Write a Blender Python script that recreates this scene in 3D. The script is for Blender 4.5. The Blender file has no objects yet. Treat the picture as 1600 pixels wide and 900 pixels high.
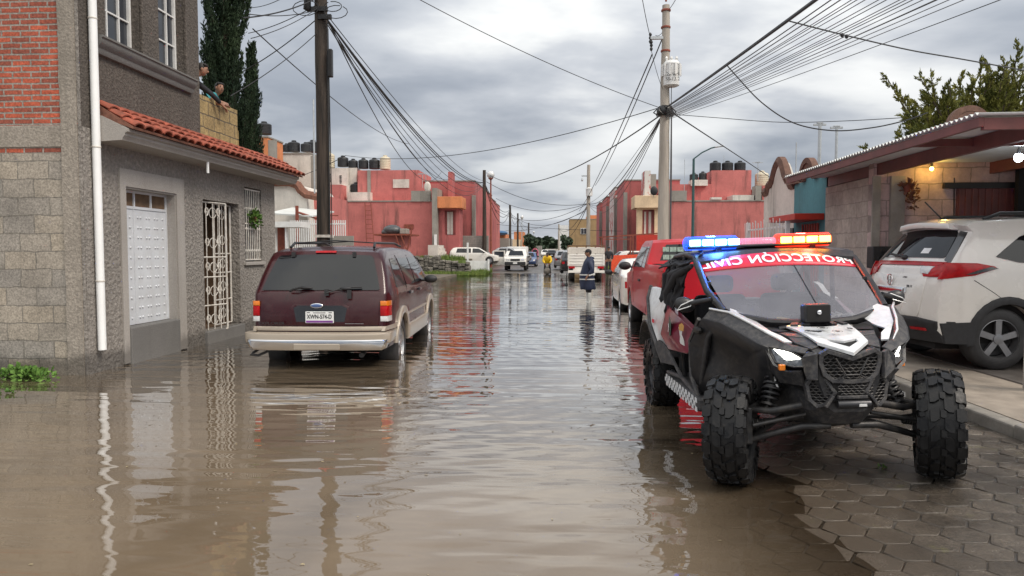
import bpy, bmesh, math, random
from mathutils import Vector, Matrix, Euler, noise
from mathutils.geometry import tessellate_polygon
R = math.radians
random.seed(7)
S = bpy.context.scene
COL = S.collection
# ---------------------------------------------------------------- camera
F = 1110.0; CAMZ = 1.6; YAW = R(3.71); PITCH = R(2.94)
cd = bpy.data.cameras.new('camera'); cam = bpy.data.objects.new('camera', cd); COL.objects.link(cam)
cam.location = (0, 0, CAMZ); cam.rotation_euler = (R(90) - PITCH, 0, YAW)
cd.sensor_width = 36; cd.lens = F / 1600 * 36; cd.clip_start = .05; cd.clip_end = 3000
S.camera = cam
RM = Euler((R(90) - PITCH, 0, YAW)).to_matrix()
def ray(px, py): return RM @ Vector(((px - 800) / F, (450 - py) / F, -1))
def at(px, py, Y):
    d = ray(px, py); return Vector((0, 0, CAMZ)) + d * (Y / d.y)
def atx(px, py, X):
    d = ray(px, py); return Vector((0, 0, CAMZ)) + d * (X / d.x)
# ---------------------------------------------------------------- world, sun, exposure
W = bpy.data.worlds.new('World'); S.world = W; W.use_nodes = True
nt = W.node_tree; nt.nodes.clear()
def N(nt, t, **k):
    n = nt.nodes.new(t)
    for a, b in k.items():
        if a.startswith('i_'): n.inputs[a[2:].replace('_', ' ')].default_value = b
        else: setattr(n, a, b)
    return n
def L(nt, a, b): nt.links.new(a, b)
def math_(nt, op, a, b=None, clamp=False):
    m = nt.nodes.new('ShaderNodeMath'); m.operation = op; m.use_clamp = clamp
    for i, v in enumerate((a, b)):
        if v is None: continue
        if isinstance(v, (int, float)): m.inputs[i].default_value = v
        else: L(nt, v, m.inputs[i])
    return m.outputs[0]
def mix_(nt, fac, a, b, mode='MIX'):
    m = nt.nodes.new('ShaderNodeMix'); m.data_type = 'RGBA'; m.blend_type = mode
    for s, v in ((m.inputs[0], fac), (m.inputs[6], a), (m.inputs[7], b)):
        if isinstance(v, (int, float)): s.default_value = v
        elif isinstance(v, (tuple, list)): s.default_value = (*v[:3], 1)
        else: L(nt, v, s)
    return m.outputs[2]
def ramp_(nt, fac, stops):
    r = nt.nodes.new('ShaderNodeValToRGB'); e = r.color_ramp.elements
    while len(e) < len(stops): e.new(.5)
    for x, (p, c) in zip(e, stops):
        x.position = p; x.color = (*c[:3], 1) if isinstance(c, (tuple, list)) else (c, c, c, 1)
    L(nt, fac, r.inputs[0]); return r.outputs[0]
SUN_EL, SUN_ROT = R(50), R(114)
sky = N(nt, 'ShaderNodeTexSky', sky_type='NISHITA', sun_disc=False, sun_elevation=SUN_EL, sun_rotation=SUN_ROT)
tc = N(nt, 'ShaderNodeTexCoord'); sx = N(nt, 'ShaderNodeSeparateXYZ'); L(nt, tc.outputs['Generated'], sx.inputs[0])
zz = math_(nt, 'ADD', math_(nt, 'MAXIMUM', sx.outputs[2], 0.0), .13)
cx = math_(nt, 'DIVIDE', sx.outputs[0], zz); cy = math_(nt, 'DIVIDE', sx.outputs[1], zz)
cv = N(nt, 'ShaderNodeCombineXYZ'); L(nt, cx, cv.inputs[0]); L(nt, cy, cv.inputs[1])
n1 = N(nt, 'ShaderNodeTexNoise', i_Scale=.36, i_Detail=7.0, i_Roughness=.5, i_Distortion=.25); L(nt, cv.outputs[0], n1.inputs['Vector'])
n2 = N(nt, 'ShaderNodeTexNoise', i_Scale=1.7, i_Detail=5.0, i_Roughness=.5, i_Distortion=.2); L(nt, cv.outputs[0], n2.inputs['Vector'])
cf = math_(nt, 'ADD', math_(nt, 'MULTIPLY', n1.outputs[0], .82), math_(nt, 'MULTIPLY', n2.outputs[0], .18))
cl = ramp_(nt, cf, [(.38, (.185, .205, .240)), (.45, (.265, .285, .320)), (.50, (.40, .415, .44)), (.545, (.60, .605, .60)), (.62, (.74, .735, .715))])
up = ramp_(nt, sx.outputs[2], [(0.0, (.80, .81, .84)), (.10, (.70, .715, .745)), (.22, (1.02, 1.02, 1.02)), (.33, (1.25, 1.245, 1.22)), (.55, (1.7, 1.68, 1.63)), (.8, (2.0, 1.97, 1.90))])
cl2 = mix_(nt, 1.0, cl, up, 'MULTIPLY')
hz = ramp_(nt, sx.outputs[2], [(0.0, 1.0), (.085, 0.0)])
cl3 = mix_(nt, math_(nt, 'MULTIPLY', hz, .55), cl2, (.46, .48, .52))
bgc = N(nt, 'ShaderNodeBackground', i_Strength=1.0); L(nt, cl3, bgc.inputs[0])
bgs = N(nt, 'ShaderNodeBackground', i_Strength=.06); L(nt, sky.outputs[0], bgs.inputs[0])
mx = N(nt, 'ShaderNodeMixShader'); mx.inputs[0].default_value = .90
L(nt, bgs.outputs[0], mx.inputs[1]); L(nt, bgc.outputs[0], mx.inputs[2])
L(nt, mx.outputs[0], N(nt, 'ShaderNodeOutputWorld').inputs[0])
sd = bpy.data.lights.new('sun', 'SUN'); sun = bpy.data.objects.new('sun', sd); COL.objects.link(sun)
sd.energy = 1.5; sd.angle = R(20); sd.color = (1, .90, .78)
sun.rotation_euler = Euler((R(90) - SUN_EL, 0, R(66)), 'XYZ')
S.view_settings.view_transform = 'Standard'; S.view_settings.look = 'None'
S.view_settings.exposure = 0.72; S.view_settings.gamma = 1
S.render.engine = 'CYCLES'
S.cycles.max_bounces = 7; S.cycles.transparent_max_bounces = 12
S.render.resolution_x = 1024; S.render.resolution_y = 576
# ---------------------------------------------------------------- materials
def newmat(name):
    m = bpy.data.materials.new(name); m.use_nodes = True
    return m, m.node_tree, m.node_tree.nodes['Principled BSDF']
def c3(c): return (*c[:3], 1)
def M(name, col, rough=.6, metal=0, var=.25, vs=6.0, bump=0, bs=40.0, coat=0, emit=None, es=0, spec=.5, stretch=(1, 1, 1), dirt=0, dirtc=(.12, .10, .08), ds=1.5, rv=.1, bd=.01):
    m, t, p = newmat(name)
    tc = N(t, 'ShaderNodeTexCoord'); mp = N(t, 'ShaderNodeMapping'); mp.inputs['Scale'].default_value = stretch
    L(t, tc.outputs['Object'], mp.inputs[0])
    n = N(t, 'ShaderNodeTexNoise', i_Scale=vs, i_Detail=6.0, i_Roughness=.6); L(t, mp.outputs[0], n.inputs['Vector'])
    k = ramp_(t, n.outputs[0], [(.3, 1 - var), (.7, 1 + var * .6)])
    c = mix_(t, 1.0, col, k, 'MULTIPLY')
    if dirt:
        n3 = N(t, 'ShaderNodeTexNoise', i_Scale=ds, i_Detail=8.0, i_Roughness=.7); L(t, mp.outputs[0], n3.inputs['Vector'])
        k3 = ramp_(t, n3.outputs[0], [(.46, 0.0), (.62, 1.0)])
        c = mix_(t, math_(t, 'MULTIPLY', k3, dirt), c, dirtc)
    L(t, c, p.inputs['Base Color'])
    p.inputs['Metallic'].default_value = metal
    L(t, math_(t, 'ADD', math_(t, 'MULTIPLY', n.outputs[0], rv), rough - rv / 2), p.inputs['Roughness'])
    p.inputs['Specular IOR Level'].default_value = spec
    if coat: p.inputs['Coat Weight'].default_value = coat; p.inputs['Coat Roughness'].default_value = .06
    if bump:
        nb = N(t, 'ShaderNodeTexNoise', i_Scale=bs, i_Detail=4.0, i_Roughness=.6); L(t, mp.outputs[0], nb.inputs['Vector'])
        b = N(t, 'ShaderNodeBump', i_Strength=bump, i_Distance=bd); L(t, nb.outputs[0], b.inputs['Height']); L(t, b.outputs[0], p.inputs['Normal'])
    if emit: p.inputs['Emission Color'].default_value = c3(emit); p.inputs['Emission Strength'].default_value = es
    return m
def wetband(t, tc, c, top=.30):
    s = N(t, 'ShaderNodeSeparateXYZ'); L(t, tc.outputs['Object'], s.inputs[0]); nz = N(t, 'ShaderNodeTexNoise', i_Scale=2.0, i_Detail=5.0); L(t, tc.outputs['Object'], nz.inputs['Vector'])
    z = math_(t, 'ADD', s.outputs[2], math_(t, 'MULTIPLY', math_(t, 'SUBTRACT', nz.outputs[0], .5), .5))
    return mix_(t, 1.0, c, ramp_(t, z, [(top * .55, .50), (top, 1.0)]), 'MULTIPLY')
def brickmat(name, c1, c2, mortar, bw, bh, ms, plane='XZ', bump=.6, rough=.85, grain=60, off=.5, ms_smooth=.2, bd=.012, var=.4, wet=False):
    m, t, p = newmat(name)
    tc = N(t, 'ShaderNodeTexCoord'); s = N(t, 'ShaderNodeSeparateXYZ'); L(t, tc.outputs['Object'], s.inputs[0])
    cb = N(t, 'ShaderNodeCombineXYZ'); L(t, s.outputs['XYZ'.index(plane[0])], cb.inputs[0]); L(t, s.outputs['XYZ'.index(plane[1])], cb.inputs[1])
    nw = N(t, 'ShaderNodeTexNoise', i_Scale=5.0, i_Detail=3.0); L(t, tc.outputs['Object'], nw.inputs['Vector'])
    wv = N(t, 'ShaderNodeVectorMath', operation='MULTIPLY_ADD'); L(t, nw.outputs['Color'], wv.inputs[0]); wv.inputs[1].default_value = (bh * .22,) * 3; L(t, cb.outputs[0], wv.inputs[2])
    b = N(t, 'ShaderNodeTexBrick', i_Scale=1.0, i_Mortar_Size=ms, i_Mortar_Smooth=ms_smooth, i_Bias=0.0, i_Brick_Width=bw, i_Row_Height=bh)
    b.offset = off; L(t, wv.outputs[0], b.inputs['Vector'])
    b.inputs['Color1'].default_value = c3(c1); b.inputs['Color2'].default_value = c3(c2); b.inputs['Mortar'].default_value = c3(mortar)
    g = N(t, 'ShaderNodeTexNoise', i_Scale=grain, i_Detail=5.0, i_Roughness=.7); L(t, tc.outputs['Object'], g.inputs['Vector'])
    g2 = N(t, 'ShaderNodeTexNoise', i_Scale=2.2, i_Detail=6.0, i_Roughness=.6); L(t, tc.outputs['Object'], g2.inputs['Vector'])
    c = mix_(t, 1.0, b.outputs[0], ramp_(t, g.outputs[0], [(.3, 1 - var), (.7, 1 + var * .5)]), 'MULTIPLY')
    c = mix_(t, 1.0, c, ramp_(t, g2.outputs[0], [(.3, .72), (.7, 1.15)]), 'MULTIPLY')
    if wet: c = wetband(t, tc, c)
    L(t, c, p.inputs['Base Color']); p.inputs['Roughness'].default_value = rough
    h = math_(t, 'ADD', math_(t, 'MULTIPLY', b.outputs['Fac'], -1.0), math_(t, 'MULTIPLY', g.outputs[0], .45))
    bp = N(t, 'ShaderNodeBump', i_Strength=bump, i_Distance=bd); L(t, h, bp.inputs['Height']); L(t, bp.outputs[0], p.inputs['Normal'])
    return m
def stucco(name, col, rough_scale=26, depth=.03, dirt=.3, dcol=(.05, .045, .04), k=1.0, wet=False):
    m, t, p = newmat(name)
    tc = N(t, 'ShaderNodeTexCoord')
    v = N(t, 'ShaderNodeTexVoronoi', i_Scale=rough_scale); L(t, tc.outputs['Object'], v.inputs['Vector'])
    n = N(t, 'ShaderNodeTexNoise', i_Scale=rough_scale * .9, i_Detail=8.0, i_Roughness=.7); L(t, tc.outputs['Object'], n.inputs['Vector'])
    n2 = N(t, 'ShaderNodeTexNoise', i_Scale=.9, i_Detail=7.0, i_Roughness=.62); L(t, tc.outputs['Object'], n2.inputs['Vector'])
    mp = N(t, 'ShaderNodeMapping'); mp.inputs['Scale'].default_value = (2.5, 2.5, .25); L(t, tc.outputs['Object'], mp.inputs[0])
    n3 = N(t, 'ShaderNodeTexNoise', i_Scale=1.6, i_Detail=7.0, i_Roughness=.65); L(t, mp.outputs[0], n3.inputs['Vector'])
    c = mix_(t, 1.0, col, ramp_(t, n.outputs[0], [(.34, 1 - .7 * k), (.5, .97), (.64, 1 + .7 * k)]), 'MULTIPLY')
    c = mix_(t, math_(t, 'MULTIPLY', ramp_(t, n2.outputs[0], [(.42, 0.0), (.65, 1.0)]), dirt), c, dcol)
    c = mix_(t, math_(t, 'MULTIPLY', ramp_(t, n3.outputs[0], [(.5, 0.0), (.7, 1.0)]), dirt), c, dcol)
    if wet: c = wetband(t, tc, c)
    L(t, c, p.inputs['Base Color']); p.inputs['Roughness'].default_value = .92
    h = math_(t, 'ADD', n.outputs[0], math_(t, 'MULTIPLY', v.outputs[0], .5))
    bp = N(t, 'ShaderNodeBump', i_Strength=.9, i_Distance=depth); L(t, h, bp.inputs['Height']); L(t, bp.outputs[0], p.inputs['Normal'])
    return m
def paintwall(name, col, stain=.5, scol=(.05, .04, .035), peel=0, pc=(.6, .58, .55)):
    m, t, p = newmat(name)
    tc = N(t, 'ShaderNodeTexCoord')
    mp = N(t, 'ShaderNodeMapping'); mp.inputs['Scale'].default_value = (1.3, 1.3, .16); L(t, tc.outputs['Object'], mp.inputs[0])
    n3 = N(t, 'ShaderNodeTexNoise', i_Scale=1.1, i_Detail=9.0, i_Roughness=.68); L(t, mp.outputs[0], n3.inputs['Vector'])
    n2 = N(t, 'ShaderNodeTexNoise', i_Scale=.8, i_Detail=8.0, i_Roughness=.65); L(t, tc.outputs['Object'], n2.inputs['Vector'])
    n = N(t, 'ShaderNodeTexNoise', i_Scale=9.0, i_Detail=6.0, i_Roughness=.7); L(t, tc.outputs['Object'], n.inputs['Vector'])
    c = mix_(t, 1.0, col, ramp_(t, n2.outputs[0], [(.3, .78), (.7, 1.12)]), 'MULTIPLY')
    c = mix_(t, 1.0, c, ramp_(t, n.outputs[0], [(.3, .88), (.7, 1.06)]), 'MULTIPLY')
    c = mix_(t, math_(t, 'MULTIPLY', ramp_(t, n3.outputs[0], [(.53, 0.0), (.72, 1.0)]), stain), c, scol)
    if peel:
        c = mix_(t, ramp_(t, n2.outputs[0], [(.5 - peel * .1, 0.0), (.53 - peel * .1, 1.0)]), c, pc)
    L(t, c, p.inputs['Base Color']); p.inputs['Roughness'].default_value = .85
    bp = N(t, 'ShaderNodeBump', i_Strength=.4, i_Distance=.02); L(t, n.outputs[0], bp.inputs['Height']); L(t, bp.outputs[0], p.inputs['Normal'])
    return m
def glassmat(name, tint=(.008, .009, .011), alpha=1.0, rough=.03, spec=.5):
    m, t, p = newmat(name); p.inputs['Base Color'].default_value = c3(tint); p.inputs['Roughness'].default_value = rough
    p.inputs['Specular IOR Level'].default_value = spec; p.inputs['Alpha'].default_value = alpha
    p.inputs['IOR'].default_value = 1.5
    return m
def emat(name, col, st, base=None):
    m, t, p = newmat(name); p.inputs['Base Color'].default_value = c3(base or col)
    p.inputs['Emission Color'].default_value = c3(col); p.inputs['Emission Strength'].default_value = st; p.inputs['Roughness'].default_value = .2
    return m
MT = dict(
 stucco_low=stucco('rough_grey_stucco', (.30, .275, .25), 20, .05, .22, (.13, .115, .10), k=.38, wet=True),
 stucco_up=stucco('dark_brown_stucco', (.115, .098, .084), 26, .03, .4, (.06, .052, .045), k=.6),
 plaster=stucco('grey_plaster', (.37, .345, .32), 60, .004, .3, (.24, .22, .2), k=.2, wet=True),
 column=stucco('concrete_column', (.30, .265, .225), 34, .010, .4, (.17, .15, .125), k=.45, wet=True),
 cement=stucco('dark_cement', (.16, .155, .15), 60, .004, .3, (.09, .09, .085), k=.3),
 brick=brickmat('red_brick', (.56, .12, .06), (.30, .085, .055), (.36, .32, .28), .25, .0735, .012, bump=1.0, grain=30, bd=.025, var=.55),
 block=brickmat('concrete_block', (.40, .345, .275), (.30, .275, .245), (.22, .20, .17), .42, .232, .008, bump=.7, grain=45, var=.55, bd=.012, wet=True),
 yblock=brickmat('ochre_block', (.42, .31, .14), (.36, .265, .125), (.13, .11, .08), .40, .235, .010, plane='YZ', bump=.8, grain=28, var=.55, bd=.02),
 rblock=brickmat('red_lit_painted_block', (.62, .45, .42), (.54, .40, .375), (.33, .26, .235), .42, .25, .009, bump=.5, grain=14, var=.22, bd=.02),  # pink cast of the red light bar is mixed into the block colours
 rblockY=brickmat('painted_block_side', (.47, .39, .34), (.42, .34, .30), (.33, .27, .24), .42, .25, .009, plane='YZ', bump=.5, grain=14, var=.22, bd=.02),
 gblock=brickmat('grey_block_wall', (.33, .31, .28), (.29, .27, .25), (.22, .21, .19), .4, .2, .01, bump=.4),
 stone=M('rubble_stone', (.22, .20, .17), .9, var=.6, vs=3, bump=1, bs=3.5, bd=.3, dirt=.6, dirtc=(.08, .075, .06), ds=2),
 tile=M('clay_tile', (.33, .080, .045), .8, var=.55, vs=5, bump=.3, bs=40, dirt=.35, dirtc=(.16, .07, .045), ds=4),
 tiledk=M('clay_tile_dark', (.20, .085, .055), .8, var=.5, vs=8, bump=.4, bs=40),
 white=M('white_paint', (.74, .74, .73), .45, var=.10, vs=4, dirt=.18, dirtc=(.42, .38, .32), ds=2.5),
 pvc=M('white_pvc', (.84, .85, .85), .35, var=.05, vs=3),
 whitedoor=M('white_sheet_steel', (.62, .645, .68), .4, var=.08, vs=3, dirt=.12, dirtc=(.35, .30, .25), ds=5),
 steelw=M('white_iron', (.66, .63, .58), .5, var=.2, vs=12, dirt=.35, dirtc=(.28, .19, .12), ds=9),
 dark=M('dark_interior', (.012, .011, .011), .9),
 curtain=M('brown_curtain', (.16, .10, .06), .9, var=.4, vs=6),
 pink=paintwall('pink_wall', (.53, .165, .15), .85),
 pinkd=paintwall('deep_pink_wall', (.45, .125, .12), .85),
 pinkp=paintwall('peeling_pink_wall', (.52, .13, .12), .3, peel=.5),
 orange=paintwall('orange_wall', (.66, .24, .10), .3),
 cream=paintwall('cream_wall', (.74, .55, .36), .3),
 creamw=paintwall('off_white_wall', (.68, .63, .57), .7, (.10, .095, .08)),
 teal=paintwall('teal_wall', (.085, .26, .30), .3),
 tan=paintwall('tan_wall', (.36, .24, .12), .4),
 grey=paintwall('grey_concrete_wall', (.30, .28, .25), .6),
 conc=M('concrete', (.34, .31, .27), .85, var=.3, vs=3, bump=.3, bs=50, dirt=.4, dirtc=(.18, .16, .14), ds=1.2),
 polec=M('concrete_pole', (.40, .36, .31), .8, var=.25, vs=2, bump=.3, bs=60, stretch=(3, 3, .3), dirt=.4, dirtc=(.20, .17, .14)),
 polew=M('tarred_wood', (.050, .037, .028), .8, var=.8, vs=3, bump=.8, bs=10, stretch=(6, 6, .35), bd=.02),
 kerb=M('kerb_concrete', (.27, .25, .22), .7, var=.4, vs=5, bump=.4, bs=40, dirt=.5, dirtc=(.13, .115, .10), ds=1.5),
 sidewalk=M('sidewalk_concrete', (.30, .255, .21), .6, var=.35, vs=2.5, bump=.35, bs=35, dirt=.55, dirtc=(.15, .13, .11), ds=.9, rv=.5),
 floor=M('wet_driveway', (.13, .115, .105), .42, var=.4, vs=2, bump=.2, bs=30, rv=.4, dirt=.4, dirtc=(.07, .06, .055)),
 wire=M('black_cable', (.02, .02, .022), .6), wireg=M('grey_cable', (.09, .09, .095), .6),
 tank=M('black_water_tank', (.022, .023, .026), .5, var=.4), tankc=M('cream_water_tank', (.60, .53, .40), .5, var=.15),
 galv=M('galvanised_sheet', (.50, .52, .53), .38, metal=.55, var=.2, vs=5), galvw=M('white_roof_sheet', (.68, .70, .68), .45, var=.15, vs=3, dirt=.3, dirtc=(.35, .34, .30)),
 beam=M('maroon_beam', (.16, .05, .045), .5, var=.35, vs=3), rust=M('rusty_steel', (.24, .06, .035), .7, var=.4),
 redp=M('red_painted_steel', (.50, .035, .02), .4, var=.2), greenpole=M('green_lamp_post', (.03, .08, .08), .5),
 black=M('black_steel', (.014, .014, .015), .45), 
 soil=M('soil', (.13, .11, .08), .95, var=.5, vs=1.5), 
 rubber=M('tyre_rubber', (.022, .021, .022), .62, var=.5, vs=9, bump=.3, bs=60, rv=.3),
 rim=M('alloy_rim', (.55, .55, .56), .28, metal=.9, var=.15), rimg=M('grey_alloy', (.26, .26, .27), .3, metal=.8, var=.2), rimd=M('dark_alloy', (.06, .06, .065), .35, metal=.7),
 chrome=M('chrome', (.75, .75, .76), .08, metal=1, var=.05, rv=.03),
 glass=glassmat('tinted_glass'), glassl=glassmat('window_glass', (.045, .05, .06)), 
 maroon=M('maroon_paint', (.034, .0022, .005), .25, var=.15, vs=2, coat=.35, spec=.35, dirt=.12, dirtc=(.10, .07, .06), ds=3),
 beige=M('beige_metallic', (.40, .34, .27), .38, metal=.25, var=.12, vs=3, coat=.6, dirt=.2, dirtc=(.2, .16, .12)),
 whitecar=M('white_car_paint', (.74, .71, .66), .28, var=.05, vs=2, coat=1), redcar=M('red_car_paint', (.50, .010, .020), .35, var=.15, vs=2, coat=.3, spec=.3),
 bluecar=M('blue_car_paint', (.05, .10, .25), .3, coat=1), silvercar=M('silver_car_paint', (.35, .35, .36), .3, metal=.5, coat=1), blackcar=M('black_car_paint', (.012, .012, .014), .25, coat=1),
 plastic=M('black_plastic', (.022, .022, .024), .55, var=.3, vs=20, bump=.2, bs=120), 
 redlens=M('red_lens', (.40, .004, .008), .22, coat=.15, var=.3, vs=25, spec=.3), amber=M('amber_lens', (.75, .20, .01), .15, coat=1, var=.1), clearlens=M('clear_lens', (.62, .62, .62), .12, coat=1, var=.15, vs=30),
 skin=M('skin', (.32, .165, .105), .55, var=.1), hair=M('black_hair', (.012, .010, .009), .6, bump=.5, bs=60),
 navy=M('navy_coat', (.012, .020, .055), .6, var=.3, bump=.3, bs=12, bd=.02), yellow=M('yellow_raincoat', (.80, .50, .01), .5, var=.2), 
 whiteboot=M('white_rubber', (.72, .72, .68), .4), reflect=M('reflective_tape', (.7, .7, .68), .35), tealcloth=M('teal_cloth', (.05, .32, .36), .8), darkcloth=M('dark_cloth', (.018, .018, .024), .8, var=.3),
 pinkcloth=M('pink_cloth', (.75, .16, .30), .8), letters=M('white_lettering', (.85, .85, .85), .4), lettersk=M('black_lettering', (.02, .02, .02), .4),
 wood=M('weathered_wood', (.17, .10, .06), .85, var=.5, stretch=(1, 1, .2)), tarp=M('grey_tarp', (.06, .065, .07), .35, var=.4, bump=.6, bs=6, bd=.05), bluetarp=M('blue_tarp', (.04, .12, .25), .4),
)
for k_ in ('pink', 'pinkd'): pass
def leafmat(name, c1, c2, sc=1.3):
    m, t, p = newmat(name); tc = N(t, 'ShaderNodeTexCoord')
    n = N(t, 'ShaderNodeTexNoise', i_Scale=sc, i_Detail=5.0, i_Roughness=.7); L(t, tc.outputs['Object'], n.inputs['Vector'])
    w = N(t, 'ShaderNodeTexNoise', i_Scale=22.0, i_Detail=2.0); L(t, tc.outputs['Object'], w.inputs['Vector'])
    c = mix_(t, ramp_(t, n.outputs[0], [(.38, 0.0), (.62, 1.0)]), c1, c2)
    c = mix_(t, 1.0, c, ramp_(t, w.outputs[0], [(.3, .6), (.7, 1.5)]), 'MULTIPLY')
    L(t, c, p.inputs['Base Color']); p.inputs['Roughness'].default_value = .75; p.inputs['Specular IOR Level'].default_value = .25
    return m
MT['cyp'] = leafmat('dark_cypress_foliage', (.012, .026, .014), (.030, .050, .022))
MT['jun'] = leafmat('juniper_foliage', (.065, .075, .014), (.19, .18, .038), 1.8)
MT['green'] = leafmat('green_leaves', (.05, .12, .02), (.11, .20, .04), 4)
MT['grass'] = leafmat('grass_blades', (.08, .13, .03), (.16, .20, .05), 2)
MT['far'] = leafmat('far_tree_foliage', (.035, .055, .035), (.06, .085, .05), .3)
MT['bark'] = M('bark', (.07, .05, .035), .9, var=.5)
# ---------------------------------------------------------------- mesh builder
class MB:
    def __init__(s): s.v = []; s.f = []; s.m = []; s.cm = 0
    def add(s, vs, fs):
        o = len(s.v); s.v += [Vector(p) for p in vs]; s.f += [tuple(i + o for i in f) for f in fs]; s.m += [s.cm] * len(fs); return o
    def box(s, x0, x1, y0, y1, z0, z1, M_=None):
        vs = [Vector((x, y, z)) for z in (z0, z1) for y in (y0, y1) for x in (x0, x1)]
        if M_: vs = [M_ @ v for v in vs]
        s.add(vs, [(0, 2, 3, 1), (4, 5, 7, 6), (0, 1, 5, 4), (2, 6, 7, 3), (0, 4, 6, 2), (1, 3, 7, 5)]); return s
    def cbox(s, c, d, rot=None):
        Mx = Matrix.Translation(Vector(c)) @ (Euler(rot).to_matrix().to_4x4() if rot else Matrix())
        return s.box(-d[0] / 2, d[0] / 2, -d[1] / 2, d[1] / 2, -d[2] / 2, d[2] / 2, Mx)
    def tube(s, pts, r, n=8, cap=True, flat=1.0):
        pts = [Vector(p) for p in pts]; rs = r if isinstance(r, (list, tuple)) else [r] * len(pts)
        loops = []; prev = None
        for i, p in enumerate(pts):
            t = (pts[min(i + 1, len(pts) - 1)] - pts[max(i - 1, 0)]).normalized()
            if prev is None:
                a = Vector((0, 0, 1)) if abs(t.z) < .9 else Vector((1, 0, 0)); u = t.cross(a).normalized()
            else: u = (prev - t * prev.dot(t)).normalized()
            prev = u; w = t.cross(u)
            loops.append([p + (u * math.cos(2 * math.pi * k / n) + w * math.sin(2 * math.pi * k / n) * flat) * rs[i] for k in range(n)])
        return s.loft(loops, cap)
    def loft(s, loops, cap=True, closed=True):
        n = len(loops[0]); vs = [p for l in loops for p in l]; fs = []
        for i in range(len(loops) - 1):
            for k in range(n if closed else n - 1):
                a = i * n + k; b = i * n + (k + 1) % n; fs.append((a, b, b + n, a + n))
        if cap and closed: fs.append(tuple(range(n))[::-1]); fs.append(tuple(range((len(loops) - 1) * n, len(loops) * n)))
        s.add(vs, fs); return s
    def lathe(s, c, prof, axis='Z', n=24, cap=True, a0=0):
        c = Vector(c); loops = []
        for r, t in prof:
            l = []
            for k in range(n):
                a = 2 * math.pi * k / n + a0; x, y = r * math.cos(a), r * math.sin(a)
                l.append(c + Vector({'Z': (x, y, t), 'Y': (y, t, x), 'X': (t, x, y)}[axis]))
            loops.append(l)
        return s.loft(loops, cap)
    def ball(s, c, rx, ry=None, rz=None, n=12, m=8, M_=None):
        ry = ry or rx; rz = rz or rx; c = Vector(c); loops = []
        for j in range(m + 1):
            ph = math.pi * (j / m); ph = min(max(ph, .08), math.pi - .08)
            l = [Vector((rx * math.sin(ph) * math.cos(2 * math.pi * k / n), ry * math.sin(ph) * math.sin(2 * math.pi * k / n), -rz * math.cos(ph))) for k in range(n)]
            if M_: l = [M_ @ p for p in l]
            loops.append([c + p for p in l])
        return s.loft(loops, True)
    def prism(s, poly, o, u, v, w):   # poly 2D in (u,v), extruded by vector w
        o, u, v, w = map(Vector, (o, u, v, w)); n = len(poly)
        a = [o + u * p[0] + v * p[1] for p in poly]; b = [p + w for p in a]
        return s.add(a + b, [tuple(range(n)), tuple(range(2 * n - 1, n - 1, -1))] + [(i, i + n, (i + 1) % n + n, (i + 1) % n) for i in range(n)])
    def slab(s, pts, th):    # planar-ish 3D polygon given thickness along its normal (behind)
        pts = [Vector(p) for p in pts]; nrm = Vector((0, 0, 0))
        for i in range(len(pts)): nrm += pts[i].cross(pts[(i + 1) % len(pts)])
        nrm.normalize(); n = len(pts); b = [p - nrm * th for p in pts]
        s.add(pts + b, [tuple(range(n)), tuple(range(2 * n - 1, n - 1, -1))] + [(i, i + n, (i + 1) % n + n, (i + 1) % n)for i in range(n)]); return s
    def quad(s, *p): s.add(p, [tuple(range(len(p)))]); return s
    def mirror(s, k0=0, ax=0):
        vs = [v.copy() for v in s.v[k0:]]
        for v in vs: v[ax] = -v[ax]
        fs = [tuple(i - k0 for i in f[::-1]) for f in s.f if min(f) >= k0]
        s.add(vs, fs); return s
    def build(s, name, mat, parent=None, world=False, smooth=None, bevel=0, seg=2, sub=0, weld=True, loc=None, rot=None, recenter=True):
        me = bpy.data.meshes.new(name); off = Vector((0, 0, 0)); vs = s.v
        if parent is not None and world: off = parent.location.copy()
        if parent is None and loc is None and recenter and vs:
            xs = [v.x for v in vs]; ys = [v.y for v in vs]; off = Vector(((min(xs) + max(xs)) / 2, (min(ys) + max(ys)) / 2, min(v.z for v in vs)))
        me.from_pydata([v - off for v in vs], [], s.f)
        mats = mat if isinstance(mat, (list, tuple)) else [mat]
        for m in mats: me.materials.append(m)
        if len(mats) > 1: me.polygons.foreach_set('material_index', s.m)
        bm = bmesh.new(); bm.from_mesh(me)
        if weld: bmesh.ops.remove_doubles(bm, verts=bm.verts, dist=1e-5)
        bmesh.ops.recalc_face_normals(bm, faces=bm.faces); bm.to_mesh(me); bm.free()
        o = bpy.data.objects.new(name, me); COL.objects.link(o)
        if parent is not None: o.parent = parent
        else: o.location = off if loc is None else loc
        if rot: o.rotation_euler = rot
        if smooth is not None:
            me.polygons.foreach_set('use_smooth', [True] * len(me.polygons)); me.set_sharp_from_angle(angle=R(smooth))
        if bevel:
            b = o.modifiers.new('bevel', 'BEVEL'); b.width = bevel; b.segments = seg; b.limit_method = 'ANGLE'; b.angle_limit = R(35)
        if sub:
            b = o.modifiers.new('sub', 'SUBSURF'); b.levels = b.render_levels = sub
        return o
def tag(o, label=None, cat=None, group=None, kind=None):
    if label: o['label'] = label
    if cat: o['category'] = cat
    if group: o['group'] = group
    if kind: o['kind'] = kind
    return o
def thing(name, label, cat, loc=(0, 0, 0), rz=0, group=None, rot=None):
    o = bpy.data.objects.new(name, None); COL.objects.link(o); o.location = loc; o.rotation_euler = rot or (0, 0, rz)
    o.empty_display_size = .2
    return tag(o, label, cat, group)
def copy_tree(o, parent=None):
    c = o.copy(); COL.objects.link(c); c.parent = parent
    for ch in list(o.children): copy_tree(ch, c)
    return c
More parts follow.
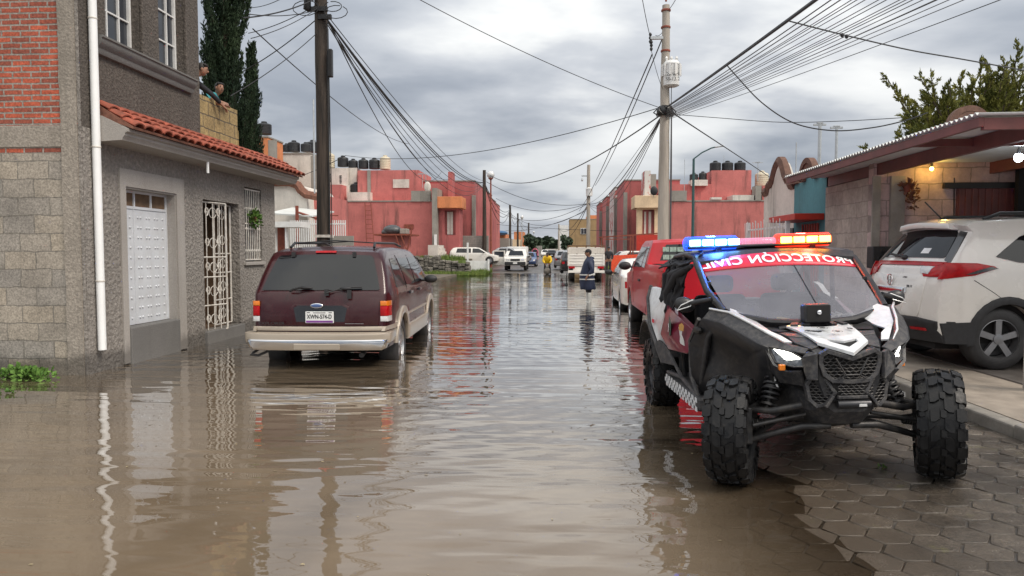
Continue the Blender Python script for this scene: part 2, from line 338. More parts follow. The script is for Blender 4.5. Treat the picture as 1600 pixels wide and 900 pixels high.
def text(s, size, name, mat, parent, Mx, mirror=False, ext=.002, bold=.0, align='CENTER', sx=1.0):
    cu = bpy.data.curves.new(name, 'FONT'); cu.body = s; cu.size = size; cu.extrude = ext; cu.align_x = align; cu.align_y = 'CENTER'; cu.offset = bold
    t = bpy.data.objects.new('tmp', cu); COL.objects.link(t)
    dg = bpy.context.evaluated_depsgraph_get(); me = bpy.data.meshes.new_from_object(t.evaluated_get(dg))
    bpy.data.objects.remove(t); me.name = name
    Mx = Mx @ Matrix.Diagonal((-sx if mirror else sx, 1, 1, 1))
    me.transform(Mx)
    if mirror: me.flip_normals()
    me.materials.clear(); me.materials.append(mat)
    o = bpy.data.objects.new(name, me); COL.objects.link(o)
    if parent is not None: o.parent = parent
    return o
def wallholes(mb, u0, u1, z0, z1, holes, org, ud, nd, th):
    """wall in plane org + u*ud + z, thickness th behind outward normal nd, with real rectangular holes"""
    org, ud, nd = Vector(org), Vector(ud), Vector(nd)
    us = sorted({u0, u1, *[h[0] for h in holes], *[h[1] for h in holes]}); zs = sorted({z0, z1, *[h[2] for h in holes], *[h[3] for h in holes]})
    us = [u for u in us if u0 <= u <= u1]; zs = [z for z in zs if z0 <= z <= z1]
    def solid(i, j):
        if not (0 <= i < len(us) - 1 and 0 <= j < len(zs) - 1): return False
        cu, cz = (us[i] + us[i + 1]) / 2, (zs[j] + zs[j + 1]) / 2
        return not any(h[0] < cu < h[1] and h[2] < cz < h[3] for h in holes)
    def P(u, z, b): return org + ud * u + Vector((0, 0, z)) - nd * (th * b)
    for i in range(len(us) - 1):
        for j in range(len(zs) - 1):
            if not solid(i, j): continue
            a, b, c, d = us[i], us[i + 1], zs[j], zs[j + 1]
            mb.quad(P(a, c, 0), P(b, c, 0), P(b, d, 0), P(a, d, 0)); mb.quad(P(a, c, 1), P(a, d, 1), P(b, d, 1), P(b, c, 1))
            if not solid(i - 1, j): mb.quad(P(a, c, 0), P(a, d, 0), P(a, d, 1), P(a, c, 1))
            if not solid(i + 1, j): mb.quad(P(b, c, 0), P(b, c, 1), P(b, d, 1), P(b, d, 0))
            if not solid(i, j - 1): mb.quad(P(a, c, 0), P(a, c, 1), P(b, c, 1), P(b, c, 0))
            if not solid(i, j + 1): mb.quad(P(a, d, 0), P(b, d, 0), P(b, d, 1), P(a, d, 1))
    return mb
# ================================================================ GROUND, ROAD, WATER
def sm(a, b, x): t = min(max((x - a) / (b - a), 0), 1); return t * t * (3 - 2 * t)
def shore(y):
    s = 1.42 + .10 * math.sin(y * 1.7 + .5) + .06 * math.sin(y * 4.1)
    if y > 6.0: s += (y - 6.0) * .62
    return s
def g(x, y):
    z = .034 * (x - shore(y)); z = max(z, -.24)
    z = min(z, .10)
    if x < -6: z = max(z, -.10)
    if y > 34: q = sm(34, 50, y); z = z * (1 - q) + .01 * q + .35 * sm(50, 110, y)
    return z + .006 * noise.noise(Vector((x * .8, y * .8, 0)))
xs = [-400, -120, -60, -30, -18] + [-14 + .5 * i for i in range(28)] + [0 + .125 * i for i in range(33)] + [4.5, 6, 9, 14, 30, 60, 120, 400]
ys = [-60, -30, -15] + [-8 + .25 * i for i in range(88)] + [14 + 2 * i for i in range(24)] + [62 + 8 * i for i in range(10)] + [160, 250, 500, 1200]
mb = MB()
for y in ys:
    for x in xs: mb.v.append(Vector((x, y, g(x, y) - .013 - (.25 if x > 4 or x < -6.4 else 0))))
nx = len(xs)
for j in range(len(ys) - 1):
    for i in range(nx - 1): mb.f.append((j * nx + i, j * nx + i + 1, j * nx + nx + i + 1, j * nx + nx + i)); mb.m.append(0)
# paving / ground material: wet dark stone, hex joints far away are too small to show
m, t, p = newmat('wet_road_ground')
tc = N(t, 'ShaderNodeTexCoord'); n = N(t, 'ShaderNodeTexNoise', i_Scale=.7, i_Detail=8.0, i_Roughness=.65); L(t, tc.outputs['Object'], n.inputs['Vector'])
n2 = N(t, 'ShaderNodeTexNoise', i_Scale=14.0, i_Detail=4.0); L(t, tc.outputs['Object'], n2.inputs['Vector'])
L(t, mix_(t, 1.0, ramp_(t, n.outputs[0], [(.3, (.055, .048, .042)), (.7, (.12, .105, .09))]), ramp_(t, n2.outputs[0], [(.3, .6), (.7, 1.3)]), 'MULTIPLY'), p.inputs['Base Color'])
L(t, ramp_(t, n.outputs[0], [(.4, .28), (.6, .6)]), p.inputs['Roughness'])
b_ = N(t, 'ShaderNodeBump', i_Strength=.5, i_Distance=.02); L(t, n2.outputs[0], b_.inputs['Height']); L(t, b_.outputs[0], p.inputs['Normal'])
MT['ground'] = m
tag(mb.build('ground', MT['ground'], smooth=60, loc=(0, 0, 0), weld=False), kind='structure')
# hexagonal paving stones
m, t, p = newmat('wet_hex_paver')
tc = N(t, 'ShaderNodeTexCoord'); att = N(t, 'ShaderNodeAttribute', attribute_name='tone')
n = N(t, 'ShaderNodeTexNoise', i_Scale=2.2, i_Detail=8.0, i_Roughness=.7); L(t, tc.outputs['Object'], n.inputs['Vector'])
n2 = N(t, 'ShaderNodeTexNoise', i_Scale=55.0, i_Detail=6.0, i_Roughness=.75); L(t, tc.outputs['Object'], n2.inputs['Vector'])
n3 = N(t, 'ShaderNodeTexNoise', i_Scale=5.0, i_Detail=6.0, i_Roughness=.7); L(t, tc.outputs['Object'], n3.inputs['Vector'])
c = ramp_(t, n.outputs[0], [(.3, (.036, .030, .025)), (.52, (.085, .071, .058)), (.7, (.145, .122, .098))])
c = mix_(t, 1.0, c, att.outputs['Color'], 'MULTIPLY')
c = mix_(t, 1.0, c, ramp_(t, n2.outputs[0], [(.3, .45), (.7, 1.5)]), 'MULTIPLY')
c = mix_(t, math_(t, 'MULTIPLY', ramp_(t, n3.outputs[0], [(.60, 0.0), (.70, 1.0)]), .55), c, (.13, .125, .045))
sz_ = N(t, 'ShaderNodeSeparateXYZ'); L(t, tc.outputs['Object'], sz_.inputs[0]); mud = ramp_(t, math_(t, 'ADD', math_(t, 'MULTIPLY', sz_.outputs[2], 18.0), math_(t, 'MULTIPLY', n3.outputs[0], .6)), [(.15, .95), (.85, 0.0)])
c = mix_(t, mud, c, (.085, .064, .045))
L(t, c, p.inputs['Base Color'])
L(t, ramp_(t, n.outputs[0], [(.38, .10), (.55, .24), (.7, .42)]), p.inputs['Roughness'])
b_ = N(t, 'ShaderNodeBump', i_Strength=.8, i_Distance=.006); L(t, n2.outputs[0], b_.inputs['Height']); L(t, b_.outputs[0], p.inputs['Normal'])
MT['hex'] = m
rr = random.Random(3)
a = .136; mb = MB(); tone = []
dx, dy = 1.5 * a, math.sqrt(3) * a * .93
for i in range(-4, 23):
    for j in range(-16, 96):
        hx = i * dx + .02; hy = .2 + j * dy + (dy / 2 if i % 2 else 0)
        if hx > 3.78 or hy < -3: continue
        zc = g(hx, hy)
        if zc < -.10 and hx < .2: continue
        tx, ty = rr.uniform(-.010, .010), rr.uniform(-.010, .010); dz = rr.uniform(-.003, .002); tn = rr.uniform(.72, 1.25)
        ro = rr.uniform(-.05, .05)
        def ring(k, z):
            l = []
            for q in range(6):
                an = math.pi / 3 * q + ro; jj = 1 + .03 * math.sin(hx * 31 + hy * 17 + q * 5)
                x_, y_ = a * k * jj * math.cos(an), a * k * jj * .93 * math.sin(an)
                l.append((min(hx + x_, 3.715), hy + y_, g(hx + x_, hy + y_) + z + dz + x_ * tx + y_ * ty))
            return l
        r1, r2, r3 = ring(.962, -.05), ring(.952, -.004), ring(.925, .0)
        o = len(mb.v); mb.add(r1 + r2 + r3 + [(hx, hy, zc + .0 + dz)], [(q, (q + 1) % 6, 6 + (q + 1) % 6, 6 + q) for q in range(6)] + [(6 + q, 6 + (q + 1) % 6, 12 + (q + 1) % 6, 12 + q) for q in range(6)] + [(12 + q, 12 + (q + 1) % 6, 18) for q in range(6)])
        tone += [tn] * 19
road = mb.build('road', MT['hex'], smooth=50, loc=(0, 0, 0), weld=False)
ca = road.data.attributes.new('tone', 'FLOAT_COLOR', 'POINT'); ca.data.foreach_set('color', [q for t_ in tone for q in (t_, t_, t_, 1)])
tag(road, kind='structure')
# kerbs and pavements
def gk(y): return .11 + .10 * sm(40, 60, y)
mb = MB(); y = -4.0; kr = random.Random(5)
while y < 46:
    ln = 1.0; w0 = kr.uniform(-.012, .012); tp = kr.uniform(-.012, .012)
    mb.box(3.72 + w0, 3.88, y + .008, y + ln - .008, -.15, .185 + tp); y += ln
tag(mb.build('kerb', MT['kerb'], bevel=.018), kind='structure')
mb = MB(); mb.box(3.883, 4.95, -4, 46, -.2, .178); mb.box(4.95, 12, -4, 4.0, -.2, .178)
tag(mb.build('pavement', MT['sidewalk']), kind='structure')
mb = MB(); mb.box(4.953, 12, 4.003, 11.6, -.2, .195)
tag(mb.build('driveway', MT['floor']), kind='structure')
# raised grassy lot far left, verge on the far right
mb = MB(); mb.box(-45, -7.0, 50.5, 140, -.3, 1.02)
tag(mb.build('earth_bank', MT['soil']), kind='structure')
mb = MB(); mb.box(3.9, 45, 46, 140, -.3, .22); tag(mb.build('roadside_ground', MT['soil']), kind='structure')
mb = MB(); mb.box(-45, -6.6, 14.97, 46, -.3, .12); tag(mb.build('yard_ground', MT['soil']), kind='structure')
# muddy flood water
m, t, p = newmat('muddy_flood_water')
t.nodes.remove(p); out = t.nodes['Material Output']
tc = N(t, 'ShaderNodeTexCoord')
def wav(scale, sxy, det, dist=0.0, rot=0):
    mp = N(t, 'ShaderNodeMapping'); mp.inputs['Scale'].default_value = (sxy[0], sxy[1], 1); mp.inputs['Rotation'].default_value = (0, 0, rot); L(t, tc.outputs['Object'], mp.inputs[0])
    n = N(t, 'ShaderNodeTexNoise', i_Scale=scale, i_Detail=det, i_Roughness=.45, i_Distortion=dist); L(t, mp.outputs[0], n.inputs['Vector']); return n.outputs[0]
w1 = wav(1.0, (.55, 3.2), 1.0, .5, R(4)); w2 = wav(1.0, (2.2, 9.0), 1.0, .4, R(-7)); w3 = wav(1.0, (.35, .9), 2.0, .3, R(20))
wt = N(t, 'ShaderNodeTexWave', wave_type='RINGS', rings_direction='SPHERICAL', i_Scale=1.15, i_Distortion=2.5, i_Detail=1.0, i_Detail_Scale=.6)
mp = N(t, 'ShaderNodeMapping'); mp.inputs['Location'].default_value = (3.0, -9.5, 0); L(t, tc.outputs['Object'], mp.inputs[0]); L(t, mp.outputs[0], wt.inputs['Vector'])
amp = wav(1.0, (.16, .25), 1.0)
h = math_(t, 'ADD', math_(t, 'MULTIPLY', w1, .55), math_(t, 'MULTIPLY', w2, .09))
h = math_(t, 'ADD', h, math_(t, 'MULTIPLY', w3, .35)); h = math_(t, 'ADD', h, math_(t, 'MULTIPLY', wt.outputs['Fac'], .06))
h = math_(t, 'MULTIPLY', h, ramp_(t, amp, [(.35, .35), (.62, 1.0)]))
bp = N(t, 'ShaderNodeBump', i_Strength=1.0, i_Distance=.034); L(t, h, bp.inputs['Height'])
sil = wav(1.0, (.5, .5), 5.0, 1.0)
dif = N(t, 'ShaderNodeBsdfDiffuse'); L(t, ramp_(t, sil, [(.35, (.150, .112, .074)), (.65, (.215, .165, .114))]), dif.inputs[0])
trn = N(t, 'ShaderNodeBsdfTransparent'); trn.inputs[0].default_value = (.90, .86, .80, 1)
att = N(t, 'ShaderNodeAttribute', attribute_name='depth')
dn = math_(t, 'ADD', att.outputs['Fac'], math_(t, 'MULTIPLY', math_(t, 'SUBTRACT', sil, .5), .012))
al = ramp_(t, math_(t, 'MULTIPLY', dn, 24.0), [(.0, .0), (.35, .42), (.7, .85), (1.0, 1.0)])
m1 = N(t, 'ShaderNodeMixShader'); L(t, al, m1.inputs[0]); L(t, trn.outputs[0], m1.inputs[1]); L(t, dif.outputs[0], m1.inputs[2])
gl = N(t, 'ShaderNodeBsdfGlossy', i_Roughness=.015); L(t, bp.outputs[0], gl.inputs['Normal'])
fr = N(t, 'ShaderNodeFresnel', i_IOR=1.36); L(t, bp.outputs[0], fr.inputs['Normal'])
m2 = N(t, 'ShaderNodeMixShader'); L(t, math_(t, 'MULTIPLY', fr.outputs[0], 2.0, True), m2.inputs[0]); L(t, m1.outputs[0], m2.inputs[1]); L(t, gl.outputs[0], m2.inputs[2]); L(t, m2.outputs[0], out.inputs[0])
MT['water'] = m
xs = [-60, -30, -20] + [-14 + .5 * i for i in range(28)] + [.1 * i for i in range(37)] + [3.75]
ys = [-40, -20] + [-8 + .25 * i for i in range(100)] + [17 + i for i in range(36)]
mb = MB(); dep = []
for y in ys:
    for x in xs: mb.v.append(Vector((x, y, 0))); dep.append(-g(x, y))
nx = len(xs)
for j in range(len(ys) - 1):
    for i in range(nx - 1):
        q = (j * nx + i, j * nx + i + 1, j * nx + nx + i + 1, j * nx + nx + i)
        if xs[i] > -10 and all(dep[k] < -.03 for k in q): continue
        mb.f.append(q); mb.m.append(0)
wo = mb.build('water', MT['water'], loc=(0, 0, 0), weld=False)
fa = wo.data.attributes.new('depth', 'FLOAT', 'POINT'); fa.data.foreach_set('value', dep)
tag(wo, kind='structure')

# ================================================================ LEFT CORNER HOUSE
XW = -6.08
H = thing('corner_house', 'two storey grey stucco corner house with bare brick end and red tile canopy', 'house', (XW, 11.8, 0))
def hb(mb, name, mat, parent=H, **k): return mb.build(name, mat, parent, world=True, **k)
UD, ND = (0, 1, 0), (1, 0, 0)
mb = MB(); wallholes(mb, 8.80, 14.97, -.3, 3.2, [(9.66, 11.0, .38, 2.52), (11.86, 13.25, .22, 2.5), (13.5, 14.28, 1.40, 2.86)], (XW, 0, 0), UD, ND, .2)
mb.box(-9.5, XW - .2, 14.77, 14.97, -.3, 3.2)
hb(mb, 'street_wall', MT['stucco_low'])
mb = MB(); wallholes(mb, 8.80, 11.84, 3.2, 7.6, [(9.28, 10.11, 4.43, 6.3), (10.56, 11.33, 4.43, 6.3)], (XW, 0, 0), UD, ND, .2)
mb.box(-9.5, XW - .2, 11.64, 11.84, 3.2, 7.6)
hb(mb, 'upper_wall', MT['stucco_up'])
mb = MB(); mb.box(-12, XW - .2, 8.795, 14.9, 3.1, 3.22); mb.box(-12, XW, 8.8, 11.84, 7.602, 7.75); hb(mb, 'floor_slab', MT['conc'])
# end wall facing the camera
mb = MB(); mb.box(-11, -6.32, 8.77, 8.97, 3.21, 7.6); hb(mb, 'brick_wall', MT['brick'])
mb = MB(); mb.box(-11, -6.32, 8.77, 8.97, 2.86, 2.93); hb(mb, 'brick_course', MT['brick'])
mb = MB(); mb.box(-11, -6.32, 8.77, 8.97, -.3, 2.858); hb(mb, 'block_wall', MT['block'])
mb = MB(); mb.box(-11, -6.32, 8.755, 8.98, 2.932, 3.208); hb(mb, 'concrete_band', MT['column'], bevel=.01)
mb = MB(); pts = []
n_ = 60
loops = []
for i in range(n_ + 1):
    z = -.3 + 7.9 * i / n_; w = .018 * noise.noise(Vector((0, 3, z * 2.2))) + .012 * noise.noise(Vector((1, 9, z * 7)))
    loops.append([(-6.33 + w, 8.748, z), (-6.115, 8.748, z), (-6.115, 8.97, z), (-6.33 + w, 8.97, z)])
mb.loft(loops); hb(mb, 'column', MT['column'])
mb = MB(); mb.box(-6.113, -6.085, 8.765, 8.798, -.3, 7.6); hb(mb, 'corner_plaster', MT['stucco_low'])
# upper windows
def window_iron(y0, y1, z0, z1, X, cols, rows, name='window'):
    f = MB(); w = .045
    f.box(X - .03, X + .02, y0, y0 + w, z0, z1); f.box(X - .03, X + .02, y1 - w, y1, z0, z1); f.box(X - .029, X + .019, y0 + w, y1 - w, z0, z0 + w); f.box(X - .029, X + .019, y0 + w, y1 - w, z1 - w, z1)
    for c in range(1, cols): y = y0 + (y1 - y0) * c / cols; f.box(X - .02, X + .012, y - .012, y + .012, z0 + w, z1 - w)
    for r in range(1, rows): z = z0 + (z1 - z0) * r / rows; f.box(X - .018, X + .010, y0 + w, y1 - w, z - .011, z + .011)
    fr = hb(f, name, MT['white']); q = MB(); q.box(X - .026, X - .02, y0 + w / 2, y1 - w / 2, z0 + w / 2, z1 - w / 2)
    q.build('pane', MT['glassl'], fr).location = -H.location
    return fr
window_iron(9.285, 10.105, 4.435, 6.295, XW - .13, 3, 4); window_iron(10.565, 11.325, 4.435, 6.295, XW - .13, 3, 4)
mb = MB()
for y0, y1 in ((9.10, 9.27), (10.12, 10.55), (11.34, 11.46)): mb.box(XW + .002, XW + .05, y0, y1, 4.43, 6.4)
mb.box(XW + .001, XW + .025, 10.26, 10.41, 4.43, 6.4)
hb(mb, 'window_surround', MT['stucco_up'], bevel=.01)
mb = MB(); prof = [(0, 4.20), (.05, 4.20), (.07, 4.24), (.07, 4.27), (.11, 4.31), (.13, 4.35), (.13, 4.39), (.15, 4.40), (.15, 4.425), (0, 4.43)]
mb.prism(prof, (XW + .001, 9.05, 0), (1, 0, 0), (0, 0, 1), (0, 2.47, 0)); hb(mb, 'window_sill', MT['cement'], smooth=40)
# canopy: concrete cornice + barrel tiles
mb = MB(); prof = [(0, 3.04), (.38, 3.06), (.39, 3.09), (.42, 3.12), (.42, 3.15), (.46, 3.17), (.46, 3.21), (.10, 3.38), (0, 3.40)]
mb.prism(prof, (XW + .001, 9.03, 0), (1, 0, 0), (0, 0, 1), (0, 6.17, 0)); hb(mb, 'cornice', MT['plaster'], smooth=30)
mb = MB(); pit = .222; nseg = 9; NT = 28
rt = random.Random(4)
rows = 3; s0, s1 = Vector((.525, 0, 3.235)), Vector((0.0, 0, 3.56))
for r in range(rows):
    for k in range(NT):
        yc = 9.08 + pit * (k + .5); jx = rt.uniform(-.018, .012); jz = rt.uniform(0, .008)
        f0 = r / rows - .03; f1 = (r + 1) / rows + .04
        loops = []
        for f_, lift, wd in ((f0, .028, 1.0), (f1, .0, .86)):
            c = s0.lerp(s1, min(f_, 1.0)) + Vector((XW + (jx if r == 0 else 0), 0, lift + jz))
            o_ = []; i_ = []
            for q in range(nseg + 1):
                an = math.pi * q / nseg; yy = yc - math.cos(an) * pit * .52 * wd; zz_ = math.sin(an) * .048 * wd
                o_.append(Vector((c.x + zz_ * .5, yy, c.z + zz_))); i_.append(Vector((c.x + zz_ * .5 - .004, yc - math.cos(an) * pit * .44 * wd, c.z + zz_ - .016)))
            loops.append(o_ + i_[::-1])
        mb.loft(loops, True)
mb.box(XW, XW + .03, 9.03, 15.25, 3.54, 3.60)
hb(mb, 'tile_roof', MT['tile'], smooth=50, weld=False)
mb = MB(); mb.prism([(0.05, 3.38), (.515, 3.205), (.525, 3.23), (.02, 3.54)], (XW, 9.06, 0), (1, 0, 0), (0, 0, 1), (0, 6.2, 0)); hb(mb, 'tile_bedding', MT['tiledk'])
mb = MB(); mb.tube([(XW + .36, 11.35, 3.07), (XW + .36, 11.35, 2.88)], .022, 10); hb(mb, 'roof_drain', MT['pvc'], smooth=40)
# surround, steel door
mb = MB(); wallholes(mb, 9.53, 11.22, .02, 2.76, [(9.663, 10.997, .0, 2.515)], (XW + .022, 0, 0), UD, ND, .021); hb(mb, 'door_surround', MT['plaster'])
mb = MB(); mb.box(XW - .18, XW - .165, 10.998 - .004, 10.998, .54, 2.5); mb.box(XW - .17, XW - .0, 10.975, 10.995, .52, 2.512); mb.box(XW - .17, XW, 9.67, 10.975, 2.49, 2.513); hb(mb, 'door_jamb', MT['plaster'])
mb = MB(); mb.box(XW - .16, XW + .035, 9.68, 11.0, -.1, .52); hb(mb, 'door_threshold', MT['cement'], bevel=.02)
XD = XW - .15
d = MB(); d.box(XD - .03, XD, 9.67, 10.975, .525, 2.22); door = hb(d, 'door', MT['whitedoor'], bevel=.004)
f = MB(); f.box(XD - .02, XD + .012, 9.67, 10.975, 2.222, 2.262); f.box(XD - .02, XD + .012, 9.67, 10.975, 2.455, 2.49)
for y in (9.67, 10.10, 10.53, 10.945): f.box(XD - .019, XD + .011, y, y + .03, 2.262, 2.455)
f.box(XD + .001, XD + .010, 10.085, 10.10, .53, 2.22); f.box(XD, XD + .014, 9.671, 9.70, .53, 2.221); f.box(XD, XD + .014, 10.945, 10.974, .53, 2.221)
fo = f.build('door_frame', MT['whitedoor'], door); fo.location = -H.location
f = MB(); f.box(XD - .018, XD - .01, 9.69, 10.96, 2.25, 2.47); fo = f.build('transom_pane', MT['curtain'], door); fo.location = -H.location
f = MB(); f.v, f.f, f.m = [v + H.location for v in []], [], []
for r in range(11):
    for yy in (9.80, 9.87, 10.00, 10.20, 10.27, 10.42, 10.49, 10.64, 10.71, 10.86):
        f.ball((XD + .0, yy, .62 + r * .148), .019, .022, .018, 8, 4)
fo = f.build('tmp', MT['whitedoor'], H, world=True, smooth=60); bm_ = bmesh.new(); bm_.from_mesh(door.data); bm_.from_mesh(fo.data); bm_.to_mesh(door.data); bm_.free(); bpy.data.objects.remove(fo); door.modifiers.clear()
# wrought iron gate (one leaf fixed, one ajar)
mb = MB(); mb.box(-9, XW - .205, 11.3, 11.32, .1, 3.1); mb.box(-9, XW - .205, 13.25, 13.27, .1, 3.1); mb.box(-9.01, -9, 11.3, 13.27, .1, 3.1); mb.box(-9, XW - .2, 11.32, 13.25, .15, .20); hb(mb, 'hallway', MT['curtain'])
mb = MB(); mb.box(XW - .18, XW + .06, 11.84, 13.3, -.1, .215); hb(mb, 'doorstep', MT['cement'], bevel=.015)
def gate_leaf(y0, y1, z0, z1, name, Mx):
    f = MB(); w = y1 - y0
    def T(p): return Mx @ Vector(p)
    def bar(a, b, r=.011): f.tube([T(a), T(b)], r, 6)
    for y in (0, w): bar((0, y, z0), (0, y, z1), .02)
    for z in (z0, z1, z0 + .45, z0 + .95, z0 + 1.30): bar((0, 0, z), (0, w, z), .015)
    nb = 4
    for i in range(1, nb): bar((0, w * i / nb, z0), (0, w * i / nb, z1), .010)
    def scroll(cy, cz, s, fl):
        pts = [T((.0, cy + fl * s * (1 - q * .055) * math.cos(q * .55) * .5, cz + s * (1 - q * .055) * math.sin(q * .55))) for q in range(14)]
        f.tube(pts, .008, 5)
    for zc in (z0 + .2, z0 + .7, z0 + 1.12, z0 + 1.55, z1 - .18):
        for fl in (-1, 1):
            scroll(w * .28, zc, .10, fl); scroll(w * .72, zc, .10, fl)
        pts = [T((0, w / 2 + .09 * math.cos(q * .6), zc + .09 * math.sin(q * .6))) for q in range(11)]; f.tube(pts, .007, 5)
    return hb(f, name, MT['steelw'], smooth=50)
gate_leaf(0, .64, .26, 2.46, 'gate_leaf', Matrix.Translation((XW - .16, 12.55, 0)))
gate_leaf(0, .66, .20, 2.46, 'gate_leaf', Matrix.Translation((XW - .10, 11.92, 0)) @ Matrix.Rotation(R(-14), 4, 'Z'))
# barred window + hanging plant
mb = MB(); mb.box(XW - .19, XW - .17, 13.5, 14.28, 1.4, 2.86); hb(mb, 'window_pane', MT['glassl'])
mb = MB()
for k in range(9):
    y = 13.54 + k * .085; mb.tube([(XW - .03, y, 1.43), (XW - .03, y, 2.83)], .010, 6)
    for z in (1.62, 2.05, 2.45): mb.tube([(XW - .03, y, z - .035), (XW - .03, y, z), (XW - .03, y, z + .035)], [.009, .024, .009], 6)
for z in (1.44, 2.15, 2.82): mb.box(XW - .045, XW - .02, 13.51, 14.26, z - .012, z + .012)
hb(mb, 'window_bars', MT['steelw'], smooth=50)
mb = MB(); mb.box(XW - .02, XW + .05, 13.42, 14.34, 1.33, 1.395); hb(mb, 'window_ledge', MT['plaster'], bevel=.01)
# terrace parapet of ochre block
mb = MB(); mb.box(XW - .17, XW - .02, 11.845, 13.30, 3.2, 4.28); hb(mb, 'terrace_parapet', MT['yblock'])
mb = MB(); mb.box(XW - .16, XW - .01, 13.305, 13.32, 3.2, 3.9); mb.box(-9, XW - .18, 13.15, 13.3, 3.2, 4.28)
hb(mb, 'terrace_side_wall', MT['yblock'])
# PVC downpipe
mb = MB(); mb.tube([(XW + .06, 8.985, .30), (XW + .06, 8.985, 2.2), (XW + .065, 8.985, 7.7)], .052, 16); hb(mb, 'downpipe', MT['pvc'], smooth=50)
mb = MB()
for z in (1.2, 2.95, 4.6): mb.lathe((XW + .06, 8.985, z), [(.055, 0), (.058, .004), (.058, .02), (.055, .024)], 'Z', 16)
hb(mb, 'pipe_clip', MT['steelw'], smooth=50)
# hanging plant, weeds
def leafclump(name, c, rad, nleaf, size, mat, parent=None, seed=1, droop=0, up=.3):
    r = random.Random(seed); mb = MB()
    for i in range(nleaf):
        d = Vector((r.gauss(0, 1), r.gauss(0, 1), r.gauss(0, 1))).normalized() * r.random() ** .5
        p = Vector(c) + Vector((d.x * rad[0], d.y * rad[1], d.z * rad[2])); p.z -= droop * r.random() ** 2
        dr = (d + Vector((r.gauss(0, .5), r.gauss(0, .5), up))).normalized(); s = size * r.uniform(.6, 1.4)
        sd_ = dr.cross(Vector((r.gauss(0, 1), r.gauss(0, 1), r.gauss(0, 1)))).normalized() * s * .28
        mb.quad(p, p + dr * s * .5 + sd_, p + dr * s, p + dr * s * .5 - sd_)
    return mb
pl = thing('hanging_plant', 'leafy green plant hanging from the bars of the small window', 'plant', (XW + .04, 13.85, 2.3))
leafclump('', (0, 0, 0), (.09, .17, .16), 260, .075, None, seed=3, droop=.1).build('foliage', MT['green'], pl)
mb = MB(); mb.lathe((0, 0, -.12), [(.05, 0), (.07, .1), (.075, .11)], n=12); mb.build('pot', MT['tiledk'], pl, smooth=50)
mb = MB(); r_ = random.Random(9)
for k in range(10):
    cx_, cy_ = r_.uniform(-7.6, -6.25), r_.uniform(8.35, 8.7); q = leafclump('', (cx_, cy_, .05), (.16, .12, .06), 90, .07, None, seed=40 + k)
    mb.add(q.v, q.f)
tag(mb.build('weeds', MT['green']), kind='stuff')
mb = MB()
for k in range(4):
    q = leafclump('', (-6.2 + k * .14 - .4, 7.4 + .06 * k, .01), (.06, .03, .02), 30, .04, None, seed=60 + k); mb.add(q.v, q.f)
mb2 = MB()
tag(mb.build('floating_weeds', MT['green']), kind='stuff')
mb = MB(); r_ = random.Random(19)
for k in range(16):
    yy = r_.uniform(1.6, 8); xx = r_.choice([r_.uniform(2.0, 3.7), 3.84, 4.05]); q = leafclump('', (xx, yy, g(xx, yy) + (.17 if xx > 4 else .01)), (.03, .03, .01), 26, .022, None, seed=80 + k); mb.add(q.v, q.f)
tag(mb.build('small_weeds', MT['green']), kind='stuff')

mb = MB(); r_ = random.Random(33)
for k in range(150):
    x_, y_ = r_.uniform(-5.5, 1.3), r_.uniform(1.8, 14) ; s_ = r_.uniform(.004, .014); a_ = r_.uniform(0, 6.28); q = [(x_ + s_ * m_ * math.cos(a_ + b2), y_ + s_ * m_ * .8 * math.sin(a_ + b2), .0035 + .002 * (b2 > 3)) for b2, m_ in ((0, 1.5), (1.4, .6), (2.6, 1.1), (3.6, .7), (4.9, 1.0))]; mb.quad(*q)
tag(mb.build('floating_debris', M('straw_flecks', (.30, .24, .14), .7, var=.6, vs=3)), kind='stuff')
# ================================================================ TREES
def conifer(name, label, base, height, rad, mat, nb=70, seed=1, spread=.55, curve=1.0, shape=None, leaf=.16, per=60, group=None, zlow=.08, trunk_r=.16):
    r = random.Random(seed); th = thing(name, label, 'tree', base, group=group)
    mb = MB(); mb.tube([(0, 0, -.2), (.05, 0, height * .5), (0, .05, height * .9)], [trunk_r, trunk_r * .6, .02], 8); mb.build('trunk', MT['bark'], th, smooth=60)
    mb = MB(); bl = MB()
    shape = shape or (lambda t: (1 - t) ** .7)
    for i in range(nb):
        t = zlow + (1 - zlow) * (i + r.random()) / nb; z0 = t * height * .92; an = r.uniform(0, 2 * math.pi); Lr = rad * shape(t) * r.uniform(.65, 1.15)
        out = Vector((math.cos(an), math.sin(an), 0)); rise = spread * r.uniform(.7, 1.4) * Lr + .25 * leaf
        p0 = Vector((0, 0, z0)); pts = []
        for q in range(7):
            f = q / 6; pts.append(p0 + out * Lr * (f ** (1 / curve)) + Vector((0, 0, rise * f * f * 1.2)) + Vector((r.gauss(0, .02), r.gauss(0, .02), 0)) * Lr)
        bl.tube(pts, [max(.004, .03 * (1 - q / 6)) for q in range(7)], 4)
        for q in range(per):
            f = r.random() ** .75; k = min(int(f * 6), 5); fr = f * 6 - k; c = pts[k].lerp(pts[k + 1], fr); dr = (pts[k + 1] - pts[k]).normalized()
            w = min(.075, .045 * (1.2 - f) * (.5 + rad) + .012)
            c = c + Vector((r.gauss(0, w), r.gauss(0, w), r.gauss(0, w)))
            d2 = (dr + Vector((r.gauss(0, .35), r.gauss(0, .35), r.gauss(.35, .35)))).normalized(); s = leaf * r.uniform(.6, 1.5)
            sdv = d2.cross(Vector((r.gauss(0, 1), r.gauss(0, 1), r.gauss(0, 1)))).normalized() * s * .17
            mb.add([c - sdv, c + sdv, c + d2 * s * .6 + sdv * .8, c + d2 * s, c + d2 * s * .6 - sdv * .8], [(0, 1, 2, 3, 4)])
    mb.build('crown', mat, th, weld=False); bl.build('branches', MT['bark'], th)
    return th
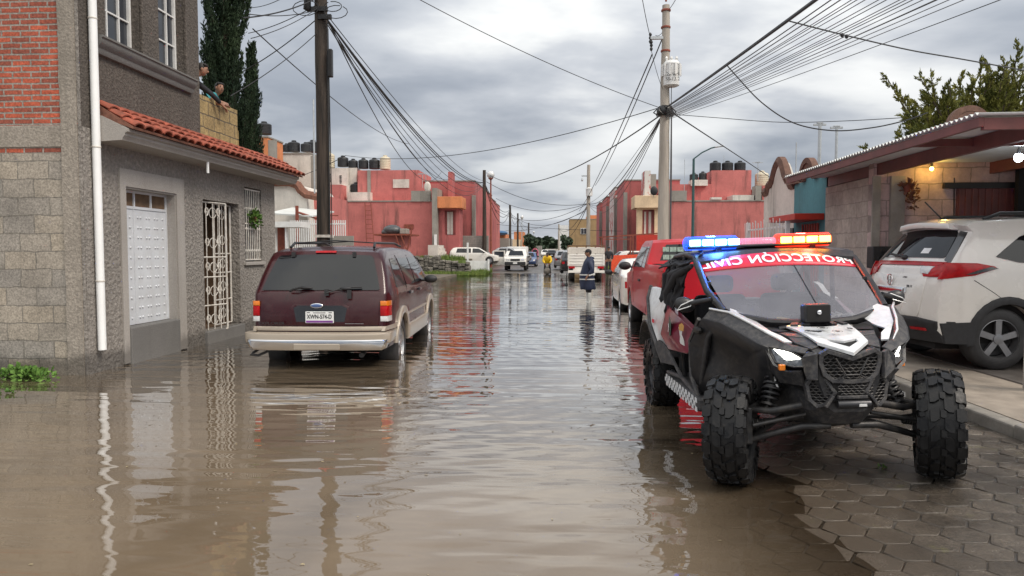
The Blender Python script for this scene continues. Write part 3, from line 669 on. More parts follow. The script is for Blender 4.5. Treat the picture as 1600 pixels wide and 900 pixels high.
conifer('cypress_tree', 'big dark cypress tree behind the terrace with the two boys', (-8.2, 17.2, 0), 11.5, .78, MT['cyp'], nb=230, seed=2, spread=1.7, leaf=.06, per=700, shape=lambda t: .95 + .35 * math.sin(9 * t) if t < .85 else (1 - t) * 6 + .1, zlow=.12)
conifer('cypress_tree', 'slim pointed cypress just right of the big dark cypress', (-8.3, 19.0, 0), 7.6, .26, MT['cyp'], nb=190, seed=5, spread=2.2, leaf=.075, per=120, shape=lambda t: .4 + 1.3 * (1 - t) if t > .45 else 1.1, zlow=.15, trunk_r=.1)
JT = thing('juniper_tree', 'yellow green juniper tree rising behind the carport roof on the right', 'tree', (8.25, 14.8, 0))
rj = random.Random(21); mb = MB(); br = MB(); br.tube([(0, 0, -.1), (.05, 0, 1.2), (0, .05, 2.4)], [.20, .15, .12], 8)
for i in range(300):
    el = R(rj.uniform(15, 88)) ; az = rj.uniform(0, 2 * math.pi); dr = Vector((math.cos(az) * math.cos(el), math.sin(az) * math.cos(el), math.sin(el)))
    ln = rj.uniform(1.1, 2.05) * (.92 + .2 * math.sin(el)); c0 = Vector((rj.gauss(0, .2), rj.gauss(0, .2), rj.uniform(1.9, 2.9))); pts = []
    bend = Vector((rj.gauss(0, .12), rj.gauss(0, .12), .30))
    for q in range(9): f = q / 8; pts.append(c0 + dr * ln * f + bend * ln * f * f * .6)
    br.tube(pts, [.04 * (1 - q / 8) + .006 for q in range(9)], 5)
    for q in range(36):
        f = .12 + .88 * (q / 35); k = min(int(f * 8), 7); b0 = pts[k].lerp(pts[k + 1], f * 8 - k); ax = (pts[k + 1] - pts[k]).normalized()
        sdir = ax.cross(Vector((rj.gauss(0, 1), rj.gauss(0, 1), rj.gauss(0, 1)))).normalized(); tl = (.38 * (1.08 - f) + .09) * rj.uniform(.6, 1.3); td = (ax * .85 + sdir * .8 + Vector((0, 0, .25))).normalized()
        for z_ in range(30):
            g_ = rj.random(); p_ = b0 + td * tl * g_ + Vector((rj.gauss(0, .014), rj.gauss(0, .014), rj.gauss(0, .014))); ld = (td + Vector((rj.gauss(0, .3), rj.gauss(0, .3), rj.gauss(.1, .3)))).normalized(); s_ = rj.uniform(.045, .085); sv = ld.cross(Vector((rj.gauss(0, 1), rj.gauss(0, 1), rj.gauss(0, 1)))).normalized() * s_ * .22
            mb.add([p_ - sv, p_ + sv, p_ + ld * s_], [(0, 1, 2)])
mb.build('crown', MT['jun'], JT, weld=False); br.build('trunk', MT['bark'], JT)

# ================================================================ RIGHT: CARPORT HOUSE
XC = 4.95
CH = thing('carport_house', 'low painted block house with a corrugated carport roof on the right', 'house', (7.5, 11.6, .19))
def cb(mb, name, mat, parent=CH, **k): return mb.build(name, mat, parent, world=True, **k)
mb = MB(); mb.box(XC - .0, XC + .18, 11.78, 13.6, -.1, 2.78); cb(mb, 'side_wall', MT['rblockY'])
ZS = at(1500, 292, 11.6).z; XS = at(1496, 300, 11.6).x
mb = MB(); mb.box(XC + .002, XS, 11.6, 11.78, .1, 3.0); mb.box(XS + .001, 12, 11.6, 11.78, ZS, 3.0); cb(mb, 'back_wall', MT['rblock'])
mb = MB(); mb.box(XC + .25, XC + .46, 11.54, 11.6, .1, 2.78); mb.box(XC - .02, XC + .10, 11.56, 11.6, .1, 2.78); cb(mb, 'wall_column', MT['conc'])
mb = MB(); mb.box(XS - .02, 12, 11.565, 11.597, .2, ZS - .02)
for k in range(50): mb.box(XS + k * .1, XS + .03 + k * .1, 11.55, 11.566, .2, ZS - .02)
cb(mb, 'shutter_door', MT['beam'])
mb = MB(); mb.box(XS - .25, 12, 11.50, 11.563, ZS - .03, ZS + .06); cb(mb, 'shutter_box', MT['black'])
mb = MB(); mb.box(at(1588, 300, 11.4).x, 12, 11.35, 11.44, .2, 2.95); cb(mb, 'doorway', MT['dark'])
# roof: corrugated sheet on maroon beams
XE, ZE = 4.30, 2.93
mb = MB(); ny = 460; loops = []
slope = .004
for i in range(ny + 1):
    y = 7.55 + (13.75 - 7.55) * i / ny; dz = .017 * math.sin(2 * math.pi * (y / .095))
    loops.append([Vector((XE - .06, y, ZE + .07 + dz)), Vector((XE + 6.5, y, ZE + .07 + slope * 6.5 + dz)), Vector((XE + 6.5, y, ZE + .064 + slope * 6.5 + dz)), Vector((XE - .06, y, ZE + .064 + dz))])
mb.loft(loops, True); cb(mb, 'roof_sheet', MT['galvw'], smooth=60)
mb = MB(); mb.box(XE - .03, XE + .02, 7.6, 13.7, ZE - .06, ZE + .035); cb(mb, 'eave_beam', MT['beam'])
mb = MB()
mb.prism([(0, ZE - .09), (6.5, ZE - .09 + slope * 6.5), (6.5, ZE + .03 + slope * 6.5), (0, ZE + .03)], (XE + .022, 7.6, 0), (1, 0, 0), (0, 0, 1), (0, .06, 0))
mb.prism([(0, ZE - .06), (6.5, ZE - .06 + slope * 6.5), (6.5, ZE + .03 + slope * 6.5), (0, ZE + .03)], (XE + .022, 9.0, 0), (1, 0, 0), (0, 0, 1), (0, .06, 0))
for x in (5.0, 6.7): mb.box(x, x + .07, 7.67, 13.7, ZE + slope * (x - XE) - .13, ZE + slope * (x - XE) + .045)
cb(mb, 'rafter', MT['beam'])
mb = MB(); mb.box(4.79, 4.93, 7.46, 7.60, .18, ZE + .0); 
cb(mb, 'post', MT['conc'])
mb = MB(); mb.tube([(XC + 1.23, 11.59, .9), (XC + 1.235, 11.585, 1.9), (XC + 1.22, 11.59, 2.75)], .008, 5); cb(mb, 'conduit', MT['wire'])
def bulb(name, label, p, st, col, r=.05):
    th = thing(name, label, 'light bulb', p)
    mb = MB(); mb.lathe((0, 0, 0), [(.018, .0), (.02, -.05), (.03, -.06)], n=12); mb.tube([(0, 0, 0), (0, 0, .12)], .006, 6); mb.build('socket', MT['black'], th)
    mb = MB(); mb.ball((0, 0, -.06 - r * .9), r, r, r * 1.1, 14, 10); mb.build('globe', emat('lit_bulb_' + str(int(st)), col, st), th, smooth=80)
    l = bpy.data.lights.new('bulb_light', 'POINT'); l.energy = st * .10; l.color = col; l.shadow_soft_size = r; o = bpy.data.objects.new('bulb_light', l); COL.objects.link(o); o.parent = th; o.location = (0, -.12, -.1)
bulb('light_bulb', 'white glowing bulb hanging under the carport roof', at(1592, 233, 9.4), 22, (.85, .92, 1.0), .05)
bulb('light_bulb', 'small warm yellow glowing bulb on the carport back wall', at(1456, 255, 11.45), 20, (1.0, .62, .12), .028)
# wall plant & speaker
pl = thing('wall_plant', 'dark dried creeper hanging in a pot on the carport wall', 'plant', at(1420, 300, 11.5))
q = leafclump('', (0, 0, .08), (.14, .05, .10), 90, .07, None, seed=5); q2 = leafclump('', (.06, 0, -.12), (.08, .05, .20), 110, .06, None, seed=6); q.add(q2.v, q2.f); q.build('foliage', MT['tiledk'], pl)
mb = MB(); mb.lathe((-.03, 0, 0), [(.04, 0), (.06, .1), (.065, .11)], n=12); mb.build('pot', MT['rust'], pl, smooth=50)
p_ = at(1375, 402, 11.45); sp = thing('loudspeaker', 'black boxy loudspeaker fixed to the block wall beside the white car', 'speaker', (p_.x, p_.y, p_.z - .17))
mb = MB(); mb.box(-.15, .15, -.10, .13, 0, .34); mb.build('cabinet', MT['plastic'], sp, bevel=.015)
mb = MB(); mb.lathe((0, -.103, .12), [(.085, 0), (.08, -.008), (.03, .01)], 'Y', 20); mb.lathe((0, -.103, .265), [(.035, 0), (.03, -.006)], 'Y', 16); mb.build('driver', MT['black'], sp, smooth=40)
# brown arch ornaments + teal and cream facades
def arch(mb, c, r0, r1, th, d, a0=0, a1=math.pi, n=18):
    c = Vector(c); d = Vector(d)
    l = []
    for i in range(n + 1):
        a = a0 + (a1 - a0) * i / n; u = d * math.cos(a); z = Vector((0, 0, math.sin(a))); nn = d.cross(Vector((0, 0, 1))) * th
        l.append([c + (u + z) * r0, c + (u + z) * r1, c + (u + z) * r1 + nn, c + (u + z) * r0 + nn])
    mb.loft(l, True)
MT['archb'] = M('brown_brick_trim', (.15, .080, .058), .85, var=.4, vs=9, bump=.5, bs=30)
orn = thing('arch_ornament', 'round brown brick arch ornament above the carport roof', 'ornament', (at(1510, 203, 12.1).x, 12.1, at(1510, 205, 12.1).z))
mb = MB(); arch(mb, (0, 0, .08), .22, .31, .12, (1, 0, 0)); arch(mb, (0, .02, .08), .315, .43, .15, (1, 0, 0)); mb.build('arch', MT['archb'], orn, smooth=40)
mb = MB(); l = [(0, .15, .05)] ; mb.prism([(.21 * math.cos(math.pi * k / 14), .08 + .21 * math.sin(math.pi * k / 14)) for k in range(15)], (0, .03, 0), (1, 0, 0), (0, 0, 1), (0, -.1, 0)); mb.build('infill', MT['pink'], orn)
mb = MB(); mb.box(-.5, .5, -.32, 0, 0, .075); mb.build('base', MT['archb'], orn); orn.scale = (.78, .78, .78)
TF = thing('teal_house', 'small teal house front with brown tile coping and red doorway canopy', 'house', (5.0, 14.62, 0))
def tb(mb, name, mat, parent, **k): return mb.build(name, mat, parent, world=True, **k)
mb = MB(); wallholes(mb, 13.64, 15.52, 0, 3.02, [(14.02, 15.02, .2, 2.15)], (5.0, 0, 0), (0, 1, 0), (-1, 0, 0), .2); mb.box(5.2, 9, 13.64, 13.82, 0, 3.0); mb.box(5.2, 9, 15.32, 15.52, 0, 3.0); tb(mb, 'wall', MT['teal'], TF)
mb = MB(); mb.box(4.93, 5.25, 13.64, 13.92, 3.02, 3.12); mb.box(4.93, 5.25, 15.22, 15.52, 3.02, 3.12); arch(mb, (4.93, 14.57, 3.02), .24, .33, .10, (0, 1, 0)); arch(mb, (4.90, 14.57, 3.02), .335, .44, .12, (0, 1, 0)); tb(mb, 'coping', MT['archb'], TF, smooth=40)
mb = MB(); mb.prism([(.25 * math.cos(math.pi * k / 14), .25 * math.sin(math.pi * k / 14)) for k in range(15)], (5.0, 14.57, 3.02), (0, 1, 0), (0, 0, 1), (.15, 0, 0)); tb(mb, 'gable_infill', MT['teal'], TF)
mb = MB(); mb.box(4.45, 5.0, 13.77, 15.42, 2.2, 2.32); tb(mb, 'door_canopy', MT['redp'], TF, bevel=.01)
mb = MB(); mb.box(5.05, 5.1, 14.02, 15.02, .2, 2.15); tb(mb, 'door', MT['rust'], TF)
mb = MB()
for k in range(7): mb.tube([(4.98, 14.08 + k * .14, .2), (4.98, 14.08 + k * .14, 2.15)], .012, 6)
tb(mb, 'door_bars', MT['redp'], TF)
CF = thing('cream_house', 'cream house front with a curved brown gable and white barred gate', 'house', (5.0, 16.4, 0))
gab = []
for k in range(25):
    y = 15.53 + (17.75 - 15.53) * k / 24; tt = (k - 12) / 12
    z = 3.0 + (.62 * math.cos(tt * math.pi / 1.1) if abs(tt) < .55 else 0) 
    z = max(z, 3.0 + .16 * (1 if abs(tt) < .75 else 0)); gab.append((y, z))
mb = MB(); mb.prism([(15.53, 0), (17.75, 0)] + gab[::-1], (5.0, 0, 0), (0, 1, 0), (0, 0, 1), (.2, 0, 0)); mb.box(5.2, 9, 15.53, 17.75, 0, 2.8); tb(mb, 'wall', MT['creamw'], CF)
mb = MB(); mb.tube([(5.04, y, z + .03) for y, z in gab], .12, 6); tb(mb, 'coping', MT['archb'], CF, smooth=40)
mb = MB(); mb.box(4.975, 4.995, 15.5, 16.1, 1.2, 2.1); tb(mb, 'window', MT['glassl'], CF)
fc = thing('barred_fence', 'white barred fence standing before the cream and teal houses', 'fence', (4.5, 15.7, .18))
mb = MB()
for k in range(26): mb.tube([(0, -1.3 + k * .11, 0), (0 - (.10 if k % 2 else 0), -1.3 + k * .11, 2.05 + .03 * (k % 3))], .009, 6)
mb.box(-.015, .015, -1.32, 1.5, .2, .24); mb.box(-.015, .015, -1.32, 1.5, 1.9, 1.94); mb.box(-.015, .015, -1.32, 1.5, 1.05, 1.09)
mb.build('bars', MT['white'], fc)
mb = MB(); mb.box(-.04, .04, -1.4, -1.32, 0, 2.1); mb.box(-.04, .04, 1.5, 1.58, 0, 2.1); mb.build('posts', MT['white'], fc)

# ================================================================ ROW HOUSES
def hbox(name, label, x0, x1, y0, y1, z0, z1, mat, group=None, cat='house', coping=True, parent=None):
    th = thing(name, label, cat, ((x0 + x1) / 2, y0, z0), group=group) if parent is None else parent
    mb = MB(); mb.box(x0, x1, y0, y1, z0, z1); mb.build('wall', mat, th, world=True)
    if coping:
        c = MB(); c.box(x0 - .05, x1 + .05, y0 - .05, y0 + .22, z1 + .002, z1 + .10); c.box(x0 - .05, x0 + .2, y0 + .22, y1, z1 + .002, z1 + .09); c.box(x1 - .2, x1 + .05, y0 + .22, y1, z1 + .002, z1 + .09); c.build('coping', MT['grey'], th, world=True)
    return th
def tank(x, y, z, lab, s=1.0, cream=False, tall=1.0, grp='rooftop water tanks'):
    th = thing('water_tank', lab, 'water tank', (x, y, z), group=grp); mb = MB(); h = 1.05 * s * tall; r = .56 * s
    prof = [(r * .96, 0), (r, .05)] 
    for k in range(5): zz_ = .12 * h + k * h * .14; prof += [(r, zz_), (r * .965, zz_ + .02 * h), (r * .965, zz_ + .05 * h), (r, zz_ + .07 * h)]
    prof += [(r, h * .84), (r * .9, h * .92), (r * .5, h * 1.0), (r * .36, h * 1.03)]
    mb.lathe((0, 0, 0), prof, n=20); mb.build('body', MT['tankc'] if cream else MT['tank'], th, smooth=35)
    mb = MB(); mb.lathe((0, 0, h * 1.03), [(r * .36, 0), (r * .40, .01), (r * .38, .1 * s), (r * .1, .14 * s)], n=16); mb.build('lid', MT['tankc'] if cream else MT['tank'], th, smooth=35)
    return th
def X(px, Y): return at(px, 393, Y).x
def Z(py, Y): return at(872, py, Y).z
# ---- left row
LH = hbox('row_house', 'long pink end house of the left row, with tanks and a side ladder', X(480, 58), X(676, 58), 58, 66, 1.0, Z(314, 58), MT['pink'])
def lb(mb, name, mat, **k): return mb.build(name, mat, LH, world=True, **k)
mb = MB(); mb.box(X(560, 60), X(655, 60), 60, 66, 5.9, Z(264, 60)); mb.box(X(655, 60), X(706, 60), 60.02, 66, 5.9, Z(286, 60)); mb.box(X(480, 58.3), X(494, 58.3), 58.2, 62, 5.9, Z(268, 58)); mb.box(X(520, 59), X(537, 59), 58.6, 62, 5.9, Z(287, 59)); lb(mb, 'upper_wall', MT['pink'])
mb = MB(); mb.box(X(643, 57.9), X(673, 57.9), 57.9, 58.4, Z(314, 58), Z(297, 58)); mb.box(X(676, 57.5), X(684, 57.5), 57.3, 60, 1.0, Z(293, 57.5)); mb.box(X(575, 59.9), X(580, 59.9), 59.9, 60, Z(310, 60), Z(264, 60)); lb(mb, 'concrete_fin', MT['grey'])
mb = MB(); mb.box(X(702, 60), X(708.5, 60), 59.5, 61, 4, Z(268, 60)); lb(mb, 'tall_fin', MT['pinkd'])
mb = MB(); mb.box(X(684.5, 57.8), X(723, 57.8), 57.4, 60, Z(325, 58), Z(307, 58)); lb(mb, 'balcony', MT['orange'], bevel=.03)
mb = MB(); wallholes(mb, 0, X(718, 58) - X(684.5, 58), .9, Z(325, 58), [(X(695, 58) - X(684.5, 58), X(712, 58) - X(684.5, 58), Z(367, 58), Z(328, 58))], (X(684.5, 58), 58, 0), (1, 0, 0), (0, -1, 0), .25); mb.box(X(717, 58) - .2, X(718, 58), 58.25, 60, .9, Z(325, 58)); lb(mb, 'bay_wall', MT['pinkd'])
mb = MB(); x0, x1 = X(699, 58.4), X(708, 58.4); mb.box(X(694, 58.5), X(713, 58.5), 58.45, 58.5, Z(368, 58), Z(327, 58)); lb(mb, 'bay_recess', MT['pinkd'])
mb = MB(); mb.box(x0, x0 + .22, 58.36, 58.4, Z(366, 58), Z(330, 58)); mb.box(x1 - .22, x1, 58.36, 58.4, Z(366, 58), Z(330, 58)); lb(mb, 'window', MT['creamw'])
mb = MB(); mb.box(X(678, 57), X(682, 57), 57.1, 57.25, 1.0, Z(366, 57)); lb(mb, 'door', MT['white'])
mb = MB(); mb.box(X(632, 57.9), X(646, 57.9), 57.9, 58.02, Z(357, 58), Z(350, 58)); lb(mb, 'small_window', MT['rust'])
mb = MB()
for zz_ in range(5): mb.box(X(675 + zz_ * 3, 56), X(690, 56) + .1 * zz_, 56 - .35 * (5 - zz_), 57.2, .9, 2.1 - .25 * zz_)
lb(mb, 'steps', MT['creamw'])
ld = thing('ladder', 'thin dark metal ladder leaning on the long pink wall', 'ladder', (X(574, 57.6), 57.6, 2.4))
mb = MB()
for sx_ in (-.3, .3): mb.tube([(sx_ + .25, 0, 0), (sx_ * .8, .3, 3.2)], .03, 6)
for k in range(8): mb.tube([(-.28 + .22 * (1 - k / 8), .04 * k, .3 + k * .38), (.28 + .22 * (1 - k / 8), .04 * k, .3 + k * .38)], .022, 5)
mb.build('frame', MT['rust'], ld)
for i, (a_, b_, yy, yt) in enumerate([(709, 742, 62, 282.5), (742, 757.5, 70, 296), (757.5, 765.5, 78, 308), (765.5, 773, 86, 316)]):
    lab = ['first', 'second', 'third', 'last'][i]
    th = hbox('row_house', 'deep pink house wall, %s behind the orange balcony of the left row' % lab, X(a_, yy) - 3, X(b_, yy), yy, yy + 7.6, .9, Z(yt, yy), MT['pinkd'] if i % 2 == 0 else MT['pink'], group='pink houses of the left row')
    mb = MB(); mb.box(X(b_, yy) - .25, X(b_, yy) + .06, yy - .08, yy + .4, .9, Z(yt, yy) - 1.2); mb.build('downpipe', MT['grey'], th, world=True)
hbox('grey_wall', 'long grey block wall behind the left lamp post', X(725, 62), -5.9, 60.2, 60.4, .2, Z(368, 60), MT['gblock'], cat='wall', coping=False)
# ---- right row
RH = hbox('row_house', 'wide pink end house of the right row behind the lamp post', X(1050, 58), X(1196, 58), 58, 66, .2, Z(316, 58), MT['pink'])
def rb(mb, name, mat, **k): return mb.build(name, mat, RH, world=True, **k)
mb = MB(); mb.box(X(1110, 60), X(1172, 60), 60, 66, 5.7, Z(268, 60)); mb.box(X(1015, 60), X(1110, 60), 60.02, 66, 5.7, Z(289, 60)); mb.box(X(1188, 58.5), X(1204, 58.5), 58.2, 62, 0, Z(292, 58)); mb.box(X(1033, 58.0), X(1050, 58.0), 58.02, 66, 0, Z(299, 58)); rb(mb, 'upper_wall', MT['pink'])
mb = MB(); mb.box(X(1047, 57.9), X(1072, 57.9), 57.9, 58.3, Z(315, 58), Z(299, 58)); mb.box(X(1178, 58.1), X(1187, 58.1), 57.9, 59, Z(315, 58), Z(292, 58)); mb.box(X(1015, 59), X(1024, 59), 59, 60, 6, Z(273, 59)); rb(mb, 'concrete_fin', MT['grey'])
mb = MB(); mb.box(X(1143, 58.2), X(1176, 58.2), 58.1, 60, Z(314, 58), Z(306, 58)); mb.box(X(1077, 60.2), X(1102, 60.2), 59.6, 61, Z(292, 60), Z(283, 60)); mb.box(X(1110, 58), X(1126, 58), 57.9, 58.6, Z(313, 58), Z(309.5, 58)); rb(mb, 'tank_plinth', MT['creamw'])
mb = MB(); mb.box(X(1006, 59), X(1015, 59), 58.8, 61, 1, Z(268, 59)); rb(mb, 'tall_fin', MT['pinkp'])
mb = MB(); mb.box(X(990, 57.8), X(1034, 57.8), 57.4, 60, Z(326, 58), Z(307, 58)); rb(mb, 'balcony', MT['cream'], bevel=.03)
mb = MB(); wallholes(mb, 0, X(1033, 58) - X(994, 58), 0, Z(326, 58), [(X(1003, 58) - X(994, 58), X(1022, 58) - X(994, 58), Z(367, 58), Z(328, 58))], (X(994, 58), 57.9, 0), (1, 0, 0), (0, -1, 0), .25); rb(mb, 'bay_wall', MT['cream'])
mb = MB(); mb.box(X(1002, 58.4), X(1023, 58.4), 58.3, 58.4, Z(368, 58), Z(327, 58)); rb(mb, 'bay_recess', MT['pinkd'])
mb = MB(); mb.box(X(1006, 58.2), X(1009, 58.2), 58.2, 58.26, Z(366, 58), Z(331, 58)); mb.box(X(1013, 58.2), X(1017, 58.2), 58.2, 58.26, Z(366, 58), Z(331, 58)); rb(mb, 'window', MT['creamw'])
mb = MB(); mb.box(X(994, 57.7), X(1033, 57.7), 57.5, 57.8, .2, Z(367, 58)); rb(mb, 'garden_wall', MT['redp'])
for i, (a_, b_, yy, yt) in enumerate([(975, 1006, 62, 283), (960, 975, 70, 294), (947.5, 960, 78, 308), (937, 947.5, 86, 317)]):
    lab = ['first', 'second, peeling white,', 'third', 'last'][i]
    th = hbox('row_house', 'pink house wall, %s behind the cream balcony of the right row' % lab, X(a_, yy), X(b_, yy) + 3, yy, yy + 7.6, .2, Z(yt, yy), [MT['pinkd'], MT['pinkp'], MT['pink'], MT['pinkd']][i], group='pink houses of the right row')
    mb = MB(); mb.box(X(a_, yy) - .06, X(a_, yy) + .25, yy - .08, yy + .4, .2, Z(yt, yy) - 1.0); mb.build('downpipe', MT['grey'], th, world=True)
TN = hbox('tan_house', 'plain tan block house closing the street on the right', X(890, 130), X(940, 130), 130, 140, .4, Z(343, 130), MT['tan'])
mb = MB(); mb.box(X(918, 130), X(940, 130), 131, 139, 7, Z(336, 130)); mb.build('upper_wall', MT['orange'], TN, world=True)
mb = MB(); mb.box(X(907, 129.9), X(917, 129.9), 129.9, 129.98, Z(366, 130), Z(356.5, 130)); w_ = mb.build('window', MT['white'], TN, world=True)
mb = MB(); mb.box(X(908, 129.8), X(911.7, 129.8), 129.85, 129.89, Z(365.3, 130), Z(357.2, 130)); mb.box(X(912.5, 129.8), X(916.3, 129.8), 129.85, 129.89, Z(365.3, 130), Z(357.2, 130)); q = mb.build('pane', MT['glassl'], w_); q.location = -TN.location
# ---- tanks (pixel centre x, base y, depth, cream?, tall, scale)
tk = [(502, 260.5, 62, 0), (523, 262.5, 63, 0), (538, 263, 64, 0), (554, 263, 64, 0), (568, 263, 64, 0), (585, 264, 64, 0), (516, 286, 60, 0), (538, 289, 60, 0)]
L_ = 'black ribbed water tank on the roofs %s'
def tk_(px, py, Y, lab, cream=False, tall=1.0, s=1.0): p = at(px, py, Y); tank(p.x, p.y, p.z, lab, s, cream, tall)
for i, (px, py, cr, w) in enumerate([(536, 260.5, 0, 17), (552, 263.5, 0, 15), (568, 263.5, 0, 16), (585, 264, 0, 17), (602, 265, 1, 17)]):
    tk_(px, py, 61, ('tall cream water tank at the right end of the tank line above the pink roof', '%s black water tank of the line above the long pink wall' % ['leftmost', 'second', 'third', 'rightmost', ''][i])[not cr], bool(cr), 1.25 if cr else .95, w / 1110 * 61 / 1.12)
mb = MB(); mb.box(X(530, 60.8), X(560, 60.8), 60.5, 63, 5.8, Z(260.8, 61)); mb.box(X(513, 60.2), X(545, 60.2), 60.1, 60.4, 5.8, Z(262, 61)); lb(mb, 'tank_wall', MT['creamw'])
for px, py, w, lab in [(535, 288, 19, 'black water tank on a low step behind the wooden pole'), (556.5, 300.5, 17, 'black water tank, left one of the pair on the pink parapet'), (573, 300.5, 17, 'black water tank, right one of the pair on the pink parapet'), (516, 286, 20, 'wide black water tank half hidden by the wooden pole'),
                       (633, 279.5, 14, 'black water tank right of the cream tank on the left roofs'), (620, 279.5, 9, 'small black tank between the cream tank and its neighbour')]:
    tk_(px, py, 60.6, lab, False, .85, w / 1110 * 60.6 / 1.12)
tk_(513, 262.5, 60.8, 'tall cream water tank half hidden by the wooden pole', True, 1.2, 1.0); tk_(647, 285, 61, 'low black water tank near the satellite dish on the left roofs', False, .6, .75)
mb = MB(); mb.box(X(546, 59.6), X(581, 59.6), 59.2, 61.5, 5.7, Z(300.8, 60.6)); mb.box(X(616, 60.2), X(641, 60.2), 59.93, 61.5, 7, Z(279.8, 60.6)); mb.box(X(525, 60), X(546, 60), 60, 61.5, 5.7, Z(288.3, 60.6)); lb(mb, 'tank_plinth', MT['creamw'])
for px, py, cr, w, tl, lab in [(1117.5, 267.5, 0, 17, .85, 'black water tank, left of three on the high pink roof'), (1136.5, 267.5, 0, 17, .85, 'black water tank, middle of three on the high pink roof'), (1156, 267.5, 0, 17, .85, 'black water tank, right of three on the high pink roof'),
                           (1084, 283, 0, 13, .9, 'small black water tank left of the high pink roof'), (1098, 283, 0, 12, 1.15, 'tall black water tank beside the high pink block'),
                           (1146.5, 305.5, 0, 18, .85, 'black water tank, left of the pair on the white plinth'), (1164, 305.5, 0, 17, .85, 'black water tank, right of the pair on the white plinth'),
                           (1190, 291, 1, 20, 1.1, 'cream water tank on the right end of the pink house'), (1209, 291, 0, 16, .9, 'black water tank behind the curved cream gable')]:
    tk_(px, py, 60.5, lab, bool(cr), tl, w / 1110 * 60.5 / 1.12)
tk_(489, 238, 54, 'black water tank on the far roof just left of the wooden pole', False, .85, .9); tk_(425, 236, 54, 'black water tank between the orange block and the stained wall', False, .85, .9)
# ---- left middle distance: stained wall with tanks, orange block, cream gable house, awning, fence
SW = hbox('stained_house', 'stained whitish house wall carrying a row of black tanks', X(432, 48), X(487, 48), 48, 51.5, 0, Z(237, 48), MT['creamw'])
mb = MB(); mb.box(X(487.3, 48), X(497, 48), 48.05, 48.5, 0, Z(240, 48)); mb.build('side_wall', MT['grey'], SW, world=True)
for i, (px, w) in enumerate([(437, 14), (448, 14), (459.5, 19), (478, 16)]):
    tk_(px, 237, 50.5, '%s black water tank on the stained whitish wall behind the tile roof' % ['leftmost small', 'second small', 'big third', 'rightmost'][i], False, .85, w / 1110 * 50.5 / 1.12)
OB = hbox('orange_house', 'small orange roof block with one black tank on top', X(391, 44), X(421, 44), 44, 46.5, 0, Z(210, 44), MT['orange'])
mb = MB(); mb.box(X(421.2, 44), X(431, 44), 44.05, 44.5, 0, Z(214, 44)); mb.build('side_wall', MT['grey'], OB, world=True)
tk_(413, 210, 46, 'single black water tank on the orange block', False, .8, 23 / 1110 * 46 / 1.12)
GH = thing('gable_house', 'cream house with stepped brown tile gable behind the corner house', 'house', (X(455, 33), 33, 0))
pf = [(X(425, 33), 0), (X(481, 33), 0), (X(481, 33), Z(330, 33)), (X(480, 33), Z(303, 33)), (X(472, 33), Z(296, 33)), (X(468, 33), Z(288, 33)), (X(455, 33), Z(283, 33)), (X(440, 33), Z(283, 33)), (X(425, 33), Z(283, 33))]
mb = MB(); mb.prism(pf, (0, 33, 0), (1, 0, 0), (0, 0, 1), (0, 5, 0)); mb.build('wall', MT['creamw'], GH, world=True)
mb = MB(); mb.tube([(X(a_, 33), 32.9, Z(b_, 33)) for a_, b_ in [(430, 282), (455, 282), (468, 287), (473, 295), (481, 302), (500, 306)]], .22, 6); mb.build('coping', MT['tiledk'], GH, world=True)
mb = MB(); mb.box(X(481, 34), X(497, 34), 34, 39, 0, Z(300, 34)); mb.build('pink_wing', MT['pink'], GH, world=True)
AW = thing('awning', 'white corrugated awning on a rusty red post', 'awning', (X(465, 30), 30, 0))
mb = MB(); a0, a1 = at(432, 325, 31), at(500, 333, 31); mb.slab([(a0.x, 30, Z(333, 30)), (a1.x, 30, Z(338, 30)), (a1.x, 33, Z(331, 33)), (a0.x, 33, Z(324, 33))], -.06); mb.build('roof_sheet', MT['galvw'], AW, world=True)
mb = MB(); mb.box(X(463, 29.9), X(467, 29.9), 29.85, 29.95, 0, Z(320, 30)); mb.tube([(X(465, 29.9), 29.9, Z(330, 30)), (X(497, 29.9), 30.5, Z(342, 30))], .05, 6); mb.box(X(502, 30), X(530, 30), 29.9, 29.95, Z(336.5, 30), Z(335, 30)); mb.build('post', MT['rust'], AW, world=True)
PB = thing('porch', 'small white concrete porch with dark barred opening', 'porch', (X(440, 24), 24, 0))
mb = MB(); mb.box(X(421, 24), X(470, 24), 24, 25, Z(354, 24), Z(345, 24)); mb.box(X(425, 24), X(428.5, 24), 24.1, 24.3, 0, Z(354, 24)); mb.box(X(444, 24), X(446, 24), 24.1, 24.3, 0, Z(354, 24)); mb.build('frame', MT['white'], PB, world=True)
mb = MB(); mb.box(X(429, 24.5), X(444, 24.5), 24.5, 24.6, 0, Z(354, 24)); mb.build('shutter', MT['rust'], PB, world=True)
WF = thing('iron_fence', 'tall white iron bar fence behind the wooden pole', 'fence', (X(480, 29), 29, 0))
mb = MB()
for k in range(26): x_ = X(455 + k * 3.4, 29); mb.box(x_ - .018, x_ + .018, 28.98, 29.02, 0, Z(343, 29))
mb.box(X(455, 29), X(540, 29), 28.97, 28.99, Z(350, 29), Z(348, 29)); mb.build('bars', MT['white'], WF, world=True)
mb = MB(); mb.box(X(448, 29.6), X(545, 29.6), 29.6, 29.8, 0, Z(383, 29)); mb.build('base_wall', MT['grey'], WF, world=True)
hbox('low_wall', 'dark panelled low fence running right from the wooden pole', X(514, 27), X(552, 27), 27, 27.1, 0, Z(368, 27), MT['grey'], cat='wall', coping=False)
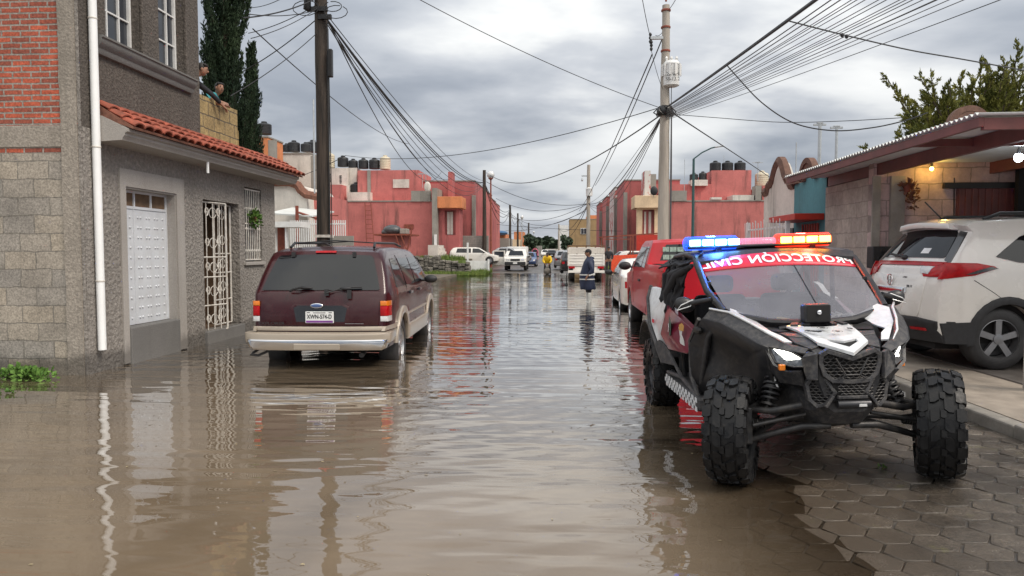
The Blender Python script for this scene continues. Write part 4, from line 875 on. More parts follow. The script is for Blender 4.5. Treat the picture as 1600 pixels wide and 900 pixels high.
# red roadside stand with bags
ST = thing('roof_stand', 'red flat roofed kiosk stacked with tarp bundles by the pink wall', 'kiosk', (X(622, 52), 52, 1.0))
mb = MB(); mb.box(X(590, 52), X(647, 52), 51, 54, Z(368, 52), Z(365.5, 52)); mb.build('roof', MT['rust'], ST, world=True)
mb = MB(); mb.box(X(598, 52), X(634, 52), 51.6, 54, .6, Z(368, 52)); mb.build('wall', MT['pink'], ST, world=True)
mb = MB(); mb.tube([(X(634, 51), 51, 1.2), (X(645, 51), 51, Z(352, 51))], .05, 5); mb.tube([(X(629, 51), 51, 1.2), (X(618, 51), 51, Z(366, 51))], .04, 5); mb.tube([(X(640, 51), 51, 1.2), (X(626, 51), 51, Z(366, 51))], .04, 5); mb.build('strut', MT['rust'], ST, world=True)
mb = MB(); mb.ball(at(613, 360, 52.4), .72, .6, .42, 14, 8); mb.ball(at(604, 363, 52.4), .4, .5, .25, 10, 6)
tag(mb.build('tarp_bundle', MT['tarp'], smooth=70), 'grey plastic tarp bundle lying on the red kiosk roof', 'bundle')
mb = MB(); mb.box(X(627, 52), X(638, 52), 51.5, 52.5, Z(365.4, 52), Z(357, 52)); tag(mb.build('crate', MT['blackcar'] if 0 else MT['grey'], bevel=.05), 'dark grey box at the right edge of the red kiosk roof', 'box')
# stone retaining wall, grass, white low wall
mb = MB(); rs = random.Random(2)
for i in range(46):
    for j in range(5):
        x_ = -12.0 + i * .125 * 1.0 + rs.uniform(-.03, .03); 
x_ = -11.5
while x_ < -6.3:
    w_ = rs.uniform(.3, .6); zt = 1.12 - .45 * sm(-9.5, -6.3, x_); z_ = -.1
    while z_ < zt:
        h_ = rs.uniform(.16, .32); mb.cbox((x_ + w_ / 2, 48.6 + rs.uniform(-.12, .12), z_ + h_ / 2), (w_ * .97, .7, h_ * .97), (rs.uniform(-.1, .1), rs.uniform(-.08, .08), rs.uniform(-.15, .15))); z_ += h_
    x_ += w_
tag(mb.build('stone_wall', MT['stone'], bevel=.05), 'low rough rubble stone wall at the grassy lot on the left', 'wall')
mb = MB(); mb.box(-45, -11.4, 48.4, 49, -.2, 1.1); tag(mb.build('earth_wall', MT['stone']), kind='structure')
mb = MB(); mb.box(-45, -6.6, 48.8, 50.6, -.2, 1.0); tag(mb.build('grass_lot', MT['grass']), kind='structure')
def blades(name, boxes, n, h, mat, seed):
    r = random.Random(seed); mb = MB()
    for (x0, x1, y0, y1, zf) in boxes:
        for i in range(n):
            x_, y_ = r.uniform(x0, x1), r.uniform(y0, y1); z_ = zf(x_, y_) if callable(zf) else zf
            hh = h * r.uniform(.4, 1.5) * (.6 + .8 * noise.noise(Vector((x_ * .7, y_ * .7, 2))) + .3); a = r.uniform(0, 6.28); w = h * .14; lx, ly = r.gauss(0, .25) * hh, r.gauss(0, .25) * hh
            mb.add([(x_ - w * math.cos(a), y_ - w * math.sin(a), z_), (x_ + w * math.cos(a), y_ + w * math.sin(a), z_), (x_ + lx, y_ + ly, z_ + hh)], [(0, 1, 2)])
    return tag(mb.build(name, mat, weld=False), kind='stuff')
blades('grass', [(-11.5, -5.6, 46.8, 48.4, .02), (-6.9, -4.9, 46.5, 53, .03), (-13, -6.6, 48.9, 50.6, 1.0), (3.9, 6.5, 46, 60, .2)], 2600, .26, MT['grass'], 8)
WLo = thing('white_low_wall', 'low white painted wall in front of the white estate car', 'wall', (X(725, 51), 51, .5))
mb = MB(); mb.box(X(690, 51), X(764, 51), 51, 51.15, .2, Z(407.5, 51)); mb.build('wall', MT['white'], WLo, world=True)
mb = MB(); 
for px_ in (729.5, 700, 762): mb.box(X(px_, 50.9), X(px_ + 2.6, 50.9), 50.85, 50.98, .2, Z(379 if px_ == 729.5 else 405, 51))
mb.build('post', MT['white'], WLo, world=True)
# wood ground cover under the bank etc.
# far trees, houses at the street end
def blobtree(name, label, base, h, w, seed, group=None, mat='far', n=900):
    r = random.Random(seed); th = thing(name, label, 'tree', base, group=group); mb = MB(); mb.tube([(0, 0, -.5), (0, 0, h * .5)], [w * .07, w * .04], 6); mb.build('trunk', MT['bark'], th)
    mb = MB(); cs = [(Vector((r.uniform(-.3, .3) * w, r.uniform(-.3, .3) * w, h * r.uniform(.4, .85))), w * r.uniform(.22, .36)) for _ in range(9)]
    for i in range(n):
        c, rad = r.choice(cs); d = Vector((r.gauss(0, 1), r.gauss(0, 1), r.gauss(0, 1))).normalized() * rad * r.uniform(.7, 1.1); p = c + d; s = w * .07 * r.uniform(.6, 1.4)
        u = Vector((r.gauss(0, 1), r.gauss(0, 1), r.gauss(0, 1))).normalized() * s; v = u.cross(Vector((r.gauss(0, 1), r.gauss(0, 1), r.gauss(0, 1)))).normalized() * s; mb.quad(p - u - v, p + u - v, p + u + v, p - u + v)
    mb.build('crown', MT[mat], th, weld=False)
blobtree('leafy_tree', 'small green tree beside the far poles on the left', (X(829, 128), 128, .4), 4.2, 2.6, 3)
blobtree('leafy_tree', 'dark tree standing just left of the tan house', (X(885.5, 122), 122, .4), 4.2, 1.9, 4)
mb = MB(); r_ = random.Random(77)
for i in range(70):
    px_ = r_.uniform(805, 930); Yt = r_.uniform(330, 460); base = at(px_, 392, Yt); ht = Z(372 + abs(px_ - 856) * .12, Yt) * r_.uniform(.7, 1.05)
    for j in range(110):
        d = Vector((r_.gauss(0, 1), r_.gauss(0, 1), r_.gauss(0, 1))).normalized(); p = Vector((base.x, Yt, ht * .55)) + Vector((d.x * 6, d.y * 6, d.z * ht * .5)); s = .8
        u = Vector((r_.gauss(0, 1), r_.gauss(0, 1), r_.gauss(0, 1))).normalized() * s; v = u.cross(Vector((0, .3, 1))).normalized() * s; mb.quad(p - u - v, p + u - v, p + u + v, p - u + v)
tag(mb.build('distant_wood', MT['far'], weld=False), kind='stuff')
for i, (a_, b_, yt, yb, Y_, mt, lab) in enumerate([(774, 795, 372, 395, 96, 'grey', 'low grey house beyond the pink row on the left'), (776, 790, 365, 372, 105, 'orange', 'small ochre roof room with a blue tarp beyond the left row'), (796, 812, 374, 395, 125, 'cream', 'low cream house between the far poles'), (803, 818, 362, 380, 150, 'orange', 'small orange house behind the far left poles'),
                                                   (852, 876, 389, 402, 250, 'creamw', 'long pale building at the far end of the street'), (874, 888, 352, 400, 150, 'white', 'narrow white house beside the tan house'), (820, 846, 384, 402, 200, 'grey', 'far grey house at the end of the left pavement')]):
    hbox('far_house', lab, X(a_, Y_), X(b_, Y_), Y_, Y_ + 8, .3, Z(yt, Y_), MT[mt], coping=False)
mb = MB(); mb.ball(at(783, 364, 104), 1.0, 1.5, .35, 10, 6); tag(mb.build('blue_tarp', MT['bluetarp'], smooth=60), 'crumpled blue tarp on the small ochre roof room', 'tarp')
# red steel frame and banner on the right
RF = thing('steel_frame', 'open dark red steel roof frame beside the truck', 'frame', (X(985, 52), 52, .2))
mb = MB()
for px_, y_ in ((938, 52), (941.5, 53), (985, 53), (989, 53), (1031, 53)): mb.box(X(px_, y_) - .05, X(px_, y_) + .05, y_, y_ + .1, .2, Z(371 - (px_ - 938) * .05, y_))
mb.prism([(X(936, 52), Z(372, 52)), (X(1033, 52), Z(365.5, 52)), (X(1033, 52), Z(363.5, 52)), (X(936, 52), Z(370, 52))], (0, 51.9, 0), (1, 0, 0), (0, 0, 1), (0, .12, 0)); mb.box(X(943, 57), X(985, 57), 56, 56.1, Z(375, 57), Z(373.5, 57)); mb.build('frame', MT['rust'], RF, world=True)
bn = thing('barrier_banner', 'orange red plastic barrier stretched along the right verge', 'barrier', (X(965, 47), 47, .2))
mb = MB(); mb.prism([(X(953, 47), .25), (X(1010, 47), .25), (X(1010, 47), Z(397, 47)), (X(957, 47), Z(399, 47))], (0, 47, 0), (1, 0, 0), (0, 0, 1), (0, .06, 0)); mb.build('panel', M('orange_red_plastic', (.80, .09, .03), .5), bn, world=True)
mb = MB(); [mb.box(X(q_, 47.1), X(q_, 47.1) + .07, 47.07, 47.14, .1, Z(396, 47)) for q_ in (955, 980, 1008)]; mb.build('post', MT['rust'], bn, world=True)
# ================================================================ POLES AND LAMPS
def pole(name, label, x, y, z0, z1, r0, r1, mat, cat='utility pole'):
    th = thing(name, label, cat, (x, y, z0)); mb = MB()
    rp = random.Random(int(x * 100)); n = 14
    mb.tube([(rp.gauss(0, .008), 0, (z1 - z0) * k / n) for k in range(n + 1)], [r0 + (r1 - r0) * k / n for k in range(n + 1)], 14); mb.build('shaft', mat, th, smooth=60)
    return th
# big wooden pole, left
WPX, WPY = -5.35, 16.0
WP = pole('wooden_pole', 'big dark tarred wooden pole standing behind the maroon car', WPX, WPY, -.1, 9.2, .16, .135, MT['polew'])
def wp(px, py, Y=WPY): p = at(px, py, Y); return Vector((p.x - WPX, p.y - WPY, p.z + .1))
mb = MB(); a_ = wp(519, 86); b_ = wp(519, 116); mb.cbox(((a_.x + b_.x) / 2 + .0, -.12, (a_.z + b_.z) / 2), (.10, .12, .62)); mb.build('splice_box', MT['black'], WP, bevel=.02)
mb = MB(); c_ = wp(500, 18); mb.box(-.20, .20, -.20, -.12, c_.z - .05, c_.z + .05); mb.box(-.02, .28, -.18, -.1, c_.z - .22, c_.z - .12); mb.tube([(-.22, -.2, c_.z + .5), (-.25, -.2, c_.z), (-.2, -.18, c_.z - .05)], [.06, .09, .04], 8)
mb.tube([(.16, -.1, .5), (.165, -.1, 3), (.17, -.1, c_.z - .3)], .016, 6); mb.tube([(.19, -.05, .5), (.2, -.05, 3), (.17, -.05, c_.z - .4)], .012, 6)
mb.build('bracket', MT['black'], WP, smooth=50)
mb = MB()
for cx_, cz_, rr_, ph in ((-.26, 0, .30, 0), (.42, -.1, .26, 1.2), (.35, .02, .2, 2.1), (-.2, .3, .22, .5)):
    pts = [(cx_ + rr_ * math.cos(q * .5 + ph), -.25, c_.z + cz_ + rr_ * .55 * math.sin(q * .5 + ph)) for q in range(13)]; mb.tube(pts, .010, 5)
mb.build('cable_loops', MT['wire'], WP)
mb = MB(); mb.cbox((0, 0, 2.05), (.34, .34, .06)); mb.build('metal_band', MT['steelw'], WP)
# concrete pole, right
CPY = 22.0; CPX = at(1038, 250, CPY).x
CP = pole('concrete_pole', 'tall concrete pole with a white transformer behind the red pickup', CPX, CPY, .1, Z(12, CPY), .20, .11, MT['polec'])
def cp(px, py, Y=CPY): p = at(px, py, Y); return Vector((p.x - CPX, p.y - CPY, p.z - .1))
q = cp(1048, 118); mb = MB(); mb.lathe((q.x, -.12, q.z - .36), [(.18, 0), (.235, .03), (.235, .62), (.25, .63), (.25, .67), (.19, .75), (.05, .78)], n=24); tr = mb.build('transformer', MT['white'], CP, smooth=35)
mb = MB()
for k in range(10): an = 2 * math.pi * k / 10; mb.cbox((q.x + .27 * math.cos(an), -.12 + .27 * math.sin(an), q.z + .12), (.05, .05, .34), (0, 0, an))
mb.build('cooling_fin', MT['white'], tr)
text('21 VM\n50-13.2', .14, 'lettering', MT['lettersk'], tr, Matrix.Translation((q.x, -.37, q.z - .12)) @ Matrix.Rotation(R(90), 4, 'X'))
mb = MB()
for k, dx_ in enumerate((-.15, 0, .15)): mb.lathe((q.x + dx_, -.12, q.z + .38), [(.025, 0), (.05, .02), (.025, .04), (.05, .06), (.025, .08), (.045, .10), (.02, .16)], n=10)
mb.build('insulator', MT['white'], CP, smooth=50)
q2 = cp(1016, 60); mb = MB(); mb.box(q2.x, .1, -.08, .02, q2.z - .04, q2.z + .04); mb.build('cross_arm', MT['galv'], CP)
mb = MB(); 
for dx_, dz in ((0, .0), (.03, -.22)): mb.lathe((q2.x + dx_, -.03, q2.z + dz), [(.025, -.16), (.05, -.1), (.025, -.05), (.05, 0), (.03, .06), (.05, .1), (.02, .16)], n=10)
mb.build('cutout_fuse', MT['black'], CP, smooth=50)
mb = MB(); q3 = cp(1043, 175); mb.tube([(-.1, 0, q3.z), (.1, 0, q3.z + .05)], .12, 10); mb.lathe((0, 0, q3.z - .12), [(.20, 0), (.24, .06), (.25, .14), (.22, .24), (.16, .3)], n=12)
for k in range(9):
    an = k * .9; mb.tube([(.2 * math.cos(an), .2 * math.sin(an), q3.z + .15), (.34 * math.cos(an + .5), .34 * math.sin(an + .5), q3.z - .02), (.22 * math.cos(an + 1), .22 * math.sin(an + 1), q3.z - .14)], .02, 5)
mb.build('cable_clamp', MT['black'], CP, smooth=50)
mb = MB(); mb.tube([(.21, -.05, .2), (.205, -.05, 4), (.19, -.05, q3.z)], .022, 6); mb.tube([(.17, -.12, .2), (.17, -.12, q3.z + 1)], .012, 5); mb.build('riser_cable', MT['wireg'], CP)
mb = MB(); 
for z_ in (8.2, 8.7, 7.5): mb.lathe((0, 0, z_), [(.135, 0), (.145, .01), (.145, .05), (.135, .06)], n=16)
mb.tube([(.0, 0, 9.0), (0, 0, 9.28)], .03, 8); mb.lathe((0, 0, 9.1), [(.03, 0), (.06, .03), (.03, .06), (.06, .09), (.02, .12)], n=10); mb.build('pole_band', MT['rust'], CP)
# far poles
fp = []
for (px, yt, Y_, w, mt, lab) in [(757, 265, 60, 7, 'polew', 'nearest dark wooden pole beside the left globe lamp'), (797, 320, 99, 4.6, 'polew', 'second dark wooden pole of the left row'), (809, 333, 124, 3.6, 'polew', 'third dark pole of the left row'), (826, 348, 168, 3.4, 'polew', 'fourth dark pole, farthest of the left row'),
                               (919, 258, 62, 7, 'polec', 'second concrete pole behind the white stake truck'), (873, 350, 150, 3.2, 'polec', 'far thin pole near the end of the street'), (881, 354, 170, 2.6, 'polec', 'farthest thin pole at the end of the street')]:
    r_ = w / 1110 * Y_ / 2; fp.append(pole('utility_pole', lab, X(px, Y_), Y_, .3, Z(yt, Y_), r_, r_ * .7, MT[mt]))
s_ = fp[4]; mb = MB(); zt = Z(300, 62) - .3; mb.lathe((.05, -.25, zt - .4), [(.2, 0), (.28, .03), (.28, .6), (.3, .65), (.1, .75)], n=14); mb.build('transformer', MT['white'], s_, smooth=40)
mb = MB(); mb.box(-.6, .05, -.05, .05, Z(275, 62) - .36, Z(275, 62) - .26); mb.lathe((-.55, 0, Z(280, 62) - .5), [(.05, 0), (.09, .1), (.05, .3)], n=8); mb.build('cross_arm', MT['galv'], s_)
def globe_lamp(px, yt, Y_, lab, mat='galv'):
    th = thing('street_lamp', lab, 'street lamp', (X(px, Y_), Y_, .3)); h = Z(yt, Y_) - .3; mb = MB(); mb.tube([(0, 0, 0), (0, 0, h - .5)], [.10, .06], 8); mb.lathe((0, 0, h - .55), [(.06, 0), (.12, .05), (.2, .12), (.2, .16)], n=12); mb.build('post', MT[mat], th, smooth=40)
    mb = MB(); mb.ball((0, 0, h - .12), .31, n=14, m=10); mb.build('globe', MT['clearlens'], th, smooth=80)
globe_lamp(767, 270, 58, 'globe street lamp on a thin rusty post beside the wooden pole', 'rust'); globe_lamp(815.5, 338, 130, 'small far globe street lamp between the left poles'); globe_lamp(834, 362, 200, 'farthest globe street lamp on the left')
SL = thing('street_lamp', 'green arm street lamp leaning right beside the concrete pole', 'street lamp', (X(1082, 38), 38, .2))
h_ = Z(250, 38) - .2; mb = MB(); mb.tube([(0, 0, 0), (0, 0, h_)], [.09, .06], 10); dxl = X(1118, 38) - X(1082, 38); mb.tube([(0, 0, h_), (dxl * .35, 0, h_ + .32), (dxl * .75, 0, h_ + .55), (dxl, 0, h_ + .62)], .035, 8); mb.build('post', MT['greenpole'], SL, smooth=50)
mb = MB(); mb.cbox((dxl + .1, 0, h_ + .63), (.5, .2, .07), (0, R(-8), 0)); mb.build('lamp_head', MT['galv'], SL, bevel=.02)
# rooftop antennas and post lamps
def stick(px, yt, yb, Y_, lab, head=None, r=.02):
    th = thing('antenna', lab, 'antenna', (X(px, Y_), Y_, Z(yb, Y_))); mb = MB(); h = Z(yt, Y_) - Z(yb, Y_); mb.tube([(0, 0, 0), (0, 0, h)], r, 6)
    if head == 'T': q_ = min(.4, Y_ * .0085); mb.box(-q_, q_ * .9, -.03, .03, h - .05, h + .0); mb.box(-q_ * .5, q_ * .4, -.05, .05, h, h + .03)
    if head == 'dish': mb.lathe((-.1, -.1, h - .3), [(.02, 0), (.25, -.05), (.3, -.1)], 'Y', 12)
    mb.build('mast', MT['galv'], th)
stick(1277, 198, 262, 20, 'grey mast with a crooked arm behind the teal gable', 'T', .045); stick(1303, 203, 258, 20, 'dark mast with a flat wide antenna behind the carport roof', 'T', .035)
stick(1241, 226, 290, 24, 'thin whip antenna above the cream gable'); stick(1182, 256, 285, 55, 'short mast with white box above the right tanks', 'T', .03); stick(1068, 250, 300, 55, 'thin mast between the concrete pole and green lamp')
stick(493, 150, 300, 30, 'thin crooked mast wrapped with vine left of the wooden pole', None, .035); stick(661, 345 - 75, 292, 58, 'thin aerial on the left pink roof', 'T'); stick(666, 265, 300, 58.2, 'white mast beside the satellite dish on the left roof'); stick(626, 263, 280, 61, 'short aerial behind the cream tank'); stick(1129, 245, 262, 62, 'aerial above the three high tanks')
p_ = at(668, 292, 57); th = thing('satellite_dish', 'white round satellite dish on the left pink parapet', 'satellite dish', p_); mb = MB(); mb.ball((0, 0, 0), .28, .10, .42, 14, 8); mb.build('dish', MT['creamw'], th, smooth=60); mb = MB(); mb.tube([(0, .05, 0), (0, .2, -.5)], .03, 6); mb.build('arm', MT['galv'], th)
p_ = at(1022, 298, 57); th = thing('satellite_dish', 'dark satellite dish above the cream balcony on the right', 'satellite dish', p_); mb = MB(); mb.ball((0, 0, 0), .3, .10, .36, 14, 8); mb.build('dish', MT['tank'], th, smooth=60); mb = MB(); mb.tube([(0, .05, 0), (0, .2, -.5)], .03, 6); mb.build('arm', MT['galv'], th)
# ================================================================ WIRES
def wire(a, b, sag=.3, r=.010, lab='thin black overhead cable', group='overhead cables', mat='wire', n=22, mid=None):
    a, b = Vector(a), Vector(b); pts = [a.lerp(b, k / n) - Vector((0, 0, 4 * sag * (k / n) * (1 - k / n))) for k in range(n + 1)]
    mb = MB(); mb.tube(pts, r, 5); return tag(mb.build('overhead_cable', MT[mat], smooth=80, weld=False), lab, 'cable', group)
CA = Vector((CPX, CPY - .05, Z(175, CPY)))
def ext(a, px, py, Y, Yend): b = at(px, py, Y); t = (Yend - a.y) / (b.y - a.y); return a + (b - a) * t
r_ = random.Random(12)
FAN = dict(lab='thin cable of the fan spreading up and right from the concrete pole', group='fan of cables from the concrete pole')
for i, px in enumerate([1285, 1296, 1312, 1330, 1345, 1358, 1372, 1380, 1392, 1404, 1420, 1436, 1452, 1462, 1492, 1524]):
    a_ = CA + Vector((0, 0, -.02 * i)); wire(a_, ext(a_, px, -8, 10, -3), .10 + r_.uniform(0, .10), .0065 if i > 1 else .009, mat='wireg' if i % 3 else 'wire', lab='fan cable from the concrete pole, %s from the left at the top edge' % ['first', 'second', 'third', 'fourth', 'fifth', 'sixth', 'seventh', 'eighth', 'ninth', 'tenth', 'eleventh', 'twelfth', 'thirteenth', 'fourteenth', 'fifteenth', 'sixteenth'][i], group=FAN['group'])
a_ = CA + Vector((0, 0, .06)); wire(a_, ext(a_, 1262, -2, 10, -3), .10, .022, 'thick black cable rising from the concrete pole to the top edge', None); wire(a_ + Vector((0, 0, .02)), ext(a_, 1270, -6, 10, -3), .07, .012, 'thin black cable running close under the thick one', None)
wire(at(1140, 104, 14.5), at(1640, 190, 14.0), .0, .001) if 0 else None
def px_wire(pts, r, lab, group=None, mat='wire'):   # pts: (px,py,Y) control points, smooth curve
    P = [at(*q) for q in pts]; out = []
    for i in range(len(P) - 1):
        p0, p1, p2, p3 = P[max(i - 1, 0)], P[i], P[i + 1], P[min(i + 2, len(P) - 1)]
        for k in range(8):
            t = k / 8; out.append(.5 * ((2 * p1) + (p2 - p0) * t + (2 * p0 - 5 * p1 + 4 * p2 - p3) * t * t + (3 * p1 - p0 - 3 * p2 + p3) * t ** 3))
    out.append(P[-1]); mb = MB(); mb.tube(out, r, 5); return tag(mb.build('overhead_cable', MT[mat], smooth=80, weld=False), lab, 'cable', group)
px_wire([(1136, 102, 14.6), (1150, 118, 14.5), (1190, 160, 14.2), (1240, 192, 13.9), (1300, 204, 13.6), (1360, 200, 13.3), (1412, 189, 13.2), (1450, 176, 13.1)], .012, 'slack black cable drooping from the thick cable to the juniper')
px_wire([(1233, 33, 11), (1320, 55, 11.2), (1420, 78, 11.5), (1500, 92, 11.7), (1600, 110, 12), (1700, 128, 12.3)], .011, 'black cable crossing in front of the juniper to the right edge')
px_wire([(1044, 178, 22), (1120, 184, 22), (1220, 191, 21), (1320, 189, 20), (1425, 183, 18)], .010, 'long thin cable running level from the concrete pole to the juniper')
px_wire([(1046, 173, 22), (1090, 202, 26), (1160, 248, 36), (1200, 275, 45), (1245, 305, 56)], .022, 'cable falling from the concrete pole to the right roofs')
p_ = at(1318, 56, 11.1); 
for q_ in (1316, 1323): mb = MB(); mb.ball(at(q_, 55 + (q_ - 1316) * .3, 11.15), .028, .028, .034, 10, 6); tag(mb.build('cable_weight', MT['black'], smooth=60), 'small black knob hanging on the crossing cable, ' + ('left one' if q_ == 1316 else 'right one'), 'cable weight')
# bundle left pole -> second left pole
A0 = Vector((WPX + .15, WPY, Z(24, WPY))); B0 = Vector((X(757, 60), 60, Z(284, 60)))
BL = dict(lab='cable of the sagging bundle from the wooden pole to the globe lamp', group='sagging cables on the left')
for i, (sg, rr_, dz) in enumerate([(1.0, .022, 0), (1.12, .022, 0), (1.3, .014, .0), (1.6, .012, -.05), (1.9, .012, -.1), (.75, .012, .1), (2.2, .013, -.1)]):
    wire(A0 + Vector((0, 0, dz)), B0 + Vector((0, 0, dz)), sg, rr_, mat='wire', **BL)
wire(A0, at(690, 268, 57), 1.9, .014, 'cable of the wooden pole ending on the left pink roofs', None); wire(A0, at(705, 279, 57), 1.2, .014, 'cable from the wooden pole to the tall pink fin', None)
wire(A0 + Vector((0, 0, 1.6)), at(1030, 168, 22), .25, .010, 'upper cable crossing the street down to the concrete pole', None)
wire(at(540, 243, 40), CA + Vector((-.1, 0, .1)), .7, .014, 'long cable crossing the street from left roofs to concrete pole', None); wire(at(400, 292, 47), at(540, 243, 40), .3, .02, 'cable along the left roofs behind the wooden pole', None)
wire(at(395, 45, 15.0), at(640, 225, 50), .5, .014, 'cable crossing behind the wooden pole down to the pink roofs', None)
# left side wires
for i, (a1, a2, b1, b2, Y2, r1) in enumerate([(380, 28, 497, -4, 16, .014), (388, 52, 497, 6, 16, .010), (392, 60, 500, 10, 16, .008), (372, 116, 497, 28, 16, .012), (388, 22, 500, 14, 16, .009), (384, 12, 450, -8, 15, .008), (360, 150, 497, 50, 16, .009)]):
    wire(at(a1, a2, 18 if i % 2 else 12.5), at(b1, b2, Y2), .08, r1, 'service cable between the cypress and the wooden pole', 'service cables left of the wooden pole')
# concrete pole to second concrete pole and onward
B1 = Vector((X(919, 62), 62, Z(318, 62)))
for sg, rr_ in ((.9, .020), (1.15, .013), (1.4, .013), (1.8, .012), (.5, .010)): wire(CA, B1, sg, rr_, 'cable of the bundle running from the concrete pole down the street', 'cable bundle on the right side')
P2 = Vector((X(797, 99), 99, Z(327, 99))); P3 = Vector((X(809, 124), 124, Z(340, 124))); P4 = Vector((X(826, 168), 168, Z(352, 168))); Q3 = Vector((X(873, 150), 150, Z(356, 150)))
for sg in (1.2, 1.9, 2.6): wire(B0, P2, sg, .03, 'far cable between the left row poles', 'far cables of the left poles')
for a_, b_ in ((P2, P3), (P3, P4)):
    for sg in (.8, 1.6): wire(a_, b_, sg, .03, 'far cable between the left row poles', 'far cables of the left poles')
for sg in (1.5, 2.5): wire(B1, Q3, sg, .03, 'far cable running to the end of the street on the right', 'far cables of the right poles')
for (a1, b1, Y1, a2, b2, Y2, sg) in [(760, 284, 60, 919, 318, 62, .8), (775, 310, 80, 919, 318, 62, 1.0), (770, 325, 86, 919, 318, 62, 1.5), (770, 350, 90, 1030, 362, 60, .2), (797, 333, 99, 919, 325, 62, 1.6), (775, 368, 99, 812, 362, 99, .1), (760, 270, 60, 1032, 180, 22.2, 1.4), (790, 360, 99, 915, 330, 62, .6)]:
    wire(at(a1, b1, Y1), at(a2, b2, Y2), sg, .022, 'thin cable crossing the far street between the rows', 'cables crossing the far street')
wire(at(1019, 85, 22), at(905, 330, 80), .4, .02, 'thin line slanting down left from the concrete pole top', 'lines falling from the concrete pole'); wire(at(1041, 45, 22), at(930, 290, 62), .4, .02, 'thin line slanting down left from the concrete pole top', 'lines falling from the concrete pole')
wire(at(1003, -5, 20), at(1016, 58, 22), .05, .010, 'short line dropping to the cross arm fuse', None); wire(at(1058, -5, 20), at(1046, 14, 22), .02, .010, 'short line above the concrete pole tip', None); wire(at(1042, 170, 22), at(1262, 0, 15), .1, .010, 'straight thin line rising beside the fan', None) if 0 else None
wire(at(1024, 55, 22), at(1042, 35, 22), .15, .008, 'curved jumper lead beside the cross arm', None); wire(at(1018, 80, 22), at(1036, 140, 21.8), .1, .008, 'jumper lead from the fuse to the transformer', None)

# ================================================================ PEOPLE
def skin_mesh(name, V, E, rad, mat, parent, sub=2, root=0):
    me = bpy.data.meshes.new(name); me.from_pydata(V, E, []); o = bpy.data.objects.new(name, me); COL.objects.link(o); o.parent = parent
    m = o.modifiers.new('skin', 'SKIN'); m.use_smooth_shade = True
    if not me.skin_vertices: me.skin_vertices.new()
    for i, sv in enumerate(me.skin_vertices[0].data):
        r = rad[i]; sv.radius = (r, r) if not isinstance(r, tuple) else r; sv.use_root = (i == root)
    s = o.modifiers.new('sub', 'SUBSURF'); s.levels = s.render_levels = sub
    me.materials.append(mat); return o
def hand(V, E, rad, wi, d, side, up, s=1.0):
    """palm with five fingers from wrist index wi in direction d"""
    w = Vector(V[wi]); d = Vector(d).normalized(); side = Vector(side).normalized(); up = Vector(up).normalized()
    pi = len(V); V.append(tuple(w + d * .07 * s)); rad.append(.028 * s); E.append((wi, pi))
    for k, (o_, ln) in enumerate(((-.030, .062), (-.010, .075), (.010, .070), (.030, .055))):
        b = w + d * .085 * s + side * o_ * s; m_ = b + d * ln * .55 * s - up * .010 * s; t_ = m_ + d * ln * .4 * s - up * .028 * s
        i0 = len(V); V += [tuple(b), tuple(m_), tuple(t_)]; rad += [.0095 * s, .0085 * s, .0075 * s]; E += [(pi, i0), (i0, i0 + 1), (i0 + 1, i0 + 2)]
    b = w + d * .035 * s - side * .030 * s; m_ = b + d * .030 * s - side * .022 * s; i0 = len(V); V += [tuple(b), tuple(m_ + d * .02 * s)]; rad += [.011 * s, .009 * s]; E += [(pi, i0), (i0, i0 + 1)]
